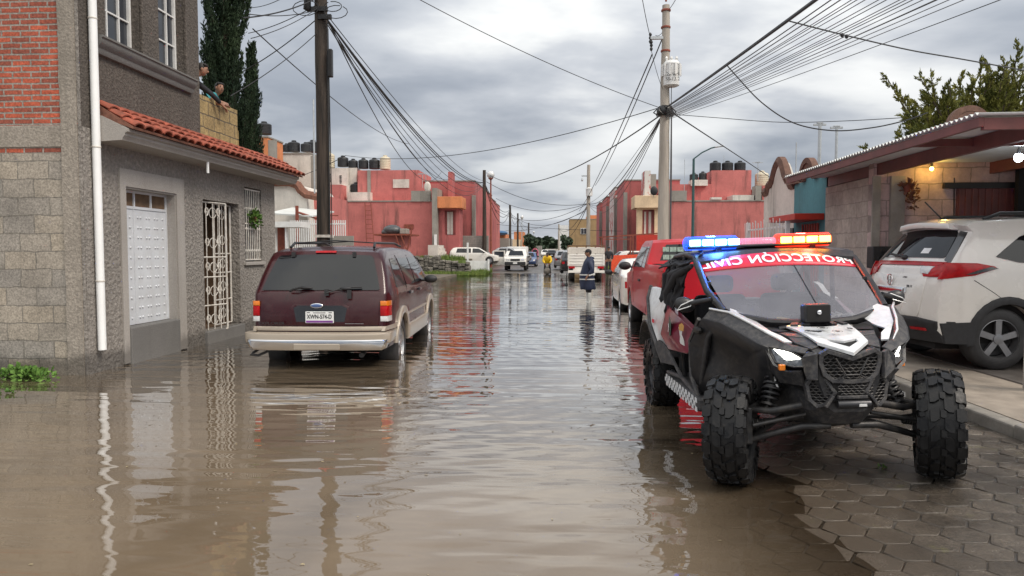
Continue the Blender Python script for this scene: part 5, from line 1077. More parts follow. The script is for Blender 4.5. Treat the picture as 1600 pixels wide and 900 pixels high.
def person(name, label, loc, J, s, parts, rz=0, headdir=(0, -1, 0), tilt=0, hair='hair', cap=None):
    """J: joint dict in metres (local). parts: list of (name, mat, chain list, radii scale)"""
    th = thing(name, label, 'person', loc, rz)
    ks = list(J.keys()); 
    base = dict(pelvis=.13, waist=.12, chest=.14, neck=.052, head=.078, crown=.070, shL=.065, elL=.042, wrL=.028, shR=.065, elR=.042, wrR=.028, hipL=.085, knL=.055, anL=.038, toL=.03, hipR=.085, knR=.055, anR=.038, toR=.03)
    ed = [('pelvis', 'waist'), ('waist', 'chest'), ('chest', 'neck'), ('neck', 'head'), ('head', 'crown'), ('chest', 'shL'), ('shL', 'elL'), ('elL', 'wrL'), ('chest', 'shR'), ('shR', 'elR'), ('elR', 'wrR'), ('pelvis', 'hipL'), ('hipL', 'knL'), ('knL', 'anL'), ('anL', 'toL'), ('pelvis', 'hipR'), ('hipR', 'knR'), ('knR', 'anR'), ('anR', 'toR')]
    ks = [k for k in base if k in J]
    V = [tuple(J[k]) for k in ks]; rad = [base[k] * s * .85 for k in ks]; E = [(ks.index(a), ks.index(b)) for a, b in ed if a in J and b in J]
    for sd_ in 'LR':
        if 'wr' + sd_ in J:
            d = Vector(J['wr' + sd_]) - Vector(J['el' + sd_]); sv = d.cross(Vector((.3, .2, 1))).normalized(); hand(V, E, rad, ks.index('wr' + sd_), d, sv * (1 if sd_ == 'L' else -1), sv.cross(d), s)
    skin_mesh('body', V, E, rad, MT['skin'], th, 2, ks.index('pelvis'))
    hd = Vector(J['head']).lerp(Vector(J['crown']), .45); f = Vector(headdir).normalized(); upv = (Vector(J['crown']) - Vector(J['head'])).normalized(); sdv = f.cross(upv).normalized(); f = upv.cross(sdv).normalized()
    Mx = Matrix((sdv, f, upv)).transposed().to_4x4()
    hp = Vector(J['head']) + upv * .03 * s
    mb = MB(); mb.ball(hp, .076 * s, .096 * s, .118 * s, 16, 12, Mx)     # face volume
    mb.ball(hp + f * .097 * s - upv * .012 * s, .013 * s, .018 * s, .024 * s, 8, 6, Mx)
    for sg in (-1, 1): mb.ball(hp + sdv * sg * .077 * s - upv * .005 * s, .012 * s, .022 * s, .032 * s, 8, 6, Mx)
    mb.build('face', MT['skin'], th, smooth=80)
    mb = MB()
    for sg in (-1, 1): mb.ball(hp + sdv * sg * .030 * s + f * .083 * s + upv * .012 * s, .013 * s, .010 * s, .008 * s, 8, 5, Mx); mb.cbox(hp + sdv * sg * .030 * s + f * .088 * s + upv * .034 * s, (.03 * s, .01 * s, .006 * s))
    mb.ball(hp + f * .088 * s - upv * .052 * s, .022 * s, .008 * s, .006 * s, 8, 5, Mx); mb.build('face_features', MT['hair'], th, smooth=80)
    if cap:
        mb = MB(); mb.ball(hp + upv * .045 * s - f * .006 * s, .086 * s, .104 * s, .088 * s, 16, 10, Mx); pr = []
        mb.add([hp + upv * .05 * s + sdv * .07 * s + f * .06 * s, hp + upv * .035 * s + sdv * .055 * s + f * .17 * s, hp + upv * .035 * s - sdv * .055 * s + f * .17 * s, hp + upv * .05 * s - sdv * .07 * s + f * .06 * s, hp + upv * .062 * s + f * .06 * s], [(0, 1, 2, 3), (0, 1, 2, 3, 4)])
        mb.build('cap', MT[cap], th, smooth=60)
    mb = MB(); mb.ball(hp + upv * .028 * s - f * .022 * s, .086 * s, .094 * s, .104 * s, 16, 12, Mx)
    if not cap:
        for k in range(9): a_ = (k - 4) * .26; mb.ball(hp + upv * .085 * s + f * .062 * s * math.cos(a_) + sdv * .075 * s * math.sin(a_), .02 * s, .03 * s, .03 * s, 6, 5, Mx)
    mb.build('hair', MT[hair], th, smooth=70)
    for (nm, mat, chains, add) in parts:
        names = []; E2 = []
        for ch in chains:
            for a, b in zip(ch, ch[1:]):
                for q in (a, b):
                    if q not in names: names.append(q)
                E2.append((names.index(a), names.index(b)))
        V2 = []; r2 = []
        for q in names:
            if isinstance(q, tuple): V2.append(q[:3]); r2.append(q[3])
            else: V2.append(tuple(J[q])); r2.append(base[q] * s * .85 + add)
        skin_mesh(nm, V2, E2, r2, MT[mat], th, 2, 0)
    return th
# man in navy coat, standing in the water, facing left
s = 1.0
mp_ = atx(918, 455, at(918, 455, 22).x); MX = .98
J = dict(pelvis=(0, 0, .92), waist=(-.01, 0, 1.10), chest=(0, 0, 1.34), neck=(-.01, 0, 1.48), head=(-.04, 0, 1.60), crown=(-.03, 0, 1.70), shL=(.0, -.20, 1.38), elL=(.08, -.27, 1.12), wrL=(-.05, -.27, .92), shR=(-.02, .20, 1.38), elR=(.04, .27, 1.12), wrR=(-.12, .25, .95), hipL=(.02, -.1, .86), knL=(.01, -.10, .46), anL=(.03, -.10, .06), toL=(-.12, -.1, .0), hipR=(0, .1, .86), knR=(-.04, .10, .46), anR=(-.02, .1, .06), toR=(-.17, .1, .0))
mn = person('person', 'man in long navy raincoat, cap and white rubber boots standing in flood water', (MX, 22.6, -.08), J, 1.0, [
    ('coat_sleeve', 'navy', [[(-.01, -.10, 1.33, .12), (.01, -.19, 1.37, .10), (.06, -.25, 1.22, .085), (.10, -.28, 1.10, .075), (-.02, -.28, .95, .06)]], 0), ('coat_sleeve', 'navy', [[(-.01, .10, 1.33, .12), (.0, .19, 1.37, .10), (.03, .25, 1.22, .085), (.05, .28, 1.10, .075), (-.09, .26, .98, .06)]], 0),
    ('hood', 'navy', [[(.10, 0, 1.44, .09), (.12, 0, 1.52, .06)]], 0),
    ('trousers', 'darkcloth', [[(.02, -.10, .36, .068), 'knL', (.015, -.1, .64, .085)]], .02), ('trousers', 'darkcloth', [[(-.035, .10, .36, .068), 'knR', (-.02, .1, .64, .085)]], .02),
    ('boot', 'whiteboot', [[(.01, -.10, .42, .062), (.025, -.10, .2, .055), (.03, -.1, .07, .05), (-.11, -.1, .03, .042)]], 0), ('boot', 'whiteboot', [[(-.035, .10, .42, .062), (-.03, .10, .2, .055), (-.02, .1, .07, .05), (-.16, .1, .03, .042)]], 0)],
    headdir=(-1, -.25, -.12), cap='darkcloth')
mb = MB(); lp = []
for z_, cx_, rx_, ry_ in ((.48, -.03, .235, .215), (.50, -.03, .245, .225), (.62, -.045, .24, .225), (.78, -.06, .235, .225), (.95, -.065, .225, .225), (1.12, -.04, .205, .225), (1.26, -.015, .185, .235), (1.36, .0, .165, .235), (1.43, .01, .13, .19), (1.48, .005, .09, .10), (1.52, .0, .075, .08)):
    lp.append([Vector((cx_ + rx_ * math.cos(a_) * (1 + .05 * math.sin(5 * a_ + z_ * 6) * (1.3 - z_)), ry_ * math.sin(a_) * (1 + .05 * math.sin(7 * a_ + z_ * 5) * (1.3 - z_)), z_ - .015 * math.sin(3 * a_))) for a_ in [2 * math.pi * k / 28 for k in range(28)]])
mb.loft(lp, False); rc = mb.build('raincoat', MT['navy'], mn, smooth=70); so_ = rc.modifiers.new('th', 'SOLIDIFY'); so_.thickness = .008
mb = MB()
for z_ in (.93, .79): 
    mb.lathe((-.062, 0, z_), [(.242, 0), (.240, .035)], n=24, cap=False)
mb.tube([(.165, -.315, .985), (.10, -.365, .965), (-.02, -.345, .93)], .022, 6); mb.box(-.20, -.19, -.05, -.01, 1.22, 1.3); mb.cbox((-.10, -.165, 1.25), (.05, .02, .09))
mb.build('reflective_band', MT['reflect'], mn, smooth=60)
# man in yellow raincoat bending over a sack
YX = at(855, 425, 50).x
J = dict(pelvis=(0, .15, .88), waist=(0, .0, .98), chest=(0, -.15, 1.18), neck=(0, -.25, 1.28), head=(0, -.33, 1.36), crown=(0, -.36, 1.45), shL=(-.20, -.15, 1.20), elL=(-.26, -.26, .95), wrL=(-.14, -.38, .74), shR=(.20, -.15, 1.20), elR=(.26, -.26, .95), wrR=(.14, -.38, .74), hipL=(-.13, .15, .82), knL=(-.18, .06, .45), anL=(-.22, .12, .05), toL=(-.24, -.05, 0), hipR=(.13, .15, .82), knR=(.18, .06, .45), anR=(.24, .12, .05), toR=(.27, -.05, 0))
person('person', 'person in a bright yellow raincoat bending forward at the edge of the flood', (YX, 50.3, .0), J, 1.02, [
    ('raincoat', 'yellow', [[(0, .14, .80, .22), (0, .0, .95, .21), (0, -.12, 1.14, .19), (0, -.22, 1.25, .10)], [(0, -.12, 1.14, .19), (-.22, -.15, 1.2, .10), (-.29, -.26, .94, .085), (-.16, -.38, .78, .07)], [(0, -.12, 1.14, .19), (.22, -.15, 1.2, .10), (.29, -.26, .94, .085), (.16, -.38, .78, .07)]], 0),
    ('trousers', 'darkcloth', [['hipL', 'knL', 'anL']], .02), ('trousers', 'darkcloth', [['hipR', 'knR', 'anR']], .02)], headdir=(0, -.8, -.6), cap='darkcloth')
mb = MB(); mb.ball((YX, 49.7, .22), .26, .22, .24, 12, 8); mb.ball((YX + .02, 49.75, .5), .1, .1, .12, 8, 6); tag(mb.build('sack', M('grey_sack', (.16, .14, .12), .9, var=.4), smooth=60), 'grey brown sack held just above the water by the yellow raincoat person', 'sack')
# policeman in the background
PX_ = at(951, 400, 58); J = dict(pelvis=(0, 0, .92), waist=(0, 0, 1.10), chest=(0, 0, 1.34), neck=(0, 0, 1.48), head=(0, 0, 1.60), crown=(0, 0, 1.70), shL=(-.2, 0, 1.38), elL=(-.27, 0, 1.12), wrL=(-.2, -.12, .92), shR=(.2, 0, 1.38), elR=(.27, 0, 1.12), wrR=(.2, -.12, .95), hipL=(-.1, 0, .86), knL=(-.1, 0, .46), anL=(-.1, 0, .06), toL=(-.1, -.15, 0), hipR=(.1, 0, .86), knR=(.1, 0, .46), anR=(.1, 0, .06), toR=(.1, -.15, 0))
UNI = [('jacket', 'darkcloth', [['pelvis', 'waist', 'chest', 'neck'], ['chest', 'shL', 'elL', 'wrL'], ['chest', 'shR', 'elR', 'wrR']], .03), ('trousers', 'darkcloth', [['hipL', 'knL', 'anL', 'toL']], .02), ('trousers', 'darkcloth', [['hipR', 'knR', 'anR', 'toR']], .02)]
person('person', 'officer in dark uniform and cap standing on the right verge by the orange barrier', (at(951, 400, 45.5).x, 45.5, .15), J, .98, UNI, cap='darkcloth')
UNI2 = [(a_, 'pinkcloth' if a_ == 'jacket' else b_, c_, d_) for a_, b_, c_, d_ in UNI]
person('person', 'far small person in dark clothes walking in front of the pink sheet', (at(836, 400, 82).x, 82, .35), J, .98, UNI)
for i, (px_, Y_, un, lab) in enumerate([(914, 44.5, UNI, 'dark figure half hidden beside the truck')]): pass
mb = MB(); mb.prism([(-.42, 0), (.42, 0), (.42, 1.2), (.15, 1.5), (-.15, 1.5), (-.42, 1.2)], (X(836, 92), 92, .5), (1, 0, 0), (0, 0, 1), (0, .5, 0)); tag(mb.build('pink_tent', MT['pinkcloth'], bevel=.05), 'small bright pink cloth stand at the end of the street', 'tent')
# two boys on the terrace
XT = XW - .20
J = dict(pelvis=(-.30, -.05, .80), waist=(-.22, -.03, .92), chest=(-.09, .02, 1.13), neck=(.0, .06, 1.24), head=(.07, .10, 1.32), crown=(.09, .11, 1.42), shL=(-.06, .16, 1.14), elL=(.12, .32, .98), wrL=(.22, .52, .82), shR=(-.05, -.14, 1.14), elR=(.05, -.22, 1.0), wrR=(.02, -.1, .93), hipL=(-.32, .05, .76), knL=(-.32, .05, .42), anL=(-.34, .05, .05), toL=(-.22, .05, .03), hipR=(-.32, -.15, .76), knR=(-.32, -.15, .42), anR=(-.34, -.15, .05), toR=(-.22, -.15, .03))
DR = [('jacket', 'darkcloth', [['pelvis', 'waist', 'chest', 'neck'], ['chest', 'shL', 'elL', (.20, .49, .85, .04)], ['chest', 'shR', 'elR', 'wrR']], .012), ('trousers', 'navy', [['hipL', 'knL', 'anL']], .015), ('trousers', 'navy', [['hipR', 'knR', 'anR']], .015)]
b1 = at(325, 108, 12.0); b2 = at(347, 137, 12.65)
person('person', 'taller boy in dark jacket leaning over the terrace wall, one arm reaching down', (XW - .10, 11.90, b1.z - 1.355 + .0), J, .92, DR, headdir=(.75, .25, -.75))
J2 = dict(J); J2.update(shL=(-.06, .14, 1.12), elL=(.13, .20, 1.06), wrL=(.16, .0, 1.03), elR=(.10, -.16, 1.02), wrR=(.15, .02, 1.02), head=(.05, .04, 1.30), crown=(.05, .05, 1.40))
DR2 = [('shirt', 'tealcloth', [['pelvis', 'waist', 'chest', 'neck'], ['chest', 'shL', (.0, .17, 1.10, .045)], ['chest', 'shR', (.0, -.16, 1.08, .045)]], .012), ('trousers', 'navy', [['hipL', 'knL', 'anL']], .015), ('trousers', 'navy', [['hipR', 'knR', 'anR']], .015)]
person('person', 'smaller boy in a teal shirt resting his arms on the terrace wall', (XW - .10, 12.62, b2.z - 1.335), J2, .86, DR2, headdir=(.8, -.5, -.3))
# ================================================================ VEHICLES
def shell(polys, axis, t0, t1, cuts, warp, bev=0, prof=None, segs=2):
    """prism of 2D polygon; axis 'X': poly=(y,z) extruded x t0..t1 ; axis 'Y': poly=(x,z), y = prof(z)+t0..t1"""
    bm = bmesh.new()
    for poly in (polys if isinstance(polys[0][0], (list, tuple)) else [polys]):
        if axis == 'X': vs = [bm.verts.new((t0, p[0], p[1])) for p in poly]
        else: vs = [bm.verts.new((p[0], t0, p[1])) for p in poly]
        f = bm.faces.new(vs); r = bmesh.ops.extrude_face_region(bm, geom=[f]); nv = [e for e in r['geom'] if isinstance(e, bmesh.types.BMVert)]
        d = (t1 - t0, 0, 0) if axis == 'X' else (0, t1 - t0, 0); bmesh.ops.translate(bm, vec=d, verts=nv)
    bmesh.ops.recalc_face_normals(bm, faces=bm.faces)
    if bev:
        es = [e for e in bm.edges if any(len(f.verts) > 4 or abs(f.normal['XY'.index(axis)]) > .9 for f in e.link_faces) and not all(abs(f.normal['XY'.index(axis)]) > .9 for f in e.link_faces)]
        bmesh.ops.bevel(bm, geom=es, offset=bev, segments=segs, affect='EDGES', profile=.5, clamp_overlap=True)
    bmesh.ops.triangulate(bm, faces=[f for f in bm.faces if len(f.verts) > 4])
    for ax, vals in cuts.items():
        nrm = {'x': (1, 0, 0), 'y': (0, 1, 0), 'z': (0, 0, 1)}[ax]
        for v in vals:
            co = [n * v for n in nrm]; bmesh.ops.bisect_plane(bm, geom=bm.verts[:] + bm.edges[:] + bm.faces[:], plane_co=co, plane_no=nrm, dist=1e-5)
    for v in bm.verts:
        x, y, z = v.co
        if prof: y += prof(z)
        v.co = warp(x, y, z) if warp else (x, y, z)
    return bm
def bmobj(bm, name, mat, parent, smooth=35):
    bmesh.ops.remove_doubles(bm, verts=bm.verts, dist=1e-5); bmesh.ops.recalc_face_normals(bm, faces=bm.faces)
    me = bpy.data.meshes.new(name); bm.to_mesh(me); bm.free(); me.materials.append(mat)
    me.polygons.foreach_set('use_smooth', [True] * len(me.polygons)); me.set_sharp_from_angle(angle=R(smooth))
    o = bpy.data.objects.new(name, me); COL.objects.link(o); o.parent = parent; return o
def interp(pts, z):
    pts = sorted(pts, key=lambda p: p[1])
    if z <= pts[0][1]: return pts[0][0]
    for (y0, z0), (y1, z1) in zip(pts, pts[1:]):
        if z <= z1: return y0 + (y1 - y0) * (z - z0) / max(z1 - z0, 1e-6)
    return pts[-1][0]
def wheel_parts(root, x, y, r, w, side, rimmat='rim', spokes=5, tyre='rubber', style=0):
    mb = MB(); c = (x, y, r); s = side
    mb.lathe(c, [(r * .64, w / 2 * s), (r * .70, w * .52 * s), (r * .93, w * .5 * s), (r, w * .36 * s), (r, 0), (r, -w * .36 * s), (r * .93, -w * .5 * s), (r * .6, -w * .5 * s), (r * .58, -w * .2 * s)], 'X', 32, cap=False)
    wo_ = mb.build('wheel', MT[tyre], root, smooth=50)
    mb = MB(); mb.lathe(c, [(r * .66, w * .47 * s), (r * .62, w * .49 * s), (r * .60, w * .30 * s), (r * .58, w * .05 * s)], 'X', 32, cap=False)
    n = spokes
    for k in range(n):
        a = 2 * math.pi * k / n + .3; d = Vector((0, math.cos(a), math.sin(a))); q = Vector((0, -math.sin(a), math.cos(a))); cc = Vector(c) + Vector((w * .36 * s, 0, 0))
        pr = [cc + d * r * .10 + q * r * .09, cc + d * r * .61 + q * r * .10, cc + d * r * .61 - q * r * .10, cc + d * r * .10 - q * r * .09]
        vv = [p + Vector((w * .06 * s, 0, 0)) for p in pr] + [p - Vector((w * .08 * s, 0, 0)) for p in pr]
        mb.add(vv, [(0, 1, 2, 3), (7, 6, 5, 4), (0, 4, 5, 1), (1, 5, 6, 2), (2, 6, 7, 3), (3, 7, 4, 0)])
    mb.lathe(c, [(r * .16, w * .30 * s), (r * .16, w * .46 * s), (r * .05, w * .48 * s)], 'X', 14)
    mb.build('rim', MT[rimmat], wo_, smooth=40)
    mb = MB(); mb.lathe(c, [(r * .56, w * .02 * s), (r * .02, w * .04 * s)], 'X', 20); mb.build('brake_disc', MT['plastic'], wo_)
    return wo_
class Car:
    def __init__(s, name, label, cat, loc, rz, L_, hw, belt, roof, top, rear, wheels, wr, paint, zb=.28, tumble=.16, crown=.04, bow=.10, group=None, plan=.10, arch=1.16, bev=.045, rot=None, wz=None, zk=1.0):
        s.wz = wr if wz is None else wz; s.zk = zk
        s.root = thing(name, label, cat, loc, rz, group, rot); s.L, s.hw, s.belt, s.roof = L_, hw, belt, roof; s.rearp = rear; s.paint = paint
        s.tumble, s.crown, s.bow, s.plan = tumble, crown, bow, plan
        sil = [(rear[0][0], zb)]
        ar = wr * arch
        for yw in wheels:
            a0 = math.asin(min(max((zb - s.wz) / (ar * zk), -1), 1))
            for k in range(13):
                a = math.pi - a0 + (2 * a0 - math.pi) * k / 12; sil.append((yw + ar * math.cos(a), s.wz + ar * zk * math.sin(a)))
        sil += top      # from front bottom over the bonnet and roof
        sil += rear[::-1]
        # drop duplicate corners
        out = []
        for p in sil:
            if not out or (abs(p[0] - out[-1][0]) + abs(p[1] - out[-1][1])) > .004: out.append(p)
        s.sil = out
        s.cuts = dict(x=[-hw * .9, -hw * .7, -hw * .35, 0, hw * .35, hw * .7, hw * .9], y=[L_ * k / 12 for k in range(1, 12)], z=[zb + .15, belt * .75, belt, belt + (roof - belt) * .35, belt + (roof - belt) * .7])
        bmobj(shell(out, 'X', -hw, hw, s.cuts, s.warp, bev), 'body', paint, s.root)
        mb = MB(); mb.box(-hw + .12, hw - .12, rear[0][0] + .25, L_ - .3, zb - .06, belt - .25); mb.build('underbody', MT['dark'], s.root)
        s.wheels = wheels; s.wr = wr
    def warp(s, x, y, z):
        t = min(max((z - s.belt) / (s.roof - s.belt), 0), 1.15); sc = 1 - s.tumble * t ** 1.15
        low = max(0, (s.belt * .62 - z) / s.belt); sc -= .06 * low
        yc = s.L / 2; e = max(0, abs(y - yc) / yc - .72) / .28; sc *= 1 - s.plan * min(e, 1.1) ** 2
        u = x / s.hw; e2 = min(max((abs(y - yc) / yc - .3) / .7, 0), 1)
        yy = y - math.copysign(1, y - yc) * s.bow * u * u * e2; zz_ = z - s.crown * u * u * t
        return (x * sc, yy, zz_)
    def side(s, poly, name, mat, sides=(-1, 1), off=.006, th=.03, bev=.0, parent=None, smooth=30):
        o = None
        for sg in sides:
            a, b = sg * (s.hw - th), sg * (s.hw + off)
            o = bmobj(shell(poly, 'X', min(a, b), max(a, b), dict(y=s.cuts['y'], z=s.cuts['z']), s.warp, bev), name, mat, parent or s.root, smooth)
        return o
    def rear(s, poly, name, mat, off=.008, th=.02, prof=None, bev=0, parent=None, smooth=30):
        pr = prof or (lambda z: interp(s.rearp, z))
        return bmobj(shell(poly, 'Y', -off, th, dict(x=s.cuts['x'], z=s.cuts['z']), s.warp, bev, pr), name, mat, parent or s.root, smooth)
    def front(s, poly, name, mat, prof, off=.008, th=.02, bev=0, parent=None):
        return bmobj(shell(poly, 'Y', -th, off, dict(x=s.cuts['x'], z=s.cuts['z']), s.warp, bev, prof), name, mat, parent or s.root)
    def W(s, x, y, z): return Vector(s.warp(x, y, z))
    def allwheels(s, w=.22, rim='rim', spokes=5, tyre='rubber', inset=.02):
        for yw in s.wheels:
            for sg in (-1, 1): wheel_parts(s.root, sg * (s.hw - w / 2 - inset), yw, s.wr, w, sg, rim, spokes, tyre)
    def line(s, pts, r=.005, mat='black', name='panel_gap', side=-1):
        mb = MB(); mb.tube([s.W(side * (s.hw + .001), p[0], p[1]) for p in pts], r, 4); mb.build(name, MT[mat], s.root)
    def flare(s, mat, r0=1.12, r1=1.42, off=.02, a0=-5, a1=185, n=16, zb=None):
        for yw in s.wheels:
            R0, R1 = s.wr * r0, s.wr * r1; o_ = []; i_ = []
            for k in range(n + 1):
                a = R(a0 + (a1 - a0) * k / n); o_.append((yw + R1 * math.cos(a), s.wz + R1 * s.zk * math.sin(a))); i_.append((yw + R0 * math.cos(a), s.wz + R0 * s.zk * math.sin(a)))
            s.side(o_ + i_[::-1], 'wheel_arch_trim', mat, off=off, bev=.008)
    def mirror(s, y, z, mat, sides=(-1, 1), sc=1.0):
        for sg in sides:
            p = s.W(sg * s.hw, y, z); mb = MB(); mb.ball(p + Vector((sg * .13 * sc, .0, .02)), .11 * sc, .06 * sc, .075 * sc, 12, 8); mb.tube([p - Vector((sg * .02, 0, 0)), p + Vector((sg * .06, 0, .0))], .025, 6); mb.build('mirror', mat, s.root, smooth=60)
# ---------------- maroon estate 4x4, left foreground
rear = [(.08, .30), (.05, .50), (.07, .62), (.10, 1.05), (.13, 1.10), (.38, 1.56), (.46, 1.66)]
top = [(4.72, .30), (4.76, .55), (4.70, .85), (4.55, .98), (3.72, 1.10), (3.10, 1.60), (2.75, 1.71), (1.5, 1.745), (.75, 1.72)]
E = Car('parked_car', 'maroon estate car with beige lower trim parked in water by the corner house', 'car', (-3.29, 9.50, -.23), R(2.8), 4.78, .875, 1.08, 1.70, top, rear, [1.02, 3.86], .375, MT['maroon'], zb=.30, wz=.24, zk=1.12, tumble=.20, crown=.03, bow=.06, plan=.08)
E.allwheels(.24, 'rim', 5)
E.rear([(-.76, 1.115), (.76, 1.115), (.78, 1.13), (.735, 1.575), (.70, 1.61), (-.70, 1.61), (-.735, 1.575), (-.78, 1.13)], 'rear_window', MT['glass'], off=.010)
E.rear([(-.785, .625), (.785, .625), (.785, 1.10), (-.785, 1.10)], 'tailgate', MT['maroon'], off=.012, bev=.006)
E.rear([(-.36, .64), (.38, .64), (.40, .66), (.40, .88), (.36, .92), (-.34, .92), (-.38, .88), (-.38, .66)], 'plate_recess', MT['maroon'], off=.0145, bev=.004)
E.rear([(-.30, .68), (.34, .68), (.37, .87), (.30, .905), (-.28, .905), (-.335, .87)], 'plate_recess_panel', MT['blackcar'], off=.0155)
E.rear([(-.875, .555), (.875, .555), (.875, .615), (-.875, .615)], 'lower_trim', MT['beige'], off=.02, th=.06, bev=.01)
E.side([(-.0, .555), (1.02 - .45, .555), (1.02 - .45, .615), (.06, .615)], 'lower_trim', MT['beige'], off=.012)
# bumper
bp_ = lambda z: .05
bmobj(shell([(-.885, .40), (.885, .40), (.90, .45), (.90, .54), (-.90, .54), (-.90, .45)], 'Y', -.14, .25, dict(x=[-.8, -.6, -.3, 0, .3, .6, .8]), lambda x, y, z: (x, y + .05 + .10 * (x / .9) ** 4, z), .02), 'bumper', MT['beige'], E.root)
bmobj(shell([(-.79, .30), (.79, .30), (.84, .33), (.86, .40), (.86, .455), (-.86, .455), (-.86, .40), (-.84, .33)], 'Y', -.155, .1, dict(x=[-.8, -.6, -.3, 0, .3, .6, .8]), lambda x, y, z: (x, y + .045 + .10 * (x / .9) ** 4 + (.03 if z < .34 else 0), z), .02), 'chrome_bumper', MT['chrome'], E.root)
mb = MB(); mb.box(-.26, .30, -.118, -.10, .315, .40); mb.build('bumper_step', MT['beige'], E.root, bevel=.01)
# tail lamps
for sg in (-1, 1):
    xx = sorted([sg * .80, sg * .895])
    for (z0, z1, mt, nm) in ((.68, .755, 'clearlens', 'reverse_lamp'), (.758, .895, 'redlens', 'tail_lamp'), (.898, .965, 'amber', 'indicator_lamp')):
        bmobj(shell([(xx[0], z0), (xx[1], z0), (xx[1], z1), (xx[0], z1)], 'Y', -.022, .16, {}, lambda x, y, z: E.warp(x, y + .09, z), .012), nm, MT[mt], E.root)
E.side([(.60, 1.13), (1.28, 1.13), (1.16, 1.57), (.74, 1.57)], 'side_window', MT['glass']); E.side([(1.40, 1.13), (2.16, 1.13), (2.12, 1.57), (1.30, 1.57)], 'side_window', MT['glass']); E.side([(2.24, 1.13), (3.32, 1.13), (2.98, 1.52), (2.86, 1.575), (2.20, 1.575)], 'side_window', MT['glass'])
E.flare(MT['beige'], 1.14, 1.40, .028, 8, 172); E.side([(1.46, .26), (3.38, .26), (3.38, .50), (1.46, .50)], 'running_board', MT['beige'], off=.035, bev=.02)
E.side([(1.40, .66), (3.36, .66), (3.36, .69), (1.40, .69)], 'side_moulding', MT['beige'], off=.016)
for ln_ in ([(1.34, .52), (1.36, 1.10), (1.24, 1.62)], [(2.20, .5), (2.20, 1.62)], [(3.34, .55), (3.40, 1.10), (3.02, 1.6)]):
    for sd_ in (-1, 1): E.line(ln_, side=sd_)
for y_ in (1.55, 2.42): E.side([(y_, .98), (y_ + .2, .98), (y_ + .2, 1.02), (y_, 1.02)], 'door_handle', MT['blackcar'], off=.035, bev=.008)
E.mirror(3.05, 1.13, MT['plastic'], sc=1.0)
E.front([(-.68, 1.14), (.68, 1.14), (.60, 1.58), (-.60, 1.58)], 'windscreen', MT['glass'], lambda z: 3.72 - (z - 1.10) * 1.24, off=.02, th=.05)
mb = MB()
for sg in (-1, 1):
    pts = [E.W(sg * .70, .72, 1.73), E.W(sg * .70, .85, 1.80), E.W(sg * .70, 2.3, 1.81), E.W(sg * .70, 2.75, 1.76)]
    mb.tube(pts, .018, 8)
for y_ in (.95, 1.7): mb.tube([E.W(-.70, y_, 1.80), E.W(0, y_, 1.815), E.W(.70, y_, 1.80)], .017, 6, flat=.6)
mb.build('roof_rack', MT['black'], E.root, smooth=50)
E.rear([(-.16, 1.635), (.16, 1.635), (.16, 1.662), (-.16, 1.662)], 'brake_lamp', MT['redlens'], off=.02)
# wipers, hinges, handles, badge
mb = MB()
mb.tube([(-.36, .09, 1.10), (-.30, .05, 1.13), (-.20, .06, 1.16)], .016, 6); mb.cbox((.10, .075, 1.085), (.05, .03, .09)); mb.cbox((.38, .075, 1.06), (.05, .03, .12)); mb.tube([(.10, .055, 1.08), (.30, .12, 1.15), (.52, .14, 1.16)], .010, 5)
for x_ in (-.50, .45): mb.cbox(E.W(x_, .40, 1.615), (.04, .05, .07))
mb.ball((.33, .10, 1.14), .075, .03, .025, 10, 6); mb.ball((-.17, .10, 1.15), .10, .03, .022, 10, 6)
mb.build('wiper', MT['plastic'], E.root, smooth=50)
mb = MB(); mb.ball((-.02, .055, .905), .082, .012, .034, 24, 8); bd = mb.build('badge', MT['chrome'], E.root, smooth=60)
mb = MB(); mb.ball((-.02, .048, .905), .070, .009, .026, 24, 8); mb.build('badge_face', MT['bluecar'], bd, smooth=60)
mb = MB(); mb.box(-.16, .19, .046, .060, .665, .825); plt = mb.build('number_plate', MT['white'], E.root, bevel=.006)
XR = Matrix.Rotation(R(90), 4, 'X')
text('XWN-574-D', .083, 'plate_lettering', MT['lettersk'], plt, Matrix.Translation((.015, .044, .752)) @ XR, sx=.68, bold=.001)
mb = MB(); mb.box(-.15, .18, .0440, .0455, .672, .700); mb.build('plate_band', M('purple_band', (.20, .05, .28), .4), plt)
mb = MB(); mb.box(-.14, -.10, .0440, .0455, .805, .815); mb.box(-.06, .09, .0440, .0455, .803, .812); mb.box(.13, .17, .0440, .0455, .805, .815); mb.build('plate_mark', MT['lettersk'], plt)
mb = MB(); mb.box(.33, .56, .0405, .0445, .655, .662); mb.build('small_lettering', MT['silvercar'], E.root)
text('EXPLORER', .055, 'lettering', MT['plastic'], E.root, Matrix.Translation((-.58, .046, .66)) @ XR, sx=1.25)
mb = MB(); mb.tube([(.52, .3, .26), (.53, .05, .22)], .035, 10); mb.build('exhaust_pipe', MT['plastic'], E.root, smooth=50); mb = MB(); mb.tube([(-.70, .10, .34), (-.80, .02, .26), (-.82, -.02, .24), (-.74, .02, .22), (-.66, .12, .26)], .018, 6); mb.build('tow_hook', MT['plastic'], E.root, smooth=50)
def zremap(o):
    for ch in o.children:
        if ch.name.startswith('wheel') and not ch.name.startswith('wheel_arch'): continue
        for v in ch.data.vertices: v.co.z = (v.co.z + .18) / 1.12
        zremap(ch)
zremap(E.root); E.root.scale = (1.12, 1.12, 1.12)

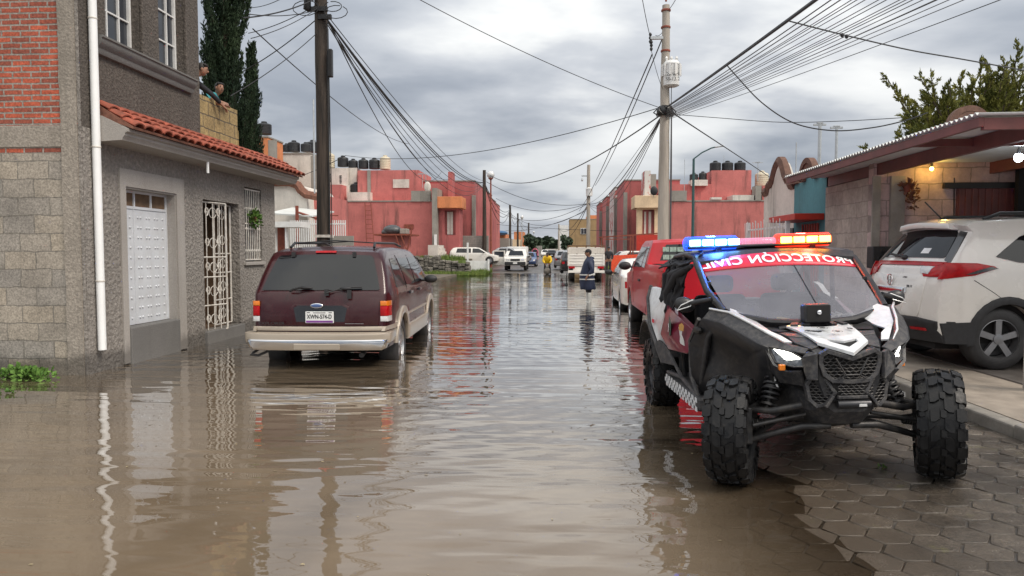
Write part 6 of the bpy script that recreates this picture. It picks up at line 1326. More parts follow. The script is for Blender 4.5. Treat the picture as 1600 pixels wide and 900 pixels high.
# ---------------- white crossover in the carport
rear = [(.14, .30), (.05, .42), (.03, .62), (.07, .95), (.12, 1.10), (.20, 1.18), (.46, 1.53), (.40, 1.60)]
top = [(4.36, .30), (4.42, .60), (4.30, .95), (3.45, 1.12), (2.62, 1.58), (2.2, 1.66), (1.2, 1.685), (.50, 1.65)]
Bc = Car('parked_car', 'white crossover car under the carport, its rear towards the street', 'car', (4.50, 9.36, .195), R(-82.4), 4.42, .87, 1.08, 1.66, top, rear, [.80, 3.46], .335, MT['whitecar'], zb=.34, tumble=.22, crown=.05, bow=.14, plan=.12, bev=.05)
Bc.allwheels(.215, 'rimg', 5, inset=.03)
Bc.rear([(-.70, 1.215), (.70, 1.215), (.725, 1.24), (.67, 1.50), (.63, 1.53), (-.63, 1.53), (-.67, 1.50), (-.725, 1.24)], 'rear_window', MT['glass'], off=.012)
Bc.rear([(.74, 1.19), (.84, 1.16), (.80, 1.52), (.69, 1.53)], 'window_garnish', MT['blackcar'], off=.014); Bc.rear([(-.74, 1.19), (-.69, 1.53), (-.80, 1.52), (-.84, 1.16)], 'window_garnish', MT['blackcar'], off=.014)
Bc.rear([(-.66, 1.545), (.66, 1.545), (.64, 1.62), (-.64, 1.62)], 'spoiler', MT['whitecar'], off=.07, th=.12, bev=.02, prof=lambda z: .42)
Bc.rear([(-.74, 1.125), (.74, 1.125), (.80, 1.17), (-.80, 1.17)], 'red_garnish', MT['redlens'], off=.022, bev=.006)
Bc.rear([(.50, 1.150), (.54, 1.06), (.60, 1.0), (.868, 1.0), (.868, 1.150)], 'tail_lamp', MT['redlens'], off=.02, bev=.008); Bc.rear([(-.50, 1.150), (-.868, 1.150), (-.868, 1.0), (-.60, 1.0), (-.54, 1.06)], 'tail_lamp', MT['redlens'], off=.02, bev=.008)
Bc.rear([(.50, 1.12), (.54, 1.04), (.66, 1.03), (.70, 1.12)], 'reverse_lamp', MT['clearlens'], off=.026, bev=.006)
Bc.side([(.04, .975), (.12, .985), (.40, 1.02), (.66, 1.10), (.62, 1.125), (.44, 1.16), (.12, 1.165)], 'tail_lamp', MT['redlens'], off=.010, bev=.006)
Bc.side([(.66, 1.10), (.40, 1.035), (.30, 1.03), (.42, 1.075), (.58, 1.12)], 'lamp_trim', MT['blackcar'], off=.014)
Bc.rear([(-.62, .55), (.58, .55), (.62, .60), (.66, 1.02), (-.66, 1.02), (-.66, .60)], 'tailgate', MT['whitecar'], off=.012, bev=.006)
Bc.rear([(-.30, .60), (.30, .60), (.34, .80), (-.34, .80)], 'plate_recess', MT['whitecar'], off=.016, bev=.004)
Bc.rear([(-.20, .62), (.12, .62), (.12, .775), (-.20, .775)], 'number_plate', MT['white'], off=.022)
Bc.rear([(-.195, .63), (.115, .63), (.115, .66), (-.195, .66)], 'plate_band', bpy.data.materials['purple_band'], off=.024)
Bc.rear([(-.17, .685), (.09, .685), (.09, .755), (-.17, .755)], 'plate_marks', MT['grey'], off=.0235)
Bc.rear([(-.36, .81), (.36, .81), (.36, .87), (-.36, .87)], 'chrome_garnish', MT['chrome'], off=.035, bev=.01)
mb = MB()
for sg in (-1, 1): mb.tube([(sg * .032, .045, .905), (sg * .026, .042, .99)], .008, 6)
mb.tube([(-.028, .045, .948), (.028, .045, .948)], .007, 6)
pts = [(.055 * math.cos(a_ * .45), .045, .948 + .062 * math.sin(a_ * .45)) for a_ in range(15)]; mb.tube(pts, .006, 5)
mb.build('badge', MT['chrome'], Bc.root, smooth=50)
text('BR-V', .045, 'lettering', MT['plastic'], Bc.root, Matrix.Translation((.44, .04, .885)) @ XR, sx=1.2)
text('i-VTEC', .03, 'lettering', MT['plastic'], Bc.root, Matrix.Translation((.34, .045, .985)) @ XR, sx=1.1)
Bc.rear([(-.868, .28), (.868, .28), (.868, .52), (.60, .545), (-.60, .545), (-.868, .52)], 'rear_bumper', MT['plastic'], off=.03, th=.2, bev=.02)
Bc.rear([(.50, .405), (.72, .405), (.72, .435), (.50, .435)], 'reflector', MT['redlens'], off=.036); Bc.rear([(-.30, .30), (.34, .30), (.30, .36), (-.26, .36)], 'skid_plate', MT['silvercar'], off=.036)
Bc.side([(.12, .28), (.80 - .40, .28), (.80 - .40, .52), (.06, .50)], 'lower_cladding', MT['plastic'], off=.02); Bc.side([(1.2, .28), (3.05, .28), (3.05, .48), (1.2, .48)], 'lower_cladding', MT['plastic'], off=.02)
Bc.flare(MT['plastic'], 1.13, 1.38, .02, -10, 190)
Bc.side([(.66, 1.235), (.92, 1.17), (1.40, 1.14), (1.34, 1.50), (1.16, 1.54), (.98, 1.47), (.76, 1.31)], 'side_window', MT['glass'], off=.01)
Bc.side([(1.46, 1.13), (2.10, 1.12), (2.10, 1.53), (1.42, 1.53)], 'side_window', MT['glass']); Bc.side([(2.16, 1.12), (3.1, 1.10), (2.55, 1.50), (2.16, 1.53)], 'side_window', MT['glass'])
for sd_ in (-1, 1):
    Bc.line([(1.42, .40), (1.44, 1.12)], side=sd_); Bc.line([(.40, .97), (.62, .84), (.80 + .0, .72)], .003, side=sd_)
mb = MB()
for sg in (-1, 1):
    mb.tube([Bc.W(sg * .66, .75, 1.66), Bc.W(sg * .66, .95, 1.735), Bc.W(sg * .66, 2.4, 1.745), Bc.W(sg * .66, 2.7, 1.67)], .02, 8)
mb.build('roof_rail', MT['plastic'], Bc.root, smooth=50)
mb = MB(); mb.tube([(.02, .62, 1.66), (.02, .42, 1.86)], .008, 6); mb.build('antenna', MT['black'], Bc.root)
mb = MB(); mb.tube([(.02, .20, 1.21), (-.30, .20, 1.25)], .014, 6); mb.ball((.02, .2, 1.21), .05, .03, .03, 10, 6); mb.build('wiper', MT['plastic'], Bc.root, smooth=50)
Bc.rear([(.28, 1.26), (.42, 1.26), (.42, 1.32), (.28, 1.32)], 'window_sticker', MT['letters'], off=.0145)
mb = MB(); mb.box(-.6, .6, .25, 1.0, .2, .32); mb.build('axle', MT['dark'], Bc.root); Bc.root.scale = (1.1, 1.1, 1.1); Bc.root.location = (4.28, 9.58, .195); Bc.root.rotation_euler = (0, 0, R(-87.5))
# ---------------- red pickup
def pickup(name, label, loc, rz, paint, L_=5.7, hw=.92, wr=.39, roof=1.86, belt=1.22, rail=1.32, cab=(2.0, 3.6), grp=None, rim='rim'):
    rear = [(.08, .45), (.06, .60), (.05, rail)]
    top = [(L_ - .06, .42), (L_, .62), (L_ - .06, .98), (L_ - .25, 1.12), (cab[1] + .78, 1.22), (cab[1] + .02, roof - .08), (cab[1] - .30, roof), (cab[0] + .20, roof), (cab[0] + .05, roof - .06), (cab[0] - .06, rail + .02), (cab[0] - .10, rail)]
    c = Car(name, label, 'pickup', loc, rz, L_, hw, belt, roof, top, rear, [1.15, L_ - 1.0], wr, paint, zb=.48, tumble=.17, crown=.03, bow=.05, plan=.05, group=grp)
    c.allwheels(.25, rim, 6)
    mb = MB(); mb.box(-hw + .10, hw - .10, .12, cab[0] - .14, rail + .001, rail + .004); mb.build('load_bed', MT['dark'], c.root)
    c.side([(cab[0] + .18, belt + .05), (cab[0] + .62, belt + .05), (cab[0] + .60, roof - .12), (cab[0] + .27, roof - .12)], 'side_window', MT['glass']); c.side([(cab[0] + .70, belt + .05), (cab[1] + .45, belt + .03), (cab[1] - .05, roof - .12), (cab[0] + .68, roof - .12)], 'side_window', MT['glass'])
    for sd_ in (-1, 1):
        c.line([(cab[0] + .66, .55), (cab[0] + .66, roof - .06)], side=sd_); c.line([(cab[1] + .5, .55), (cab[1] + .5, 1.2)], side=sd_); c.line([(cab[0] - .08, .52), (cab[0] - .08, rail)], .008, side=sd_)
    c.side([(cab[0] + .76, 1.05), (cab[0] + .98, 1.05), (cab[0] + .98, 1.09), (cab[0] + .76, 1.09)], 'door_handle', MT['plastic'], off=.03, bev=.006)
    return c
Rp = pickup('pickup_truck', 'red pickup truck standing in the water behind the buggy', (2.68, 11.9, -.08), 0, MT['redcar'], L_=5.9, hw=.93, roof=1.86, belt=1.28, rail=1.40)
Rp.rear([(-.72, 1.40), (.72, 1.40), (.64, 1.76), (-.64, 1.76)], 'rear_window', MT['glass'], prof=lambda z: 1.95 + (z - 1.40) * .23, off=.012)
for sg in (-1, 1):
    xx = sorted((sg * .80, sg * .935)); bmobj(shell([(xx[0], .95), (xx[1], .95), (xx[1], 1.33), (xx[0], 1.33)], 'Y', -.02, .14, {}, lambda x, y, z: Rp.warp(x, y + .06, z), .012), 'tail_lamp', MT['redlens'], Rp.root)
mb = MB(); mb.box(-.93, .93, -.12, .06, .48, .66); mb.build('bumper', MT['chrome'], Rp.root, bevel=.03)
mb = MB()
MT['palegreen'] = M('pale_green_sign', (.42, .55, .46), .6, var=.5, vs=18)
for r_i, (z_, hh) in enumerate(((1.62, .085), (1.48, .085))):
    for k in range(5): x_ = -.62 + k * .13; y_ = 1.935 + (z_ - 1.40) * .23; mb.box(x_, x_ + .115, y_ - .003, y_ + .004, z_, z_ + hh)
mb.build('window_sign', MT['palegreen'], Rp.root)
Rp.mirror(4.3, 1.30, MT['plastic'], sc=1.2)
Rp.root.scale = (1.06, 1.06, 1.06); Rp.root.location = (2.66, 11.7, -.12)
# ---------------- sedans
def sedan(name, label, loc, rz, paint, L_=4.2, hw=.82, wr=.30, roof=1.40, belt=.92, grp=None, hatch=False, lamps=True, rim='rim', est=False):
    if hatch or est: rear = [(.10, .30), (.03, .45), (.05, .90), (.12 if est else .30, 1.10), (.34 if est else .62, roof - .06)]; tp = [(.60 if est else .95, roof)]
    else: rear = [(.10, .30), (.02, .48), (.06, .92), (.16, .98)]; tp = [(1.42, roof), (1.20, roof - .04), (.62, 1.00)]
    top = [(L_ - .10, .28), (L_, .50), (L_ - .12, .72), (L_ - .95, .90), (L_ - 1.72, roof - .05), (L_ - 2.05, roof)] + tp
    c = Car(name, label, 'car', loc, rz, L_, hw, belt, roof, top, rear, [.82, L_ - .85], wr, paint, zb=.24, tumble=.24, crown=.04, bow=.10, plan=.10, group=grp)
    c.allwheels(.19, rim, 7)
    if hatch or est: c.side([(.62 if est else .95, belt + .04), (1.9, belt + .03), (1.9, roof - .08), (.72 if est else 1.1, roof - .08)], 'side_window', MT['glass'])
    else: c.side([(1.10, belt + .06), (1.95, belt + .04), (1.95, roof - .08), (1.38, roof - .08)], 'side_window', MT['glass'])
    c.side([(2.02, belt + .04), (L_ - 1.15, belt + .02), (L_ - 1.78, roof - .09), (2.02, roof - .08)], 'side_window', MT['glass'])
    if hatch or est: c.rear([(-.62, 1.08 if not est else .98), (.62, 1.08 if not est else .98), (.56, roof - .10), (-.56, roof - .10)], 'rear_window', MT['glass'])
    else: c.rear([(-.60, 1.03), (.60, 1.03), (.52, roof - .07), (-.52, roof - .07)], 'rear_window', MT['glass'], prof=lambda z: .62 + (z - 1.0) * 1.6)
    c.front([(-.62, .98), (.62, .98), (.54, roof - .09), (-.54, roof - .09)], 'windscreen', MT['glass'], lambda z: L_ - .95 - (z - .90) * (.77 / (roof - .95)), off=.02, th=.05)
    for sg in (-1, 1):
        xx = sorted((sg * .60, sg * .80)); c.rear([(xx[0], .66), (xx[1], .66), (xx[1], .82), (xx[0], .82)], 'tail_lamp', MT['redlens'], off=.016); c.front([(xx[0], .55), (xx[1], .55), (xx[1], .68), (xx[0], .68)], 'headlight', MT['clearlens'], lambda z: L_ - .02 if z < .5 else L_ - (z - .5) * .5, off=.02)
        c.line([(2.0, .32), (2.0, 1.36)], side=sg); c.line([(L_ - 1.2, .32), (L_ - 1.15, .9)], side=sg)
    c.mirror(L_ - 1.35, belt + .04, MT['plastic'])
    mb = MB(); mb.box(-.2, .2, -.0, .04, .50, .60); mb.build('number_plate', MT['white'], c.root)
    return c
sedan('parked_car', 'white saloon car standing in the water ahead of the red pickup', (2.62, 19.3, -.12), 0, MT['whitecar'], L_=4.2, hw=.82).root.scale = (1.1, 1.1, 1.1)
# far parked cars
sedan('parked_car', 'white estate car parked sideways behind the white low wall', (X(700, 58), 58.5, .55), R(-88), MT['whitecar'], L_=4.3, roof=1.42, est=True)
sedan('parked_car', 'second pale car parked sideways behind the left poles', (X(757, 59.5), 59.5, .55), R(-92), MT['silvercar'], L_=4.0, roof=1.42)
sedan('parked_car', 'small blue car far down the street behind the white pickup', (X(829, 74), 74, .12), R(178), MT['bluecar'], L_=3.9, roof=1.45, hatch=True)
sedan('parked_car', 'dark car parked just left of the white stake truck', (X(887, 48) + .35, 48, .1), R(1), MT['blackcar'], L_=4.2, roof=1.55, hatch=True)
sedan('parked_car', 'pale car parked behind the dark one along the right kerb', (X(881, 62), 60, .2), R(1), MT['silvercar'], L_=4.2, roof=1.5, hatch=True)
sedan('parked_car', 'distant dark car at the end of the street', (X(862, 120), 120, .4), R(1), MT['blackcar'], L_=4.2, roof=1.5, hatch=True)
sedan('parked_car', 'distant white car at the end of the street', (X(852, 150), 150, .5), R(180), MT['whitecar'], L_=4.2, roof=1.5)
sedan('parked_car', 'white car parked behind the orange barrier', (X(956, 54), 54, .22), R(-80), MT['whitecar'], L_=4.0, roof=1.45, hatch=True)
sedan('parked_car', 'dark car with shiny roof behind the right end of the orange barrier', (X(979, 52), 51.5, .22), R(-84), MT['silvercar'], L_=4.2, roof=1.40)
kd = thing('open_tailgate', 'dark raised tailgate of a van behind the white car on the verge', 'car part', (X(963, 56), 56.6, 1.2)) if 0 else None
# ---------------- stake truck, rear view
TX0, TX1, TY = X(887, 40), X(945, 40), 40; TW = TX1 - TX0
T_ = thing('stake_truck', 'white stake bed truck seen from behind, right of the street centre', 'truck', ((TX0 + TX1) / 2, TY, -.05)); hw = TW / 2
mb = MB(); mb.box(-hw, hw, 0, .06, .85, 1.50); mb.box(-hw, -hw + .05, .06, 3.4, .85, 1.75); mb.box(hw - .05, hw, .06, 3.4, .85, 1.75); mb.box(-hw, hw, 3.4, 3.46, .85, 1.9); mb.box(-hw + .02, hw - .02, .06, 3.4, .80, .86)
for z_ in (.95, 1.12, 1.29, 1.44): mb.box(-hw + .10, hw - .10, -.02, 0, z_ - .015, z_ + .015)
for x_ in (-hw + .06, 0, hw - .06): mb.box(x_ - .05, x_ + .05, -.03, -.001, .86, 1.50)
mb.build('cargo_body', MT['whitecar'], T_, bevel=.008)
mb = MB(); mb.box(-hw, hw, -.012, .05, 1.53, 1.86)
mb.build('upper_board', MT['creamw'], T_, bevel=.01)
mb = MB(); mb.box(-hw, hw, .05, .1, 1.95, 2.0); [mb.box(x_ * hw - .04, x_ * hw + .04, .052, .1, 1.45, 1.95) for x_ in (-.97, -.5, 0, .5, .97)]; mb.box(-hw, -hw + .05, .1, 3.4, 1.86, 1.92); mb.box(hw - .05, hw, .1, 3.4, 1.86, 1.92)
mb.build('rail', MT['wood'], T_)
mb = MB(); mb.box(-hw + .15, hw - .15, 3.55, 5.1, .55, 1.85); mb.box(-hw + .1, hw - .1, 4.9, 5.3, .45, 1.1); mb.build('cab', MT['whitecar'], T_, bevel=.06)
mb = MB(); mb.box(-hw + .02, -.20, -.10, .02, .46, .60); mb.box(.25, hw - .02, -.10, .02, .46, .60); mb.box(-hw + .3, hw - .3, 0.02, .1, .50, .78); mb.build('bumper', MT['whitecar'], T_, bevel=.01)
for sg in (-1, 1):
    mb = MB(); mb.box(*sorted((sg * (hw - .05), sg * (hw - .40))), -.05, .02, .70, .82); mb.build('tail_lamp', MT['redlens'], T_, bevel=.01)
    wheel_parts(T_, sg * (hw - .28), .95, .37, .26, sg, 'rimd'); wheel_parts(T_, sg * (hw - .28), 4.5, .37, .26, sg, 'rimd')
mb = MB(); mb.box(-hw + .15, hw - .15, .1, 5.0, .45, .80); mb.build('chassis', MT['dark'], T_)
# ---------------- white covered pickup, facing the camera, door open
Wp = pickup('pickup_truck', 'white pickup with box cover facing the camera with its door open', (X(805, 57), 61.9, .06), R(180), MT['whitecar'], L_=5.0, hw=.92, wr=.36, roof=1.75, belt=1.08, rail=1.20, cab=(2.0, 3.1), rim='rimd')
mb = MB(); mb.box(-.86, .86, .1, 1.9, 1.2, 1.95); mb.build('box_cover', MT['white'], Wp.root, bevel=.04)
Wp.front([(-.66, 1.12), (.66, 1.12), (.58, 1.60), (-.58, 1.60)], 'windscreen', MT['glass'], lambda z: 3.88 - (z - 1.22) * 1.36, off=.03, th=.05)
Wp.front([(-.40, .78), (.40, .78), (.40, .95), (-.40, .95)], 'grille', MT['plastic'], lambda z: 4.96, off=.03)
for sg in (-1, 1): xx = sorted((sg * .48, sg * .76)); Wp.front([(xx[0], .78), (xx[1], .78), (xx[1], .95), (xx[0], .95)], 'headlight', MT['clearlens'], lambda z: 4.93, off=.05)
mb = MB(); mb.box(-.84, .84, 4.9, 5.08, .45, .72); mb.build('bumper', MT['plastic'], Wp.root, bevel=.03)
mb = MB(); mb.box(-.17, .17, 5.082, 5.095, .55, .68); mb.build('number_plate', MT['white'], Wp.root)
Wp.mirror(3.6, 1.10, MT['plastic'])
mb = MB(); wallholes(mb, 0, 1.05, .45, 1.62, [(.12, .93, 1.10, 1.54)], (.88, 3.75, 0), (math.cos(R(-8)), math.sin(R(-8)), 0), (0, 1, 0), .07); dr_ = mb.build('door', MT['whitecar'], Wp.root)
mb = MB(); mb.box(1.0, 1.8, 3.63, 3.64, 1.1, 1.54); mb.build('door_glass', MT['glassl'], dr_)
# ================================================================ RESCUE BUGGY (side by side)
MT['bplas'] = M('muddy_black_plastic', (.040, .039, .043), .50, var=.4, vs=12, bump=.3, bs=90, dirt=.6, dirtc=(.12, .11, .10), ds=26, rv=.3)
MT['bplas2'] = M('smooth_black_plastic', (.016, .016, .019), .42, var=.3, vs=8, dirt=.35, dirtc=(.06, .055, .05), ds=30)
MT['bmetal'] = M('dusty_black_metal', (.035, .034, .036), .45, metal=.3, var=.4, vs=10, dirt=.5, dirtc=(.09, .08, .07), ds=14)
MT['bwhite'] = M('white_body_panel', (.74, .75, .76), .30, coat=.8, var=.06, vs=6, dirt=.35, dirtc=(.40, .37, .34), ds=16)
MT['wine'] = M('wine_red_panel', (.165, .012, .032), .30, coat=1, var=.1, vs=3, dirt=.15, dirtc=(.15, .08, .08), ds=9)
MT['banner'] = M('red_banner_film', (.66, .012, .045), .38, var=.05)
MT['lampglass'] = M('lamp_glass', (.20, .21, .22), .08, metal=.6, coat=1, var=.8, vs=34)
MT['seat'] = M('black_seat_fabric', (.014, .014, .018), .75, var=.3)
m, t, p = newmat('clear_windscreen'); p.inputs['Base Color'].default_value = (.20, .20, .225, 1); p.inputs['Roughness'].default_value = .10; p.inputs['Alpha'].default_value = .46; p.inputs['Specular IOR Level'].default_value = .8
nn = N(t, 'ShaderNodeTexNoise', i_Scale=4.0, i_Detail=6.0); tcn = N(t, 'ShaderNodeTexCoord'); L(t, tcn.outputs['Object'], nn.inputs['Vector']); L(t, ramp_(t, nn.outputs[0], [(.3, .56), (.7, .72)]), p.inputs['Alpha'])
MT['screen'] = m
m, t, p = newmat('mud_terrain_rubber'); tcn = N(t, 'ShaderNodeTexCoord'); nn = N(t, 'ShaderNodeTexNoise', i_Scale=14.0, i_Detail=8.0, i_Roughness=.7); L(t, tcn.outputs['Object'], nn.inputs['Vector'])
L(t, ramp_(t, nn.outputs[0], [(.35, (.007, .007, .008)), (.58, (.014, .0135, .014)), (.72, (.035, .032, .030))]), p.inputs['Base Color']); L(t, ramp_(t, nn.outputs[0], [(.35, .25), (.65, .6)]), p.inputs['Roughness']); p.inputs['Specular IOR Level'].default_value = .28
n5 = N(t, 'ShaderNodeTexNoise', i_Scale=60.0, i_Detail=4.0); L(t, tcn.outputs['Object'], n5.inputs['Vector']); bb = N(t, 'ShaderNodeBump', i_Strength=.5, i_Distance=.004); L(t, n5.outputs[0], bb.inputs['Height']); L(t, bb.outputs[0], p.inputs['Normal'])
MT['mudtyre'] = m
BY = thing('rescue_buggy', 'black and white off road rescue buggy with lit light bar and red lettered banner', 'buggy', (1.93, 5.0, .02), rot=(R(-1.0), R(-2.0), R(2.2)))
def both(mb): return mb.mirror()
def part(mb, name, mat, parent=BY, **k): return mb.build(name, MT[mat], parent, **k)
# ---- tyres with chunky tread
TR, TWd = .374, .265
def mud_tyre():
    mb = MB(); w = TWd
    prof = [(TR * .52, -w * .40), (TR * .60, -w * .47), (TR * .80, -w * .50), (TR * .91, -w * .46), (TR * .945, -w * .30), (TR * .95, 0), (TR * .945, w * .30), (TR * .91, w * .46), (TR * .80, w * .50), (TR * .60, w * .47), (TR * .52, w * .40)]
    mb.lathe((0, 0, 0), prof, 'X', 64, cap=False)
    def lug(a, x0, x1, da, skew, top=1.0, hole=0, y1k=.86):
        # block on the tread: polygon in (x, angle), raised
        pts = [(x0, a - da), ((x0 + x1) / 2, a - da * 1.15 + skew * .3), (x1, a - da * y1k + skew), (x1 * .98, a + da * y1k + skew), ((x0 + x1) / 2, a + da * 1.1 + skew * .4), (x0, a + da * .8)]
        lo = []; hi = []
        for x, an in pts:
            f = 1 - .055 * (abs(x) / (w * .5)) ** 3; r0, r1 = TR * .925 * f, TR * top * f
            lo.append(Vector((x, r0 * math.cos(an), r0 * math.sin(an))))
            xc = (x0 + x1) / 2; k = .90; x_ = xc + (x - xc) * k; an_ = a + skew * .4 + (an - a - skew * .4) * k; hi.append(Vector((x_, r1 * math.cos(an_), r1 * math.sin(an_))))
        n = len(pts); mb.add(lo + hi, [tuple(range(n, 2 * n))] + [(i, (i + 1) % n, n + (i + 1) % n, n + i) for i in range(n)])
    nl = 18
    for k in range(nl):
        a = 2 * math.pi * k / nl; st = 2 * math.pi / nl
        for sg in (-1, 1):
            o = 0 if sg > 0 else st * .5
            lug(a + o, sg * w * .30, sg * w * .505, st * .36, -st * .06 * sg, 1.0)
            lug(a + o + st * .5, sg * w * .36, sg * w * .49, st * .13, 0, .985)
            lug(a + o + st * .42, sg * w * .045, sg * w * .265, st * .36, st * .16, 1.0)
        lug(a + st * .95, -w * .035, w * .10, st * .20, 0, .995)
        # shoulder blocks on the sidewall
        for sg in (-1, 1):
            o = 0 if sg > 0 else st * .5
            for (da, r0, r1) in ((.30, .80, .935), (.14, .70, .80)):
                q = []
                for rr_, dd in ((r0, -da), (r1, -da * 1.1), (r1, da * .9), (r0, da)):
                    an = a + o + dd * st; q.append((rr_ * TR, an))
                lo = [Vector((sg * w * .47, r * math.cos(an), r * math.sin(an))) for r, an in q]; hi = [Vector((sg * w * (.535 if r > .9 * TR else .54), r * .99 * math.cos(an), r * .99 * math.sin(an))) for r, an in q]
                mb.add(lo + hi, [(4, 5, 6, 7)] + [(i, (i + 1) % 4, 4 + (i + 1) % 4, 4 + i) for i in range(4)])
    return mb
def buggy_wheel(u, v, steer, proto=[None]):
    z = TR
    if proto[0] is None:
        wl = mud_tyre().build('wheel', MT['mudtyre'], BY, smooth=30, weld=False, bevel=0); proto[0] = wl
        mb = MB(); r = TR
        mb.lathe((0, 0, 0), [(r * .54, -TWd * .40), (r * .50, -TWd * .36), (r * .47, -TWd * .1), (r * .47, TWd * .15), (r * .50, TWd * .36), (r * .54, TWd * .40)], 'X', 40, cap=False)
        mb.lathe((0, 0, 0), [(r * .46, TWd * .12), (r * .12, TWd * .18), (r * .10, TWd * .26), (0.001, TWd * .27)], 'X', 24, cap=False)
        for k in range(7):
            a = 2 * math.pi * k / 7; mb.cbox((TWd * .20, r * .30 * math.cos(a), r * .30 * math.sin(a)), (.03, .34 * r, .16 * r), (a, 0, 0))
        for k in range(14):
            a = 2 * math.pi * k / 14; mb.lathe((TWd * .40, r * .51 * math.cos(a), r * .51 * math.sin(a)), [(.008, 0), (.008, .012), (.001, .013)], 'X', 6)
        mb.build('rim', MT['rimd'], wl, smooth=40)
        mb = MB(); mb.lathe((-.04, 0, 0), [(r * .40, 0), (r * .40, .012), (r * .1, .014)], 'X', 28); mb.build('brake_disc', MT['galv'], wl, smooth=40)
    else: wl = copy_tree(proto[0], BY)
    wl.location = (u, v, z); wl.rotation_euler = (random.uniform(0, 1), 0, steer + (math.pi if u < 0 else 0))
    return wl
ST_ = R(-25)   # wheels turned
wl = [buggy_wheel(-.705, 0, ST_), buggy_wheel(.705, 0, ST_), buggy_wheel(-.72, 2.60, 0), buggy_wheel(.72, 2.60, 0)]
for w_, a_ in zip(wl, (.2, .7, .5, 1.1)): w_.rotation_mode = 'ZYX'; e_ = w_.rotation_euler; w_.rotation_euler = Matrix.Identity(3).to_euler(); w_.rotation_mode = 'QUATERNION'; w_.rotation_quaternion = (Matrix.Rotation((ST_ if w_ in wl[:2] else 0) + (math.pi if w_.location.x < 0 else 0), 3, 'Z') @ Matrix.Rotation(a_, 3, 'X')).to_quaternion()
# ---- nose: lofted dark hull
def half_loft(secs):
    loops = []
    for v, pts in secs:
        l = [Vector((u, v, z)) for u, z in pts]; l += [Vector((-u, v, z)) for u, z in pts[::-1] if u > 1e-4]
        if pts[0][0] < 1e-4: pass
        loops.append(l)
    return loops
# front skid / lower belly
mb = MB(); secs = []
for v, pts in [(-.235, [(0, .52), (.10, .52), (.15, .56), (.13, .60), (0, .60)]), (-.15, [(0, .42), (.12, .43), (.20, .52), (.20, .62), (0, .62)]), (.02, [(0, .365), (.17, .38), (.27, .50), (.28, .66), (0, .66)]), (.45, [(0, .33), (.22, .34), (.30, .46), (.32, .70), (0, .70)]), (.9, [(0, .31), (.3, .32), (.36, .45), (.40, .70), (0, .70)])]:
    secs.append((v, pts))
lp = []
for v, pts in secs:
    lp.append([Vector((u, v, z)) for u, z in pts] + [Vector((-u, v, z)) for u, z in pts[1:-1][::-1]])
mb.loft(lp); part(mb, 'skid_plate', 'bplas', smooth=25)
mb = MB(); lp = []
for v, pts in [(-.245, [(0, .58), (.08, .58), (.16, .62), (.20, .74), (.20, .88), (.13, .91), (0, .89)]), (-.15, [(0, .56), (.16, .56), (.24, .66), (.25, .78), (.24, .90), (.14, .935), (0, .92)]), (.0, [(0, .55), (.20, .56), (.30, .70), (.33, .80), (.33, .93), (.2, .95), (0, .945)]), (.22, [(0, .55), (.24, .56), (.34, .72), (.38, .82), (.43, .98), (.26, .96), (0, .95)]), (.50, [(0, .55), (.28, .56), (.38, .72), (.44, .85), (.52, 1.06), (.3, 1.0), (0, .99)])]:
    lp.append([Vector((u, v, z)) for u, z in pts] + [Vector((-u, v, z)) for u, z in pts[1:-1][::-1]])
mb.loft(lp); part(mb, 'nose_body', 'bplas2', smooth=30)
# ---- fascia frame (raised surround) as slabs
def strip(mb, pts, w, th, nrm=(0, -1, 0)):
    pts = [Vector(p) for p in pts]; nrm = Vector(nrm)
    for a, b in zip(pts, pts[1:]):
        d = (b - a).normalized(); s_ = d.cross(nrm).normalized() * w / 2
        q = [a - s_ - d * w * .3, a + s_ - d * w * .3, b + s_ + d * w * .3, b - s_ + d * w * .3]; mb.slab([p + nrm * .0 for p in q], th) if (q[1] - q[0]).cross(q[2] - q[1]).dot(nrm) > 0 else mb.slab(q[::-1], th)
GR = [(0, -.300, .880), (.085, -.294, .908), (.150, -.287, .930), (.186, -.274, .905), (.190, -.268, .850), (.165, -.270, .775), (.115, -.280, .735), (0, -.290, .728)]
def full(h): return [Vector(p) for p in h] + [Vector((-p[0], p[1], p[2])) for p in h[::-1] if p[0] > 1e-4]
mb = MB(); mb.slab([Vector((p.x, p.y + .028, p.z)) for p in full(GR)][::-1], .03) ; part(mb, 'grille_backing', 'dark')
def meshgrid(poly, y_of, sx, sz, name, r=.0035):
    """hexagonal mesh of thin bars inside a polygon (x,z)"""
    def inside(x, z):
        c = False; n = len(poly)
        for i in range(n):
            x1, z1 = poly[i]; x2, z2 = poly[(i + 1) % n]
            if (z1 > z) != (z2 > z) and x < (x2 - x1) * (z - z1) / (z2 - z1) + x1: c = not c
        return c
    mb = MB(); x0, x1 = min(p[0] for p in poly), max(p[0] for p in poly); z0, z1 = min(p[1] for p in poly), max(p[1] for p in poly); j = 0; z = z0
    while z < z1 + sz:
        x = x0 - (sx / 2 if j % 2 else 0)
        while x < x1 + sx:
            for (ax, az), (bx, bz) in (((x, z), (x + sx / 2, z + sz * .33)), ((x + sx / 2, z + sz * .33), (x + sx, z)), ((x + sx / 2, z + sz * .33), (x + sx / 2, z + sz))):
                if inside(ax, az) and inside(bx, bz): mb.tube([(ax, y_of(ax, az), az), (bx, y_of(bx, bz), bz)], r, 4)
            x += sx
        z += sz; j += 1
    return mb
mb = meshgrid([(p.x, p.z) for p in full(GR)], lambda x, z: -.282 + abs(x) * .10, .040, .021, '', .0048)
mb.tube([(-.105, -.290, .885), (-.045, -.298, .775), (.045, -.298, .775), (.105, -.290, .885)], .006, 5); mb.tube([(-.045, -.298, .775), (-.09, -.292, .745)], .005, 5); mb.tube([(.045, -.298, .775), (.09, -.292, .745)], .005, 5)
part(mb, 'grille', 'bmetal', weld=False)
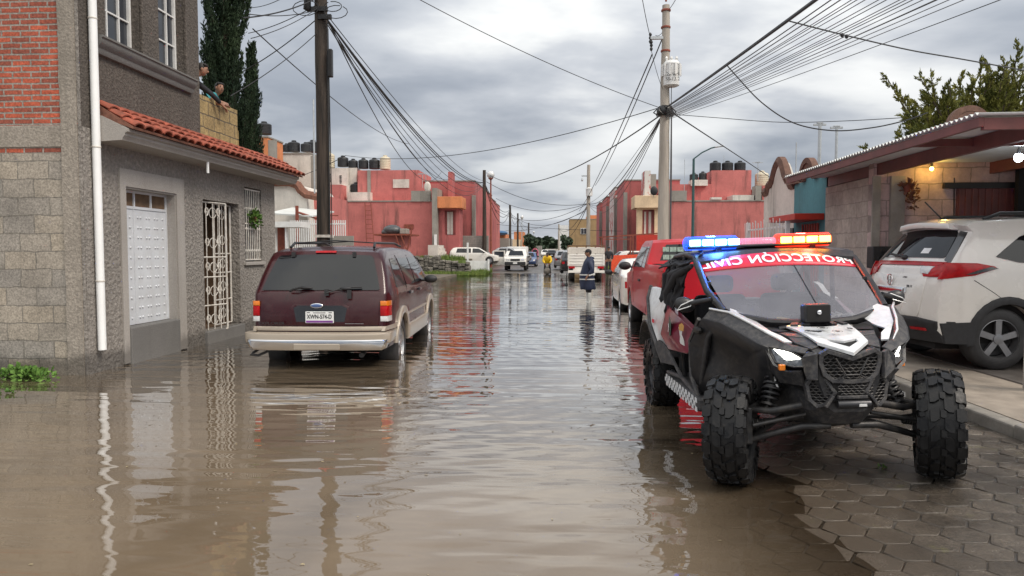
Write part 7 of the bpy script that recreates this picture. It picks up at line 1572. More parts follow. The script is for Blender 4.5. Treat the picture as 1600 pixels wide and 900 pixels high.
mb = MB(); fp_ = full(GR); strip(mb, fp_ + [fp_[0]], .030, .045); part(mb, 'grille_surround', 'bplas', bevel=.004)
SGp = [(.100, .655), (.150, .735), (.235, .745), (.262, .700), (.245, .600), (.205, .560), (.150, .575)]
for sg in (-1, 1):
    pl_ = [(sg * x, z) for x, z in SGp]; yo = lambda x, z: -.262 + abs(abs(x) - .1) * .35
    mb = MB(); q = [(x, yo(x, z) + .02, z) for x, z in pl_]; mb.slab(q if sg < 0 else q[::-1], .02); part(mb, 'side_grille_backing', 'dark')
    mb = meshgrid(pl_, yo, .036, .019, '', .0042); part(mb, 'side_grille', 'bmetal', weld=False)
    mb = MB(); q = [(x, yo(x, z) - .006, z) for x, z in pl_]; strip(mb, q + [q[0]], .024, .05); part(mb, 'side_grille_surround', 'bplas', bevel=.004)
pl_ = [(-.085, .645), (.085, .645), (.105, .715), (-.105, .715)]; mb = meshgrid(pl_, lambda x, z: -.280, .034, .017, '', .004); part(mb, 'lower_grille', 'bmetal', weld=False)
mb = MB(); mb.slab([(-.11, -.262, .64), (.11, -.262, .64), (.12, -.262, .73), (-.12, -.262, .73)], .02); part(mb, 'lower_grille_backing', 'dark')
mb = MB(); mb.cbox((0, -.285, .628), (.19, .03, .022)); mb.cbox((-.145, -.27, .60), (.02, .04, .09), (0, R(35), 0)); mb.cbox((.145, -.27, .60), (.02, .04, .09), (0, R(-35), 0)); part(mb, 'bumper_bar', 'bplas', bevel=.005)
mb = MB(); mb.lathe((-.10, -.29, .582), [(.026, 0), (.028, .01), (.028, .20), (.026, .21)], 'X', 16); part(mb, 'winch_drum', 'galv' if 0 else 'rimd', smooth=40)
mb = MB(); mb.cbox((.055, -.312, .578), (.052, .012, .020)); part(mb, 'position_lamp', 'lamp_w' if 'lamp_w' in MT else 'bwhite', bevel=.003)
# ---- hood
def poly(mb, pts, th=.012): mb.slab(pts, th)
mb = MB()
HR = [(.030, -.295, .915), (.145, -.155, .962), (.165, -.02, .99), (.175, .10, 1.012), (.205, .25, 1.035), (.150, .275, 1.045), (.115, .20, 1.030), (.0, .17, 1.028)]
C0 = (0, -.300, .905)
top_ = [(0, .19, 1.045), (.115, .21, 1.048), (.160, .285, 1.062), (.225, .26, 1.052), (.200, .10, 1.034), (.185, -.02, 1.012), (.168, -.155, .978), (0, -.318, .922)]
sl_o = [(.0, -.255, .953), (.090, -.185, .981), (.098, -.135, .992), (0, -.175, .982)]
# right half as faces around the air slot
def hood_half(sg):
    P = lambda p: Vector((sg * p[0], p[1], p[2]))
    A, B, Cc, D, E_, F_, G_, H_ = [P(p) for p in top_]; s0, s1, s2, s3 = [P(p) for p in sl_o]
    fs = [[H_, s0, s1, G_], [G_, s1, s2, F_], [F_, s2, E_], [E_, s2, s3, A, B], [E_, B, D], [B, Cc, D]]
    m_ = MB()
    for f in fs:
        if sg < 0: f = f[::-1]
        n_ = (f[1] - f[0]).cross(f[2] - f[1])
        if n_.z < 0: f = f[::-1]
        m_.slab(f, .014)
    m_.quad(*( [P((p[0], p[1], p[2])) for p in ()] or [G_, H_, H_ + Vector((0, .0, -.02)), G_ + Vector((0, 0, -.02))]))
    return m_
mb = hood_half(1); m2 = hood_half(-1); mb.add(m2.v, m2.f); hood = part(mb, 'hood', 'bwhite', smooth=25)
mb = MB(); mb.slab([(0, -.255, .938), (.090, -.185, .966), (.098, -.135, .977), (0, -.175, .967), (-.098, -.135, .977), (-.090, -.185, .966)], .01); mb.build('air_slot', MT['dark'], hood)
# hood emblems and writing (small)
def onhood(u, v, ang): 
    zz_ = 1.050 + .0 - max(0, (.17 - v)) * .13 - .004
    return Matrix.Translation((u, v, zz_ + .010)) @ Matrix.Rotation(R(ang), 4, 'Z') @ Matrix.Rotation(R(7), 4, 'X')
text('TURBO', .042, 'hood_lettering', MT['lettersk'], hood, Matrix.Translation((-.135, -.00, 1.036)) @ Matrix.Rotation(R(-62), 4, 'Z') @ Matrix.Rotation(R(6), 4, 'X'), bold=.0006)
text('X3', .045, 'hood_lettering', MT['lettersk'], hood, Matrix.Translation((.145, .06, 1.042)) @ Matrix.Rotation(R(75), 4, 'Z') @ Matrix.Rotation(R(6), 4, 'X'), bold=.0008)
for (u, v, r1) in ((-.035, .085, .036), (.02, -.03, .034)):
    mb = MB(); Mx = onhood(u, v, 0)
    n_ = 28
    for (ra, rb) in ((r1, r1 * .86), (r1 * .55, .001)):
        vs = [Mx @ Vector((ra * math.cos(2 * math.pi * k / n_), ra * math.sin(2 * math.pi * k / n_), .004)) for k in range(n_)] + [Mx @ Vector((rb * math.cos(2 * math.pi * k / n_), rb * math.sin(2 * math.pi * k / n_), .004)) for k in range(n_)]
        mb.add(vs, [(k, (k + 1) % n_, n_ + (k + 1) % n_, n_ + k) for k in range(n_)])
    mb.build('round_emblem', MT['lettersk'], hood)
# dark cowl between hood and side panels, openings at windscreen foot
mb = MB()
for sg in (-1, 1):
    P = lambda *p: Vector((sg * p[0], p[1], p[2]))
    for f in ([P(.155, -.155, .955), P(.170, -.02, .99), P(.30, .02, 1.002), P(.285, -.06, .968), P(.225, -.2, .940)], [P(.165, -.02, .995), P(.18, .10, 1.015), P(.33, .10, 1.02), P(.30, .02, 1.005)], [P(.160, -.150, .940), P(.225, -.2, .930), P(.20, -.255, .905), P(.10, -.262, .900)], [P(.18, .10, 1.012), P(.205, .25, 1.01), P(.25, .30, 1.0), P(.37, .26, 1.01), P(.33, .10, 1.018)]):
        n_ = (f[1] - f[0]).cross(f[2] - f[1]); f = f if n_.z > 0 else f[::-1]; mb.slab(f, .02)
part(mb, 'cowl', 'bplas', smooth=20, bevel=.003)
mb = MB()
for sg in (-1, 1):
    P = lambda *p: Vector((sg * p[0], p[1], p[2])); f = [P(.20, .25, 1.018), P(.23, .38, 1.03), P(.39, .36, 1.045), P(.385, .24, 1.03), P(.33, .12, 1.026)]; n_ = (f[1] - f[0]).cross(f[2] - f[1]); mb.slab(f if n_.z > 0 else f[::-1], .004)
part(mb, 'cowl_opening', 'dark')
mb = MB(); mb.tube([(-.26, .31, 1.03), (-.12, .28, 1.05), (0, .30, 1.06), (.12, .28, 1.05), (.26, .31, 1.03)], .03, 8, flat=.6); mb.tube([(-.60, .52, 1.135), (-.3, .36, 1.075), (0, .31, 1.06), (.3, .36, 1.075), (.60, .52, 1.135)], .026, 8)
for x_ in (-.16, .17, -.08, .1): mb.cbox((x_, .27, 1.055), (.05, .08, .03), (R(10), 0, x_ * 3))
part(mb, 'cowl_trim', 'bplas2', smooth=40)
# side white panels from windscreen corner to headlight
for sg in (-1, 1):
    P = lambda *p: Vector((sg * p[0], p[1], p[2]))
    mb = MB()
    A1 = [P(.555, .52, 1.175), P(.585, .40, 1.155), P(.50, .17, 1.07), P(.395, .075, 1.035), P(.40, .25, 1.045), P(.40, .42, 1.085)]
    A2 = [P(.50, .17, 1.07), P(.345, -.075, .975), P(.30, -.06, .972), P(.345, .03, 1.01), P(.395, .075, 1.035)]
    A3 = [P(.555, .52, 1.175), P(.40, .42, 1.085), P(.24, .42, 1.05), P(.26, .44, 1.055)]
    for f in (A1, A2, A3):
        n_ = (f[1] - f[0]).cross(f[2] - f[1]); mb.slab(f if n_.z > 0 else f[::-1], .012)
    part(mb, 'side_panel', 'bwhite', smooth=35)
    # fender crest and outer wall
    mb = MB()
    CR = [P(.70, .56, 1.165), P(.60, .38, 1.145), P(.52, .17, 1.085), P(.44, .0, 1.02), P(.36, -.10, .965), P(.255, -.20, .935)]
    CO = [P(.745, .60, 1.10), P(.665, .38, 1.085), P(.59, .17, 1.03), P(.515, .0, .97), P(.46, -.06, .945), P(.28, -.235, .915)]
    for i in range(5):
        f = [CR[i], CR[i + 1], CO[i + 1], CO[i]]; f = f if (f[1] - f[0]).cross(f[2] - f[1]).z > 0 else f[::-1]; mb.slab(f, .012)
    IN = [P(.585, .50, 1.165), P(.585, .40, 1.150), P(.50, .17, 1.068), P(.42, .03, 1.0), P(.345, -.075, .968), P(.24, -.19, .94)]
    for i in range(5):
        f = [CR[i], CR[i + 1], IN[i + 1], IN[i]]; f = f if (f[1] - f[0]).cross(f[2] - f[1]).z > 0 else f[::-1]; mb.slab(f, .010)
    part(mb, 'fender', 'bplas', smooth=35)
    mb = MB(); st = [c_ + Vector((0, 0, .010)) for c_ in CR[:5]]; mb.tube(st, [.009, .010, .009, .008, .004], 6); part(mb, 'fender_edge_strip', 'bwhite', smooth=60)
    # inner liner: concave dark shell behind the wheel
    mb = MB(); lin = [CO[0], CO[1], CO[2], CO[3], CO[4], P(.44, -.03, .86), P(.40, .02, .70), P(.40, .15, .52), P(.46, .50, .44), P(.70, .72, .46), P(.80, .80, .62), P(.80, .84, .86), P(.76, .70, 1.02)]
    cc = P(.47, .42, .78); nl_ = len(lin); r2 = [cc.lerp(q, .55) + (P(.03, .06, 0) if True else 0) for q in lin]
    o = mb.add(lin + r2 + [cc], []); 
    mb.f += [(i, (i + 1) % nl_, nl_ + (i + 1) % nl_, nl_ + i) for i in range(nl_)] + [(nl_ + i, nl_ + (i + 1) % nl_, 2 * nl_) for i in range(nl_)]; mb.m += [0] * (2 * nl_)
    ln_ = part(mb, 'fender_liner', 'bplas2', smooth=60); sm_ = ln_.modifiers.new('thick', 'SOLIDIFY'); sm_.thickness = .012
    mb = MB(); mb.tube([P(.76, .66, 1.09), P(.79, .86, .90), P(.80, .80, .62), P(.76, .72, .44)], .018, 6); part(mb, 'fender_rib', 'bplas', smooth=50)
    # headlight
    mb = MB(); HL = [P(.455, -.015, .955), P(.345, -.175, .918), P(.292, -.222, .88), P(.288, -.228, .828), P(.335, -.18, .820), P(.425, -.085, .842)]
    f = HL if ((HL[1] - HL[0]).cross(HL[3] - HL[1])).y < 0 else HL[::-1]
    mb.slab([q + Vector((0, .012, 0)) for q in f], .03); hl = part(mb, 'headlight', 'bplas2')
    mb = MB(); c_ = sum(HL, Vector()) / 6; ff = [c_.lerp(q, .90) + Vector((sg * .0, -.004, 0)) for q in f]; mb.slab(ff, .008); mb.build('lamp_lens', MT['lampglass'], hl)
    mb = MB(); L1 = [c_.lerp(q, .80) for q in (HL[0], HL[1], HL[2])] + [c_.lerp(HL[3], .15), c_.lerp(HL[5], .30)]; L1 = [q + Vector((0, -.010, 0)) for q in L1]; L1 = L1 if ((L1[1] - L1[0]).cross(L1[2] - L1[1])).y < 0 else L1[::-1]; mb.slab(L1, .004)
    mb.build('lamp_element', emat('headlamp_glow', (1, .99, .88), 9), hl)
    mb = MB()
    for k in range(len(f)): a_, b_ = f[k], f[(k + 1) % len(f)]; mb.tube([a_ + Vector((0, -.002, 0)), b_ + Vector((0, -.002, 0))], .007, 5)
    mb.build('lamp_rim', MT['bplas'], hl)
    mb = MB(); mb.slab([q for q in ([P(.46, -.03, .93), P(.43, -.09, .835), P(.36, -.14, .79), P(.29, -.20, .80), P(.26, -.17, .70), P(.36, -.02, .70), P(.43, .02, .80)] if sg > 0 else [P(.46, -.03, .93), P(.43, -.09, .835), P(.36, -.14, .79), P(.29, -.20, .80), P(.26, -.17, .70), P(.36, -.02, .70), P(.43, .02, .80)][::-1])][::-1], .02); part(mb, 'lamp_bracket', 'bplas', smooth=20)
    mb = MB(); mb.slab([q for q in ([P(.250, -.20, .925), P(.29, -.222, .895), P(.285, -.225, .80), P(.26, -.20, .74), P(.205, -.252, .74), P(.205, -.250, .915)][::(1 if sg > 0 else -1)])], .03); part(mb, 'fascia_cheek', 'bplas', bevel=.004)
    mb = MB(); mb.cbox(P(.40, -.135, .812) if sg < 0 else P(.43, -.06, .805), (.042, .03, .040)); part(mb, 'marker_lamp', 'amber_l' if 0 else 'amber', bevel=.005)
    # suspension arms
    mb = MB()
    K1, K2 = P(.575, .03, .50), P(.575, .03, .285)
    mb.tube([P(.26, -.10, .545), P(.45, -.05, .50), K1], [.026, .024, .022], 8); mb.tube([P(.28, .30, .56), P(.46, .16, .52), K1], .022, 8); mb.tube([P(.40, .0, .52), P(.42, .17, .53)], .018, 6)
    part(mb, 'upper_arm', 'bmetal', smooth=50)
    mb = MB(); mb.tube([P(.07, -.10, .40), P(.25, -.08, .395), P(.42, -.02, .34), K2], [.024, .024, .024, .022], 8); mb.tube([P(.20, .38, .38), P(.45, .16, .32), K2], .022, 8); part(mb, 'lower_arm', 'bmetal', smooth=50)
    mb = MB(); mb.tube([P(.22, -.06, .475), P(.58, -.06, .405)], .014, 8); mb.tube([P(.20, .02, .44), P(.6, .02, .40)], .019, 8)
    for k in range(6): mb.lathe(P(.475 + k * .016, .02, .40) if sg > 0 else P(.475 + k * .016 + .01, .02, .40), [(.028 + .004 * (k % 2) + k * .002, 0), (.034 + k * .002, .006), (.028 + k * .002, .012)], 'X', 14)
    part(mb, 'steering_rod', 'bmetal', smooth=50)
    mb = MB(); mb.cbox(P(.59, .03, .39), (.05, .09, .26)); part(mb, 'hub_carrier', 'bmetal', bevel=.012)
    # shock with coil spring
    s0, s1 = P(.34, .12, .80), P(.455, .03, .50); ax_ = (s1 - s0); u_ = ax_.cross(Vector((0, 1, 0))).normalized(); v_ = ax_.normalized().cross(u_)
    mb = MB(); mb.tube([s0, s0 + ax_ * .45], .030, 12); mb.tube([s0 + ax_ * .4, s1], .016, 10); mb.tube([s0 - ax_ * .02, s0 + ax_ * .05], .055, 12); mb.tube([s0 + ax_ * .88, s0 + ax_ * .93], .052, 12); mb.tube([s0 + ax_ * .5, s0 + ax_ * .53], .05, 12); part(mb, 'shock_absorber', 'bmetal', smooth=50)
    mb = MB(); nt_ = 7; pts = [s0 + ax_ * (.08 + .78 * q / (nt_ * 12)) + (u_ * math.cos(q * math.pi / 6) + v_ * math.sin(q * math.pi / 6)) * .056 for q in range(nt_ * 12 + 1)]; mb.tube(pts, .010, 6); part(mb, 'coil_spring', 'bplas2', smooth=60)
    mb = MB(); mb.cbox(s0.lerp(s1, .4) + Vector((0, -.056, 0)), (.012, .004, .09), (0, R(20) * sg, 0)); part(mb, 'spring_decal', 'bwhite')
    # rear arms
    mb = MB(); mb.tube([P(.35, 1.5, .42), P(.52, 2.1, .42), P(.57, 2.6, .39)], .03, 8); mb.tube([P(.15, 2.6, .42), P(.57, 2.6, .34)], .018, 6); mb.tube([P(.15, 2.7, .52), P(.57, 2.65, .45)], .018, 6); mb.tube([P(.42, 2.2, .45), P(.36, 2.3, .95)], .04, 10); part(mb, 'rear_arm', 'bmetal', smooth=50)
    # cage
    mb = MB()
    ap = [P(.60, .50, 1.15), P(.655, .80, 1.30), P(.66, 1.12, 1.52), P(.645, 1.22, 1.575), P(.64, 1.6, 1.60), P(.64, 2.05, 1.585), P(.66, 2.15, 1.53), P(.70, 2.25, 1.20), P(.62, 2.35, .70), P(.55, 2.30, .45)]
    mb.tube(ap, .029, 10); mb.tube([P(.60, .50, 1.15), P(.70, .62, .95), P(.74, .80, .45)], .026, 8); mb.tube([P(.66, 1.15, 1.52), P(-.0, 1.15, 1.56)], .026, 8); mb.tube([P(.64, 2.1, 1.56), P(0, 2.1, 1.57)], .026, 8)
    mb.tube([P(.66, 1.58, 1.585), P(.70, 1.66, 1.1), P(.66, 1.7, .45)], .022, 8); mb.tube([P(.66, 2.15, 1.5), P(.52, 2.7, .95), P(.45, 2.9, .6)], .024, 8)
    mb.tube([P(.74, .80, .44), P(.74, 1.4, .40), P(.70, 2.1, .45)], .028, 8)
    part(mb, 'roll_cage', 'bplas2', smooth=50)
    for zz_, yy_ in ((1.22, .66), (1.36, .90)): mb = MB(); mb.cbox(P(.635, yy_ - .03, zz_), (.05, .02, .03)); part(mb, 'windscreen_clamp', 'black', bevel=.004)
    # door
    mb = MB(); D = [P(.80, 1.76, 1.135), P(.72, 1.0, .955), P(.70, .90, .93), P(.745, .90, .835), P(.79, 1.02, .77), P(.83, 1.60, .74), P(.86, 1.82, .86)]
    mb.slab(D if sg > 0 else D[::-1], .03) if False else None
    Dm = P(.845, 1.40, .93); n_ = len(D); mb.add(D + [Dm] + [q - P(.05, 0, 0) for q in D], [(i, (i + 1) % n_, n_) for i in range(n_)] + [(i, i + n_ + 1, (i + 1) % n_ + n_ + 1, (i + 1) % n_) for i in range(n_)]); dr = part(mb, 'door', 'wine', smooth=40, bevel=.006)
    if sg < 0:
        def ondoor(v, z): return P(.845 + .012 + (.0 if v < 1.4 else .0) - abs(v - 1.40) * .19 - abs(z - .93) * .12 + .004, v, z)
        mb = MB(); q = [ondoor(1.02 + dx, zz_) for dx, zz_ in ((.06, .83), (.14, .83), (.15, .86), (.13, .90), (.16, .98), (.12, 1.01), (.08, .99), (.09, .92), (.06, .87))]; mb.slab(q, .003); mb.build('white_decal', MT['bwhite'], dr)
        mb = MB(); q = [ondoor(1.07 + dx, zz_) for dx, zz_ in ((.0, .955), (.09, .955), (.10, 1.0), (.05, 1.02), (.0, 1.0))]; mb.slab([p_ - Vector((.003, 0, 0)) for p_ in q], .003); mb.build('yellow_decal', M('ochre_decal', (.55, .30, .08), .5), dr)
        mb = MB(); q = [ondoor(1.36 + dx, zz_) for dx, zz_ in ((.0, .90), (.11, .88), (.14, .98), (.07, 1.05), (.0, 1.0))]; mb.slab(q, .003); mb.build('shield_decal', M('green_shield', (.04, .10, .07), .5), dr)
        mb = MB(); q = [ondoor(1.41 + dx, zz_) for dx, zz_ in ((.0, .92), (.05, .92), (.03, .99))]; mb.slab([p_ - Vector((.004, 0, 0)) for p_ in q], .003); mb.build('decal_triangle', MT['bwhite'], dr)
    # white rear quarter + dark trim
    mb = MB(); Q = [P(.80, 1.78, 1.150), P(.865, 1.84, .86), P(.85, 1.80, .66), P(.875, 1.92, .80), P(.89, 2.15, .95), P(.875, 2.30, 1.18), P(.84, 2.35, 1.29), P(.79, 2.10, 1.27), P(.78, 1.95, 1.20)]
    n_ = len(Q); Qm = P(.87, 2.05, 1.06); mb.add(Q + [Qm] + [q - P(.05, 0, 0) for q in Q], [(i, (i + 1) % n_, n_) for i in range(n_)] + [(i, i + n_ + 1, (i + 1) % n_ + n_ + 1, (i + 1) % n_) for i in range(n_)]); part(mb, 'rear_quarter_panel', 'bwhite', smooth=40)
    mb = MB(); mb.tube([P(.84, 2.37, 1.30), P(.885, 2.32, 1.18), P(.90, 2.17, .94), P(.88, 1.93, .76), P(.86, 1.72, .60)], .022, 6); mb.slab([P(.86, 1.72, .60), P(.88, 1.93, .76), P(.85, 1.84, .80), P(.80, 1.60, .72), P(.78, 1.50, .60)][::(-1 if sg > 0 else 1)], .02); part(mb, 'rear_trim', 'bplas', smooth=50)
    mb = MB(); mb.cbox(P(.893, 2.02, .97), (.004, .09, .035)); part(mb, 'red_sticker', 'banner')
    # rocker with checkered strip
    mb = MB(); mb.box(*sorted((sg * .55, sg * .80)), .62, 1.95, .36, .47); part(mb, 'rocker_panel', 'bplas', bevel=.02)
    mb = MB()
    for r_ in range(3):
        for k in range(22):
            if (k + r_) % 2: continue
            y_ = .62 + k * .060; mb.box(*sorted((sg * .801, sg * .806)), y_, y_ + .060, .362 + r_ * .036, .398 + r_ * .036)
    part(mb, 'checkered_strip', 'bwhite')
    mb = MB(); mb.tube([P(.80, 1.8, .50), P(.78, 1.3, .53), P(.76, .80, .46)], .018, 6); mb.tube([P(.82, 1.65, .72), P(.78, 1.25, .52)], .016, 6); part(mb, 'nerf_bar', 'bplas', smooth=50)
    # mirror
    mb = MB(); mc = P(.835, .82, 1.195); mb.tube([P(.66, .66, 1.24), P(.74, .74, 1.22), mc], [.018, .022, .02], 8); mb.ball(mc, .085, .045, .062, 14, 8, Matrix.Rotation(R(-20) * sg, 4, 'Y')); mi = part(mb, 'side_mirror', 'bplas2', smooth=60)
    mb = MB(); q = [mc + P(*d) for d in ((-.06, -.048, .035), (.045, -.048, .02), (.075, -.042, -.018), (-.045, -.048, -.025))]; q = [mc + Matrix.Rotation(R(0), 3, 'Y') @ Vector((sg * d[0], d[1], d[2])) for d in ((-.055, -.05, .040), (.04, -.05, .0), (.070, -.045, -.040), (-.035, -.05, -.010))]; mb.tube(q + [q[0]], .0045, 5); mb.build('mirror_outline', MT['bwhite'], mi)
    mb = MB(); mb.slab([P(.70, .62, 1.10), P(.755, .66, 1.06), P(.78, .80, .95), P(.74, .90, .94), P(.69, .72, 1.08)][::(1 if sg > 0 else -1)], .03); mb.ball(P(.76, .72, 1.0), .03, .09, .035, 10, 6); part(mb, 'air_intake', 'bmetal', smooth=30)
    # rear fender
    mb = MB(); lp = []
    for k in range(9): a_ = R(20 + k * 17); c_ = P(.0, 2.60 + .50 * math.cos(math.pi - a_), .42 + .50 * math.sin(a_)); lp.append([c_ + P(.56, 0, 0), c_ + P(.88, 0, 0), c_ + P(.88, 0, .02), c_ + P(.56, 0, .02)])
    mb.loft(lp); part(mb, 'rear_fender', 'bplas', smooth=40)
# ---- cabin: floor, firewall, dash, seats, steering wheel, rear body
mb = MB(); mb.box(-.60, .60, .6, 2.2, .36, .42); mb.box(-.5, .5, 2.2, 3.0, .45, .95); mb.box(-.62, .62, 2.12, 2.2, .42, 1.15); part(mb, 'floor_tub', 'bplas2', bevel=.02)
mb = MB(); mb.box(-.58, .58, .58, .80, .80, 1.07); mb.box(-.10, .10, .75, 1.0, .5, 1.0); part(mb, 'dashboard', 'seat', bevel=.04)
for sg in (-1, 1):
    mb = MB(); mb.box(sg * .31 - .22, sg * .31 + .22, 1.15, 1.70, .45, .66); mb.box(sg * .31 - .23, sg * .31 + .23, 1.66, 1.84, .60, 1.22); mb.box(sg * .31 - .13, sg * .31 + .13, 1.70, 1.84, 1.24, 1.40); part(mb, 'seat', 'seat', bevel=.05, seg=3)
mb = MB(); pts = [(.31 + .17 * math.cos(a_ * .4), .92 + .05 * math.sin(a_ * .4), 1.05 + .16 * math.sin(a_ * .4)) for a_ in range(17)]; mb.tube(pts, .016, 6); mb.tube([(.31, .92, 1.05), (.31, .75, .95)], .02, 6); mb.tube([(.15, .92, 1.05), (.47, .92, 1.05)], .012, 6); part(mb, 'steering_wheel', 'seat', smooth=60)
# ---- roof, banner, windscreen
mb = MB(); lp = []
for v, z, hw_ in ((1.10, 1.535, .66), (1.16, 1.585, .665), (1.4, 1.615, .66), (1.8, 1.62, .65), (2.1, 1.60, .64), (2.22, 1.56, .62)):
    lp.append([Vector((hw_ * q, v, z + .035 * (1 - q * q))) for q in (-1, -.9, -.6, -.3, 0, .3, .6, .9, 1)] + [Vector((hw_ * q, v + .0, z - .028 + .035 * (1 - q * q))) for q in (1, .9, .6, .3, 0, -.3, -.6, -.9, -1)])
mb.loft(lp); part(mb, 'roof', 'bplas2', smooth=40)
def screen_pt(q, t):   # q in -1..1 across, t 0 bottom..1 top
    zb_ = 1.075 + .095 * q * q; vb = .345 + .19 * q * q; xb = .60 * q; zt = 1.600 - .075 * q * q; vt = 1.115 + .05 * q * q; xt = .655 * q
    return Vector((xb + (xt - xb) * t, vb + (vt - vb) * t, zb_ + (zt - zb_) * t))
def sheet(t0, t1, q0, q1, off, nq=20, nt_=6, th=.005):
    mb = MB(); vs = []
    for j in range(nt_ + 1):
        for i in range(nq + 1):
            p = screen_pt(q0 + (q1 - q0) * i / nq, t0 + (t1 - t0) * j / nt_); vs.append(p + Vector((0, -.56, -.83)).cross(Vector((0, 0, 0))) + Vector((0, -.55, .83)) * off)
    n_ = nq + 1; mb.add(vs, [(j * n_ + i, j * n_ + i + 1, (j + 1) * n_ + i + 1, (j + 1) * n_ + i) for j in range(nt_) for i in range(nq)]); return mb
part(sheet(0, .80, -.97, .97, 0), 'windscreen', 'screen', smooth=60)
bn_ = part(sheet(.775, .985, -1.0, 1.0, .006, 24, 3), 'banner', 'banner', smooth=60); so = bn_.modifiers.new('th', 'SOLIDIFY'); so.thickness = .003
# mirrored lettering following the curved banner
def banner_text(s_, size):
    cu = bpy.data.curves.new('lettering', 'FONT'); cu.body = s_; cu.size = size; cu.extrude = 0; cu.align_x = 'CENTER'; cu.align_y = 'CENTER'; cu.offset = .0042; cu.space_character = 1.10
    t_ = bpy.data.objects.new('tmp', cu); COL.objects.link(t_); dg = bpy.context.evaluated_depsgraph_get(); me = bpy.data.meshes.new_from_object(t_.evaluated_get(dg)); bpy.data.objects.remove(t_)
    bm = bmesh.new(); bm.from_mesh(me)
    for k in range(-12, 13): bmesh.ops.bisect_plane(bm, geom=bm.verts[:] + bm.edges[:] + bm.faces[:], plane_co=(k * .05, 0, 0), plane_no=(1, 0, 0))
    for v in bm.verts:
        q = -v.co.x / .64; t = .878 + v.co.y / .76 * 1.0
        v.co = screen_pt(q, t) + Vector((0, -.55, .83)) * .0115
    bmesh.ops.recalc_face_normals(bm, faces=bm.faces); bm.to_mesh(me); bm.free(); me.materials.clear(); me.materials.append(MT['letters']); me.name = 'lettering'
    o = bpy.data.objects.new('lettering', me); COL.objects.link(o); o.parent = bn_
banner_text('PROTECCIÓN CIVIL', .128)
# things seen through the screen: wiper-like seam, papers
mb = MB(); mb.tube([screen_pt(.16, .0) + Vector((0, -.006, 0)), screen_pt(.14, .8) + Vector((0, -.006, 0))], .0035, 5); part(mb, 'screen_seam', 'black')
mb = MB(); rp_ = random.Random(4)
for k in range(7): mb.cbox((.20 + k * .028, .50 + rp_.uniform(-.03, .05), 1.09 + rp_.uniform(0, .02)), (.05, .04, .012), (rp_.uniform(-.5, .5), rp_.uniform(-.5, .5), rp_.uniform(0, 3)))
tag(part(mb, 'crumpled_papers', 'white'))
mb = MB(); mb.cbox((-.17, .47, 1.085), (.10, .05, .02), (0, .2, .4)); part(mb, 'yellow_cloth', 'yellow', bevel=.008)
# siren horn on the cowl
mb = MB(); mb.box(-.098, .098, .24, .34, 1.065, 1.205); sp_ = part(mb, 'siren_speaker', 'bplas2', bevel=.022, seg=3)
mb = MB(); f = [(-.082, .236, 1.085), (.082, .236, 1.085), (.082, .236, 1.197), (-.082, .236, 1.197)]; mb.slab(f, .002); mb.build('horn_mouth', MT['dark'], sp_)
mb = MB(); mb.ball((.005, .232, 1.145), .019, .012, .019, 12, 8); mb.build('horn_driver', MT['chrome'], sp_, smooth=60)
# light bar
LBZ = 1.690; LB0, LB1 = -.70, .53
mb = MB(); mb.box(LB0, LB1, 1.26, 1.44, LBZ - .042, LBZ - .018); lb_ = part(mb, 'light_bar', 'black', bevel=.01)
mb = MB(); mb.box(-.45, -.40, 1.30, 1.40, 1.62, LBZ - .042); mb.box(.36, .41, 1.30, 1.40, 1.62, LBZ - .042); mb.build('light_bar_bracket', MT['black'], lb_)
gl = {}
def lensmat(name, c, a): m, t, p = newmat(name); p.inputs['Base Color'].default_value = c3(c); p.inputs['Alpha'].default_value = a; p.inputs['Roughness'].default_value = .12; p.inputs['Emission Color'].default_value = c3(c); p.inputs['Emission Strength'].default_value = 1.1; return m
def lens(x0, x1, mat, name):
    mb = MB(); lp = []
    for x in (x0, x0 + .012, x1 - .012, x1):
        k = (.8 if x in (x0, x1) else 1) * (.55 if name == 'clear_lens' else 1); lp.append([Vector((x, 1.35 + .095 * k * math.cos(a_), LBZ + .006 + .060 * k * math.sin(a_))) for a_ in [2 * math.pi * q / 16 for q in range(16)]])
    mb.loft(lp); mb.build(name, mat, lb_, smooth=60)
lens(-.71, -.26, lensmat('blue_dome', (.01, .09, .95), .62), 'blue_lens'); lens(-.255, .075, lensmat('clear_dome', (.45, .16, .24), .5), 'clear_lens'); lens(.08, .54, lensmat('amber_dome', (1.0, .035, .012), .72), 'red_lens')
EB, EA = emat('blue_led', (.20, .60, 1.0), 9), emat('amber_led', (1.0, .50, .05), 9)
def leds(xs_, mat, nm):
    for x in xs_: mb = MB(); mb.box(x - .048, x + .048, 1.238, 1.250, LBZ - .018, LBZ + .034); mb.build(nm, mat, lb_, bevel=.008)
leds([-.64, -.53, -.42, -.31], EB, 'blue_led'); leds([.14, .25, .36, .47], EA, 'amber_led')
for k, (x0, c_, pw) in enumerate(((-.46, (.05, .18, 1.0), 8), (.33, (1.0, .06, .05), 4.5))):
    l = bpy.data.lights.new('beacon_light', 'POINT'); l.energy = pw; l.color = c_; l.shadow_soft_size = .05; o = bpy.data.objects.new('beacon_light', l); COL.objects.link(o); o.parent = lb_; o.location = (x0, 1.20, LBZ + .01)
    l = bpy.data.lights.new('beacon_light', 'POINT'); l.energy = pw * 1.6; l.color = c_; l.shadow_soft_size = .05; o = bpy.data.objects.new('beacon_light', l); COL.objects.link(o); o.parent = lb_; o.location = (x0, 1.42, LBZ + .10)
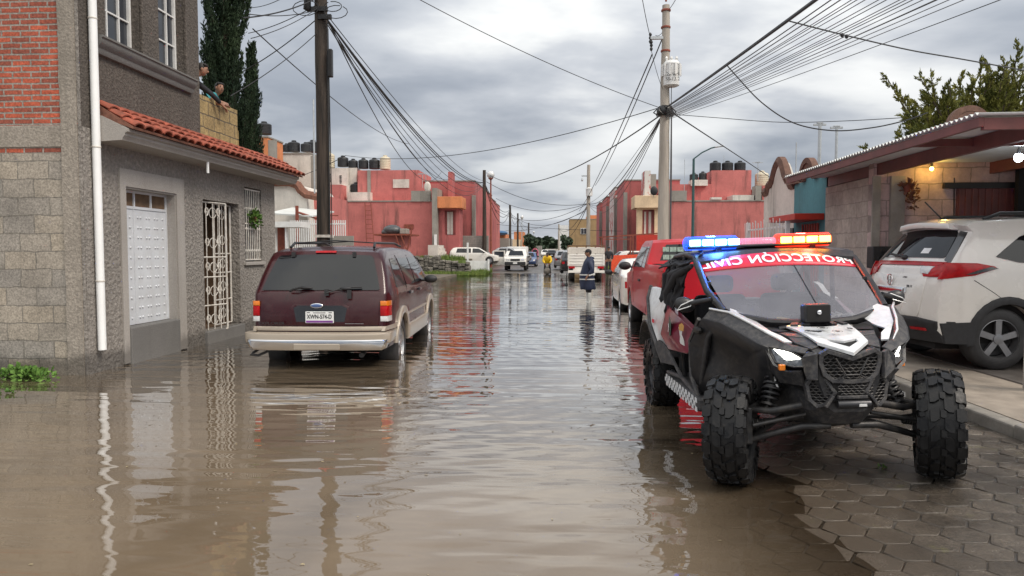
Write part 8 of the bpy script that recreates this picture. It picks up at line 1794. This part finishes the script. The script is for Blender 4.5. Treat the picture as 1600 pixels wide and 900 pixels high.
# bundled side cover at the rear of the cab (viewer left)
mb = MB(); rc = random.Random(8)
for sgv in (-1,):
    for k in range(5): mb.tube([(sgv * (.70 + k * .012), 1.15 + k * .17, 1.50 - .01 * k), (sgv * (.74 + .02 * math.sin(k * 2)), 1.55 + k * .1, 1.42), (sgv * (.76 + .02 * math.cos(k)), 1.80 + k * .06, 1.25 - k * .03), (sgv * .76, 1.85 + k * .05, 1.05)], [.02, .045, .05, .035], 7)
def cloth(c00, c10, c11, c01, nu=22, nv=16, amp=.03, sc=7, seed=0):
    vs = []
    for j in range(nv + 1):
        for i in range(nu + 1):
            a_, b_ = i / nu, j / nv; p = Vector(c00).lerp(Vector(c10), a_).lerp(Vector(c01).lerp(Vector(c11), a_), b_)
            n_ = noise.noise(p * sc + Vector((seed, 0, 0))); m_ = noise.noise(p * sc * 2.3 + Vector((0, seed, 5))); vs.append(p + Vector((amp * n_ * 1.4 + amp * .5 * m_, amp * m_, amp * n_ - .03 * math.sin(math.pi * b_) * math.sin(math.pi * a_))))
    w_ = nu + 1; mb.add(vs, [(j * w_ + i, j * w_ + i + 1, (j + 1) * w_ + i + 1, (j + 1) * w_ + i) for j in range(nv) for i in range(nu)])
cloth((-.70, 1.22, 1.54), (-.77, 2.02, 1.52), (-.80, 2.0, 1.03), (-.77, 1.62, 1.10), amp=.05)
cloth((-.74, 1.55, 1.50), (-.72, 2.12, 1.48), (-.76, 2.08, 1.0), (-.80, 1.80, .98), amp=.05, seed=3)
cloth((-.58, 1.16, 1.62), (-.58, 2.2, 1.63), (-.78, 2.12, 1.50), (-.74, 1.18, 1.52), amp=.035, seed=6)
rc_ = part(mb, 'rolled_side_cover', 'seat', smooth=80); so = rc_.modifiers.new('th', 'SOLIDIFY'); so.thickness = .012
mb = MB(); mb.box(-.80, -.70, 1.95, 2.10, 1.05, 1.28); part(mb, 'side_bag', 'seat', bevel=.03)
mb = MB(); mb.box(-.42, .42, 2.25, 2.95, .95, 1.12); part(mb, 'rear_rack_load', 'bplas', bevel=.04)

# ---- pieces that stand apart become parts of their own
def split_loose(o):
    bm = bmesh.new(); bm.from_mesh(o.data); bm.verts.ensure_lookup_table(); seen = set(); groups = []
    for v in bm.verts:
        if v.index in seen: continue
        st = [v]; comp = set()
        while st:
            w = st.pop()
            if w.index in comp: continue
            comp.add(w.index); st += [e.other_vert(w) for e in w.link_edges]
        seen |= comp; groups.append(comp)
    bm.free()
    if len(groups) < 2: return
    for k, gset in enumerate(groups[::-1]):
        bm = bmesh.new(); bm.from_mesh(o.data); bm.verts.ensure_lookup_table(); bmesh.ops.delete(bm, geom=[v for v in bm.verts if v.index not in gset], context='VERTS')
        if k == len(groups) - 1: base = bm; break
        me = o.data.copy(); bm.to_mesh(me); bm.free(); n_ = o.copy(); n_.data = me; COL.objects.link(n_); n_.parent = o.parent
    base.to_mesh(o.data); base.free()
SPL = {'pipe_clip', 'window_sign', 'wiper', 'wheel_arch', 'tank_plinth', 'concrete_fin', 'cowl', 'cowl_opening', 'posts', 'post', 'upper_wall', 'wall_column', 'light_bar_bracket', 'cutout_fuse', 'bumper_bar', 'tank_wall', 'side_bars', 'rafter', 'window', 'window_surround', 'brick_parts', 'insulator'}
for o in list(COL.objects):
    if o.type == 'MESH' and o.parent and o.name.split('.')[0] in SPL and not o.children: split_loose(o)
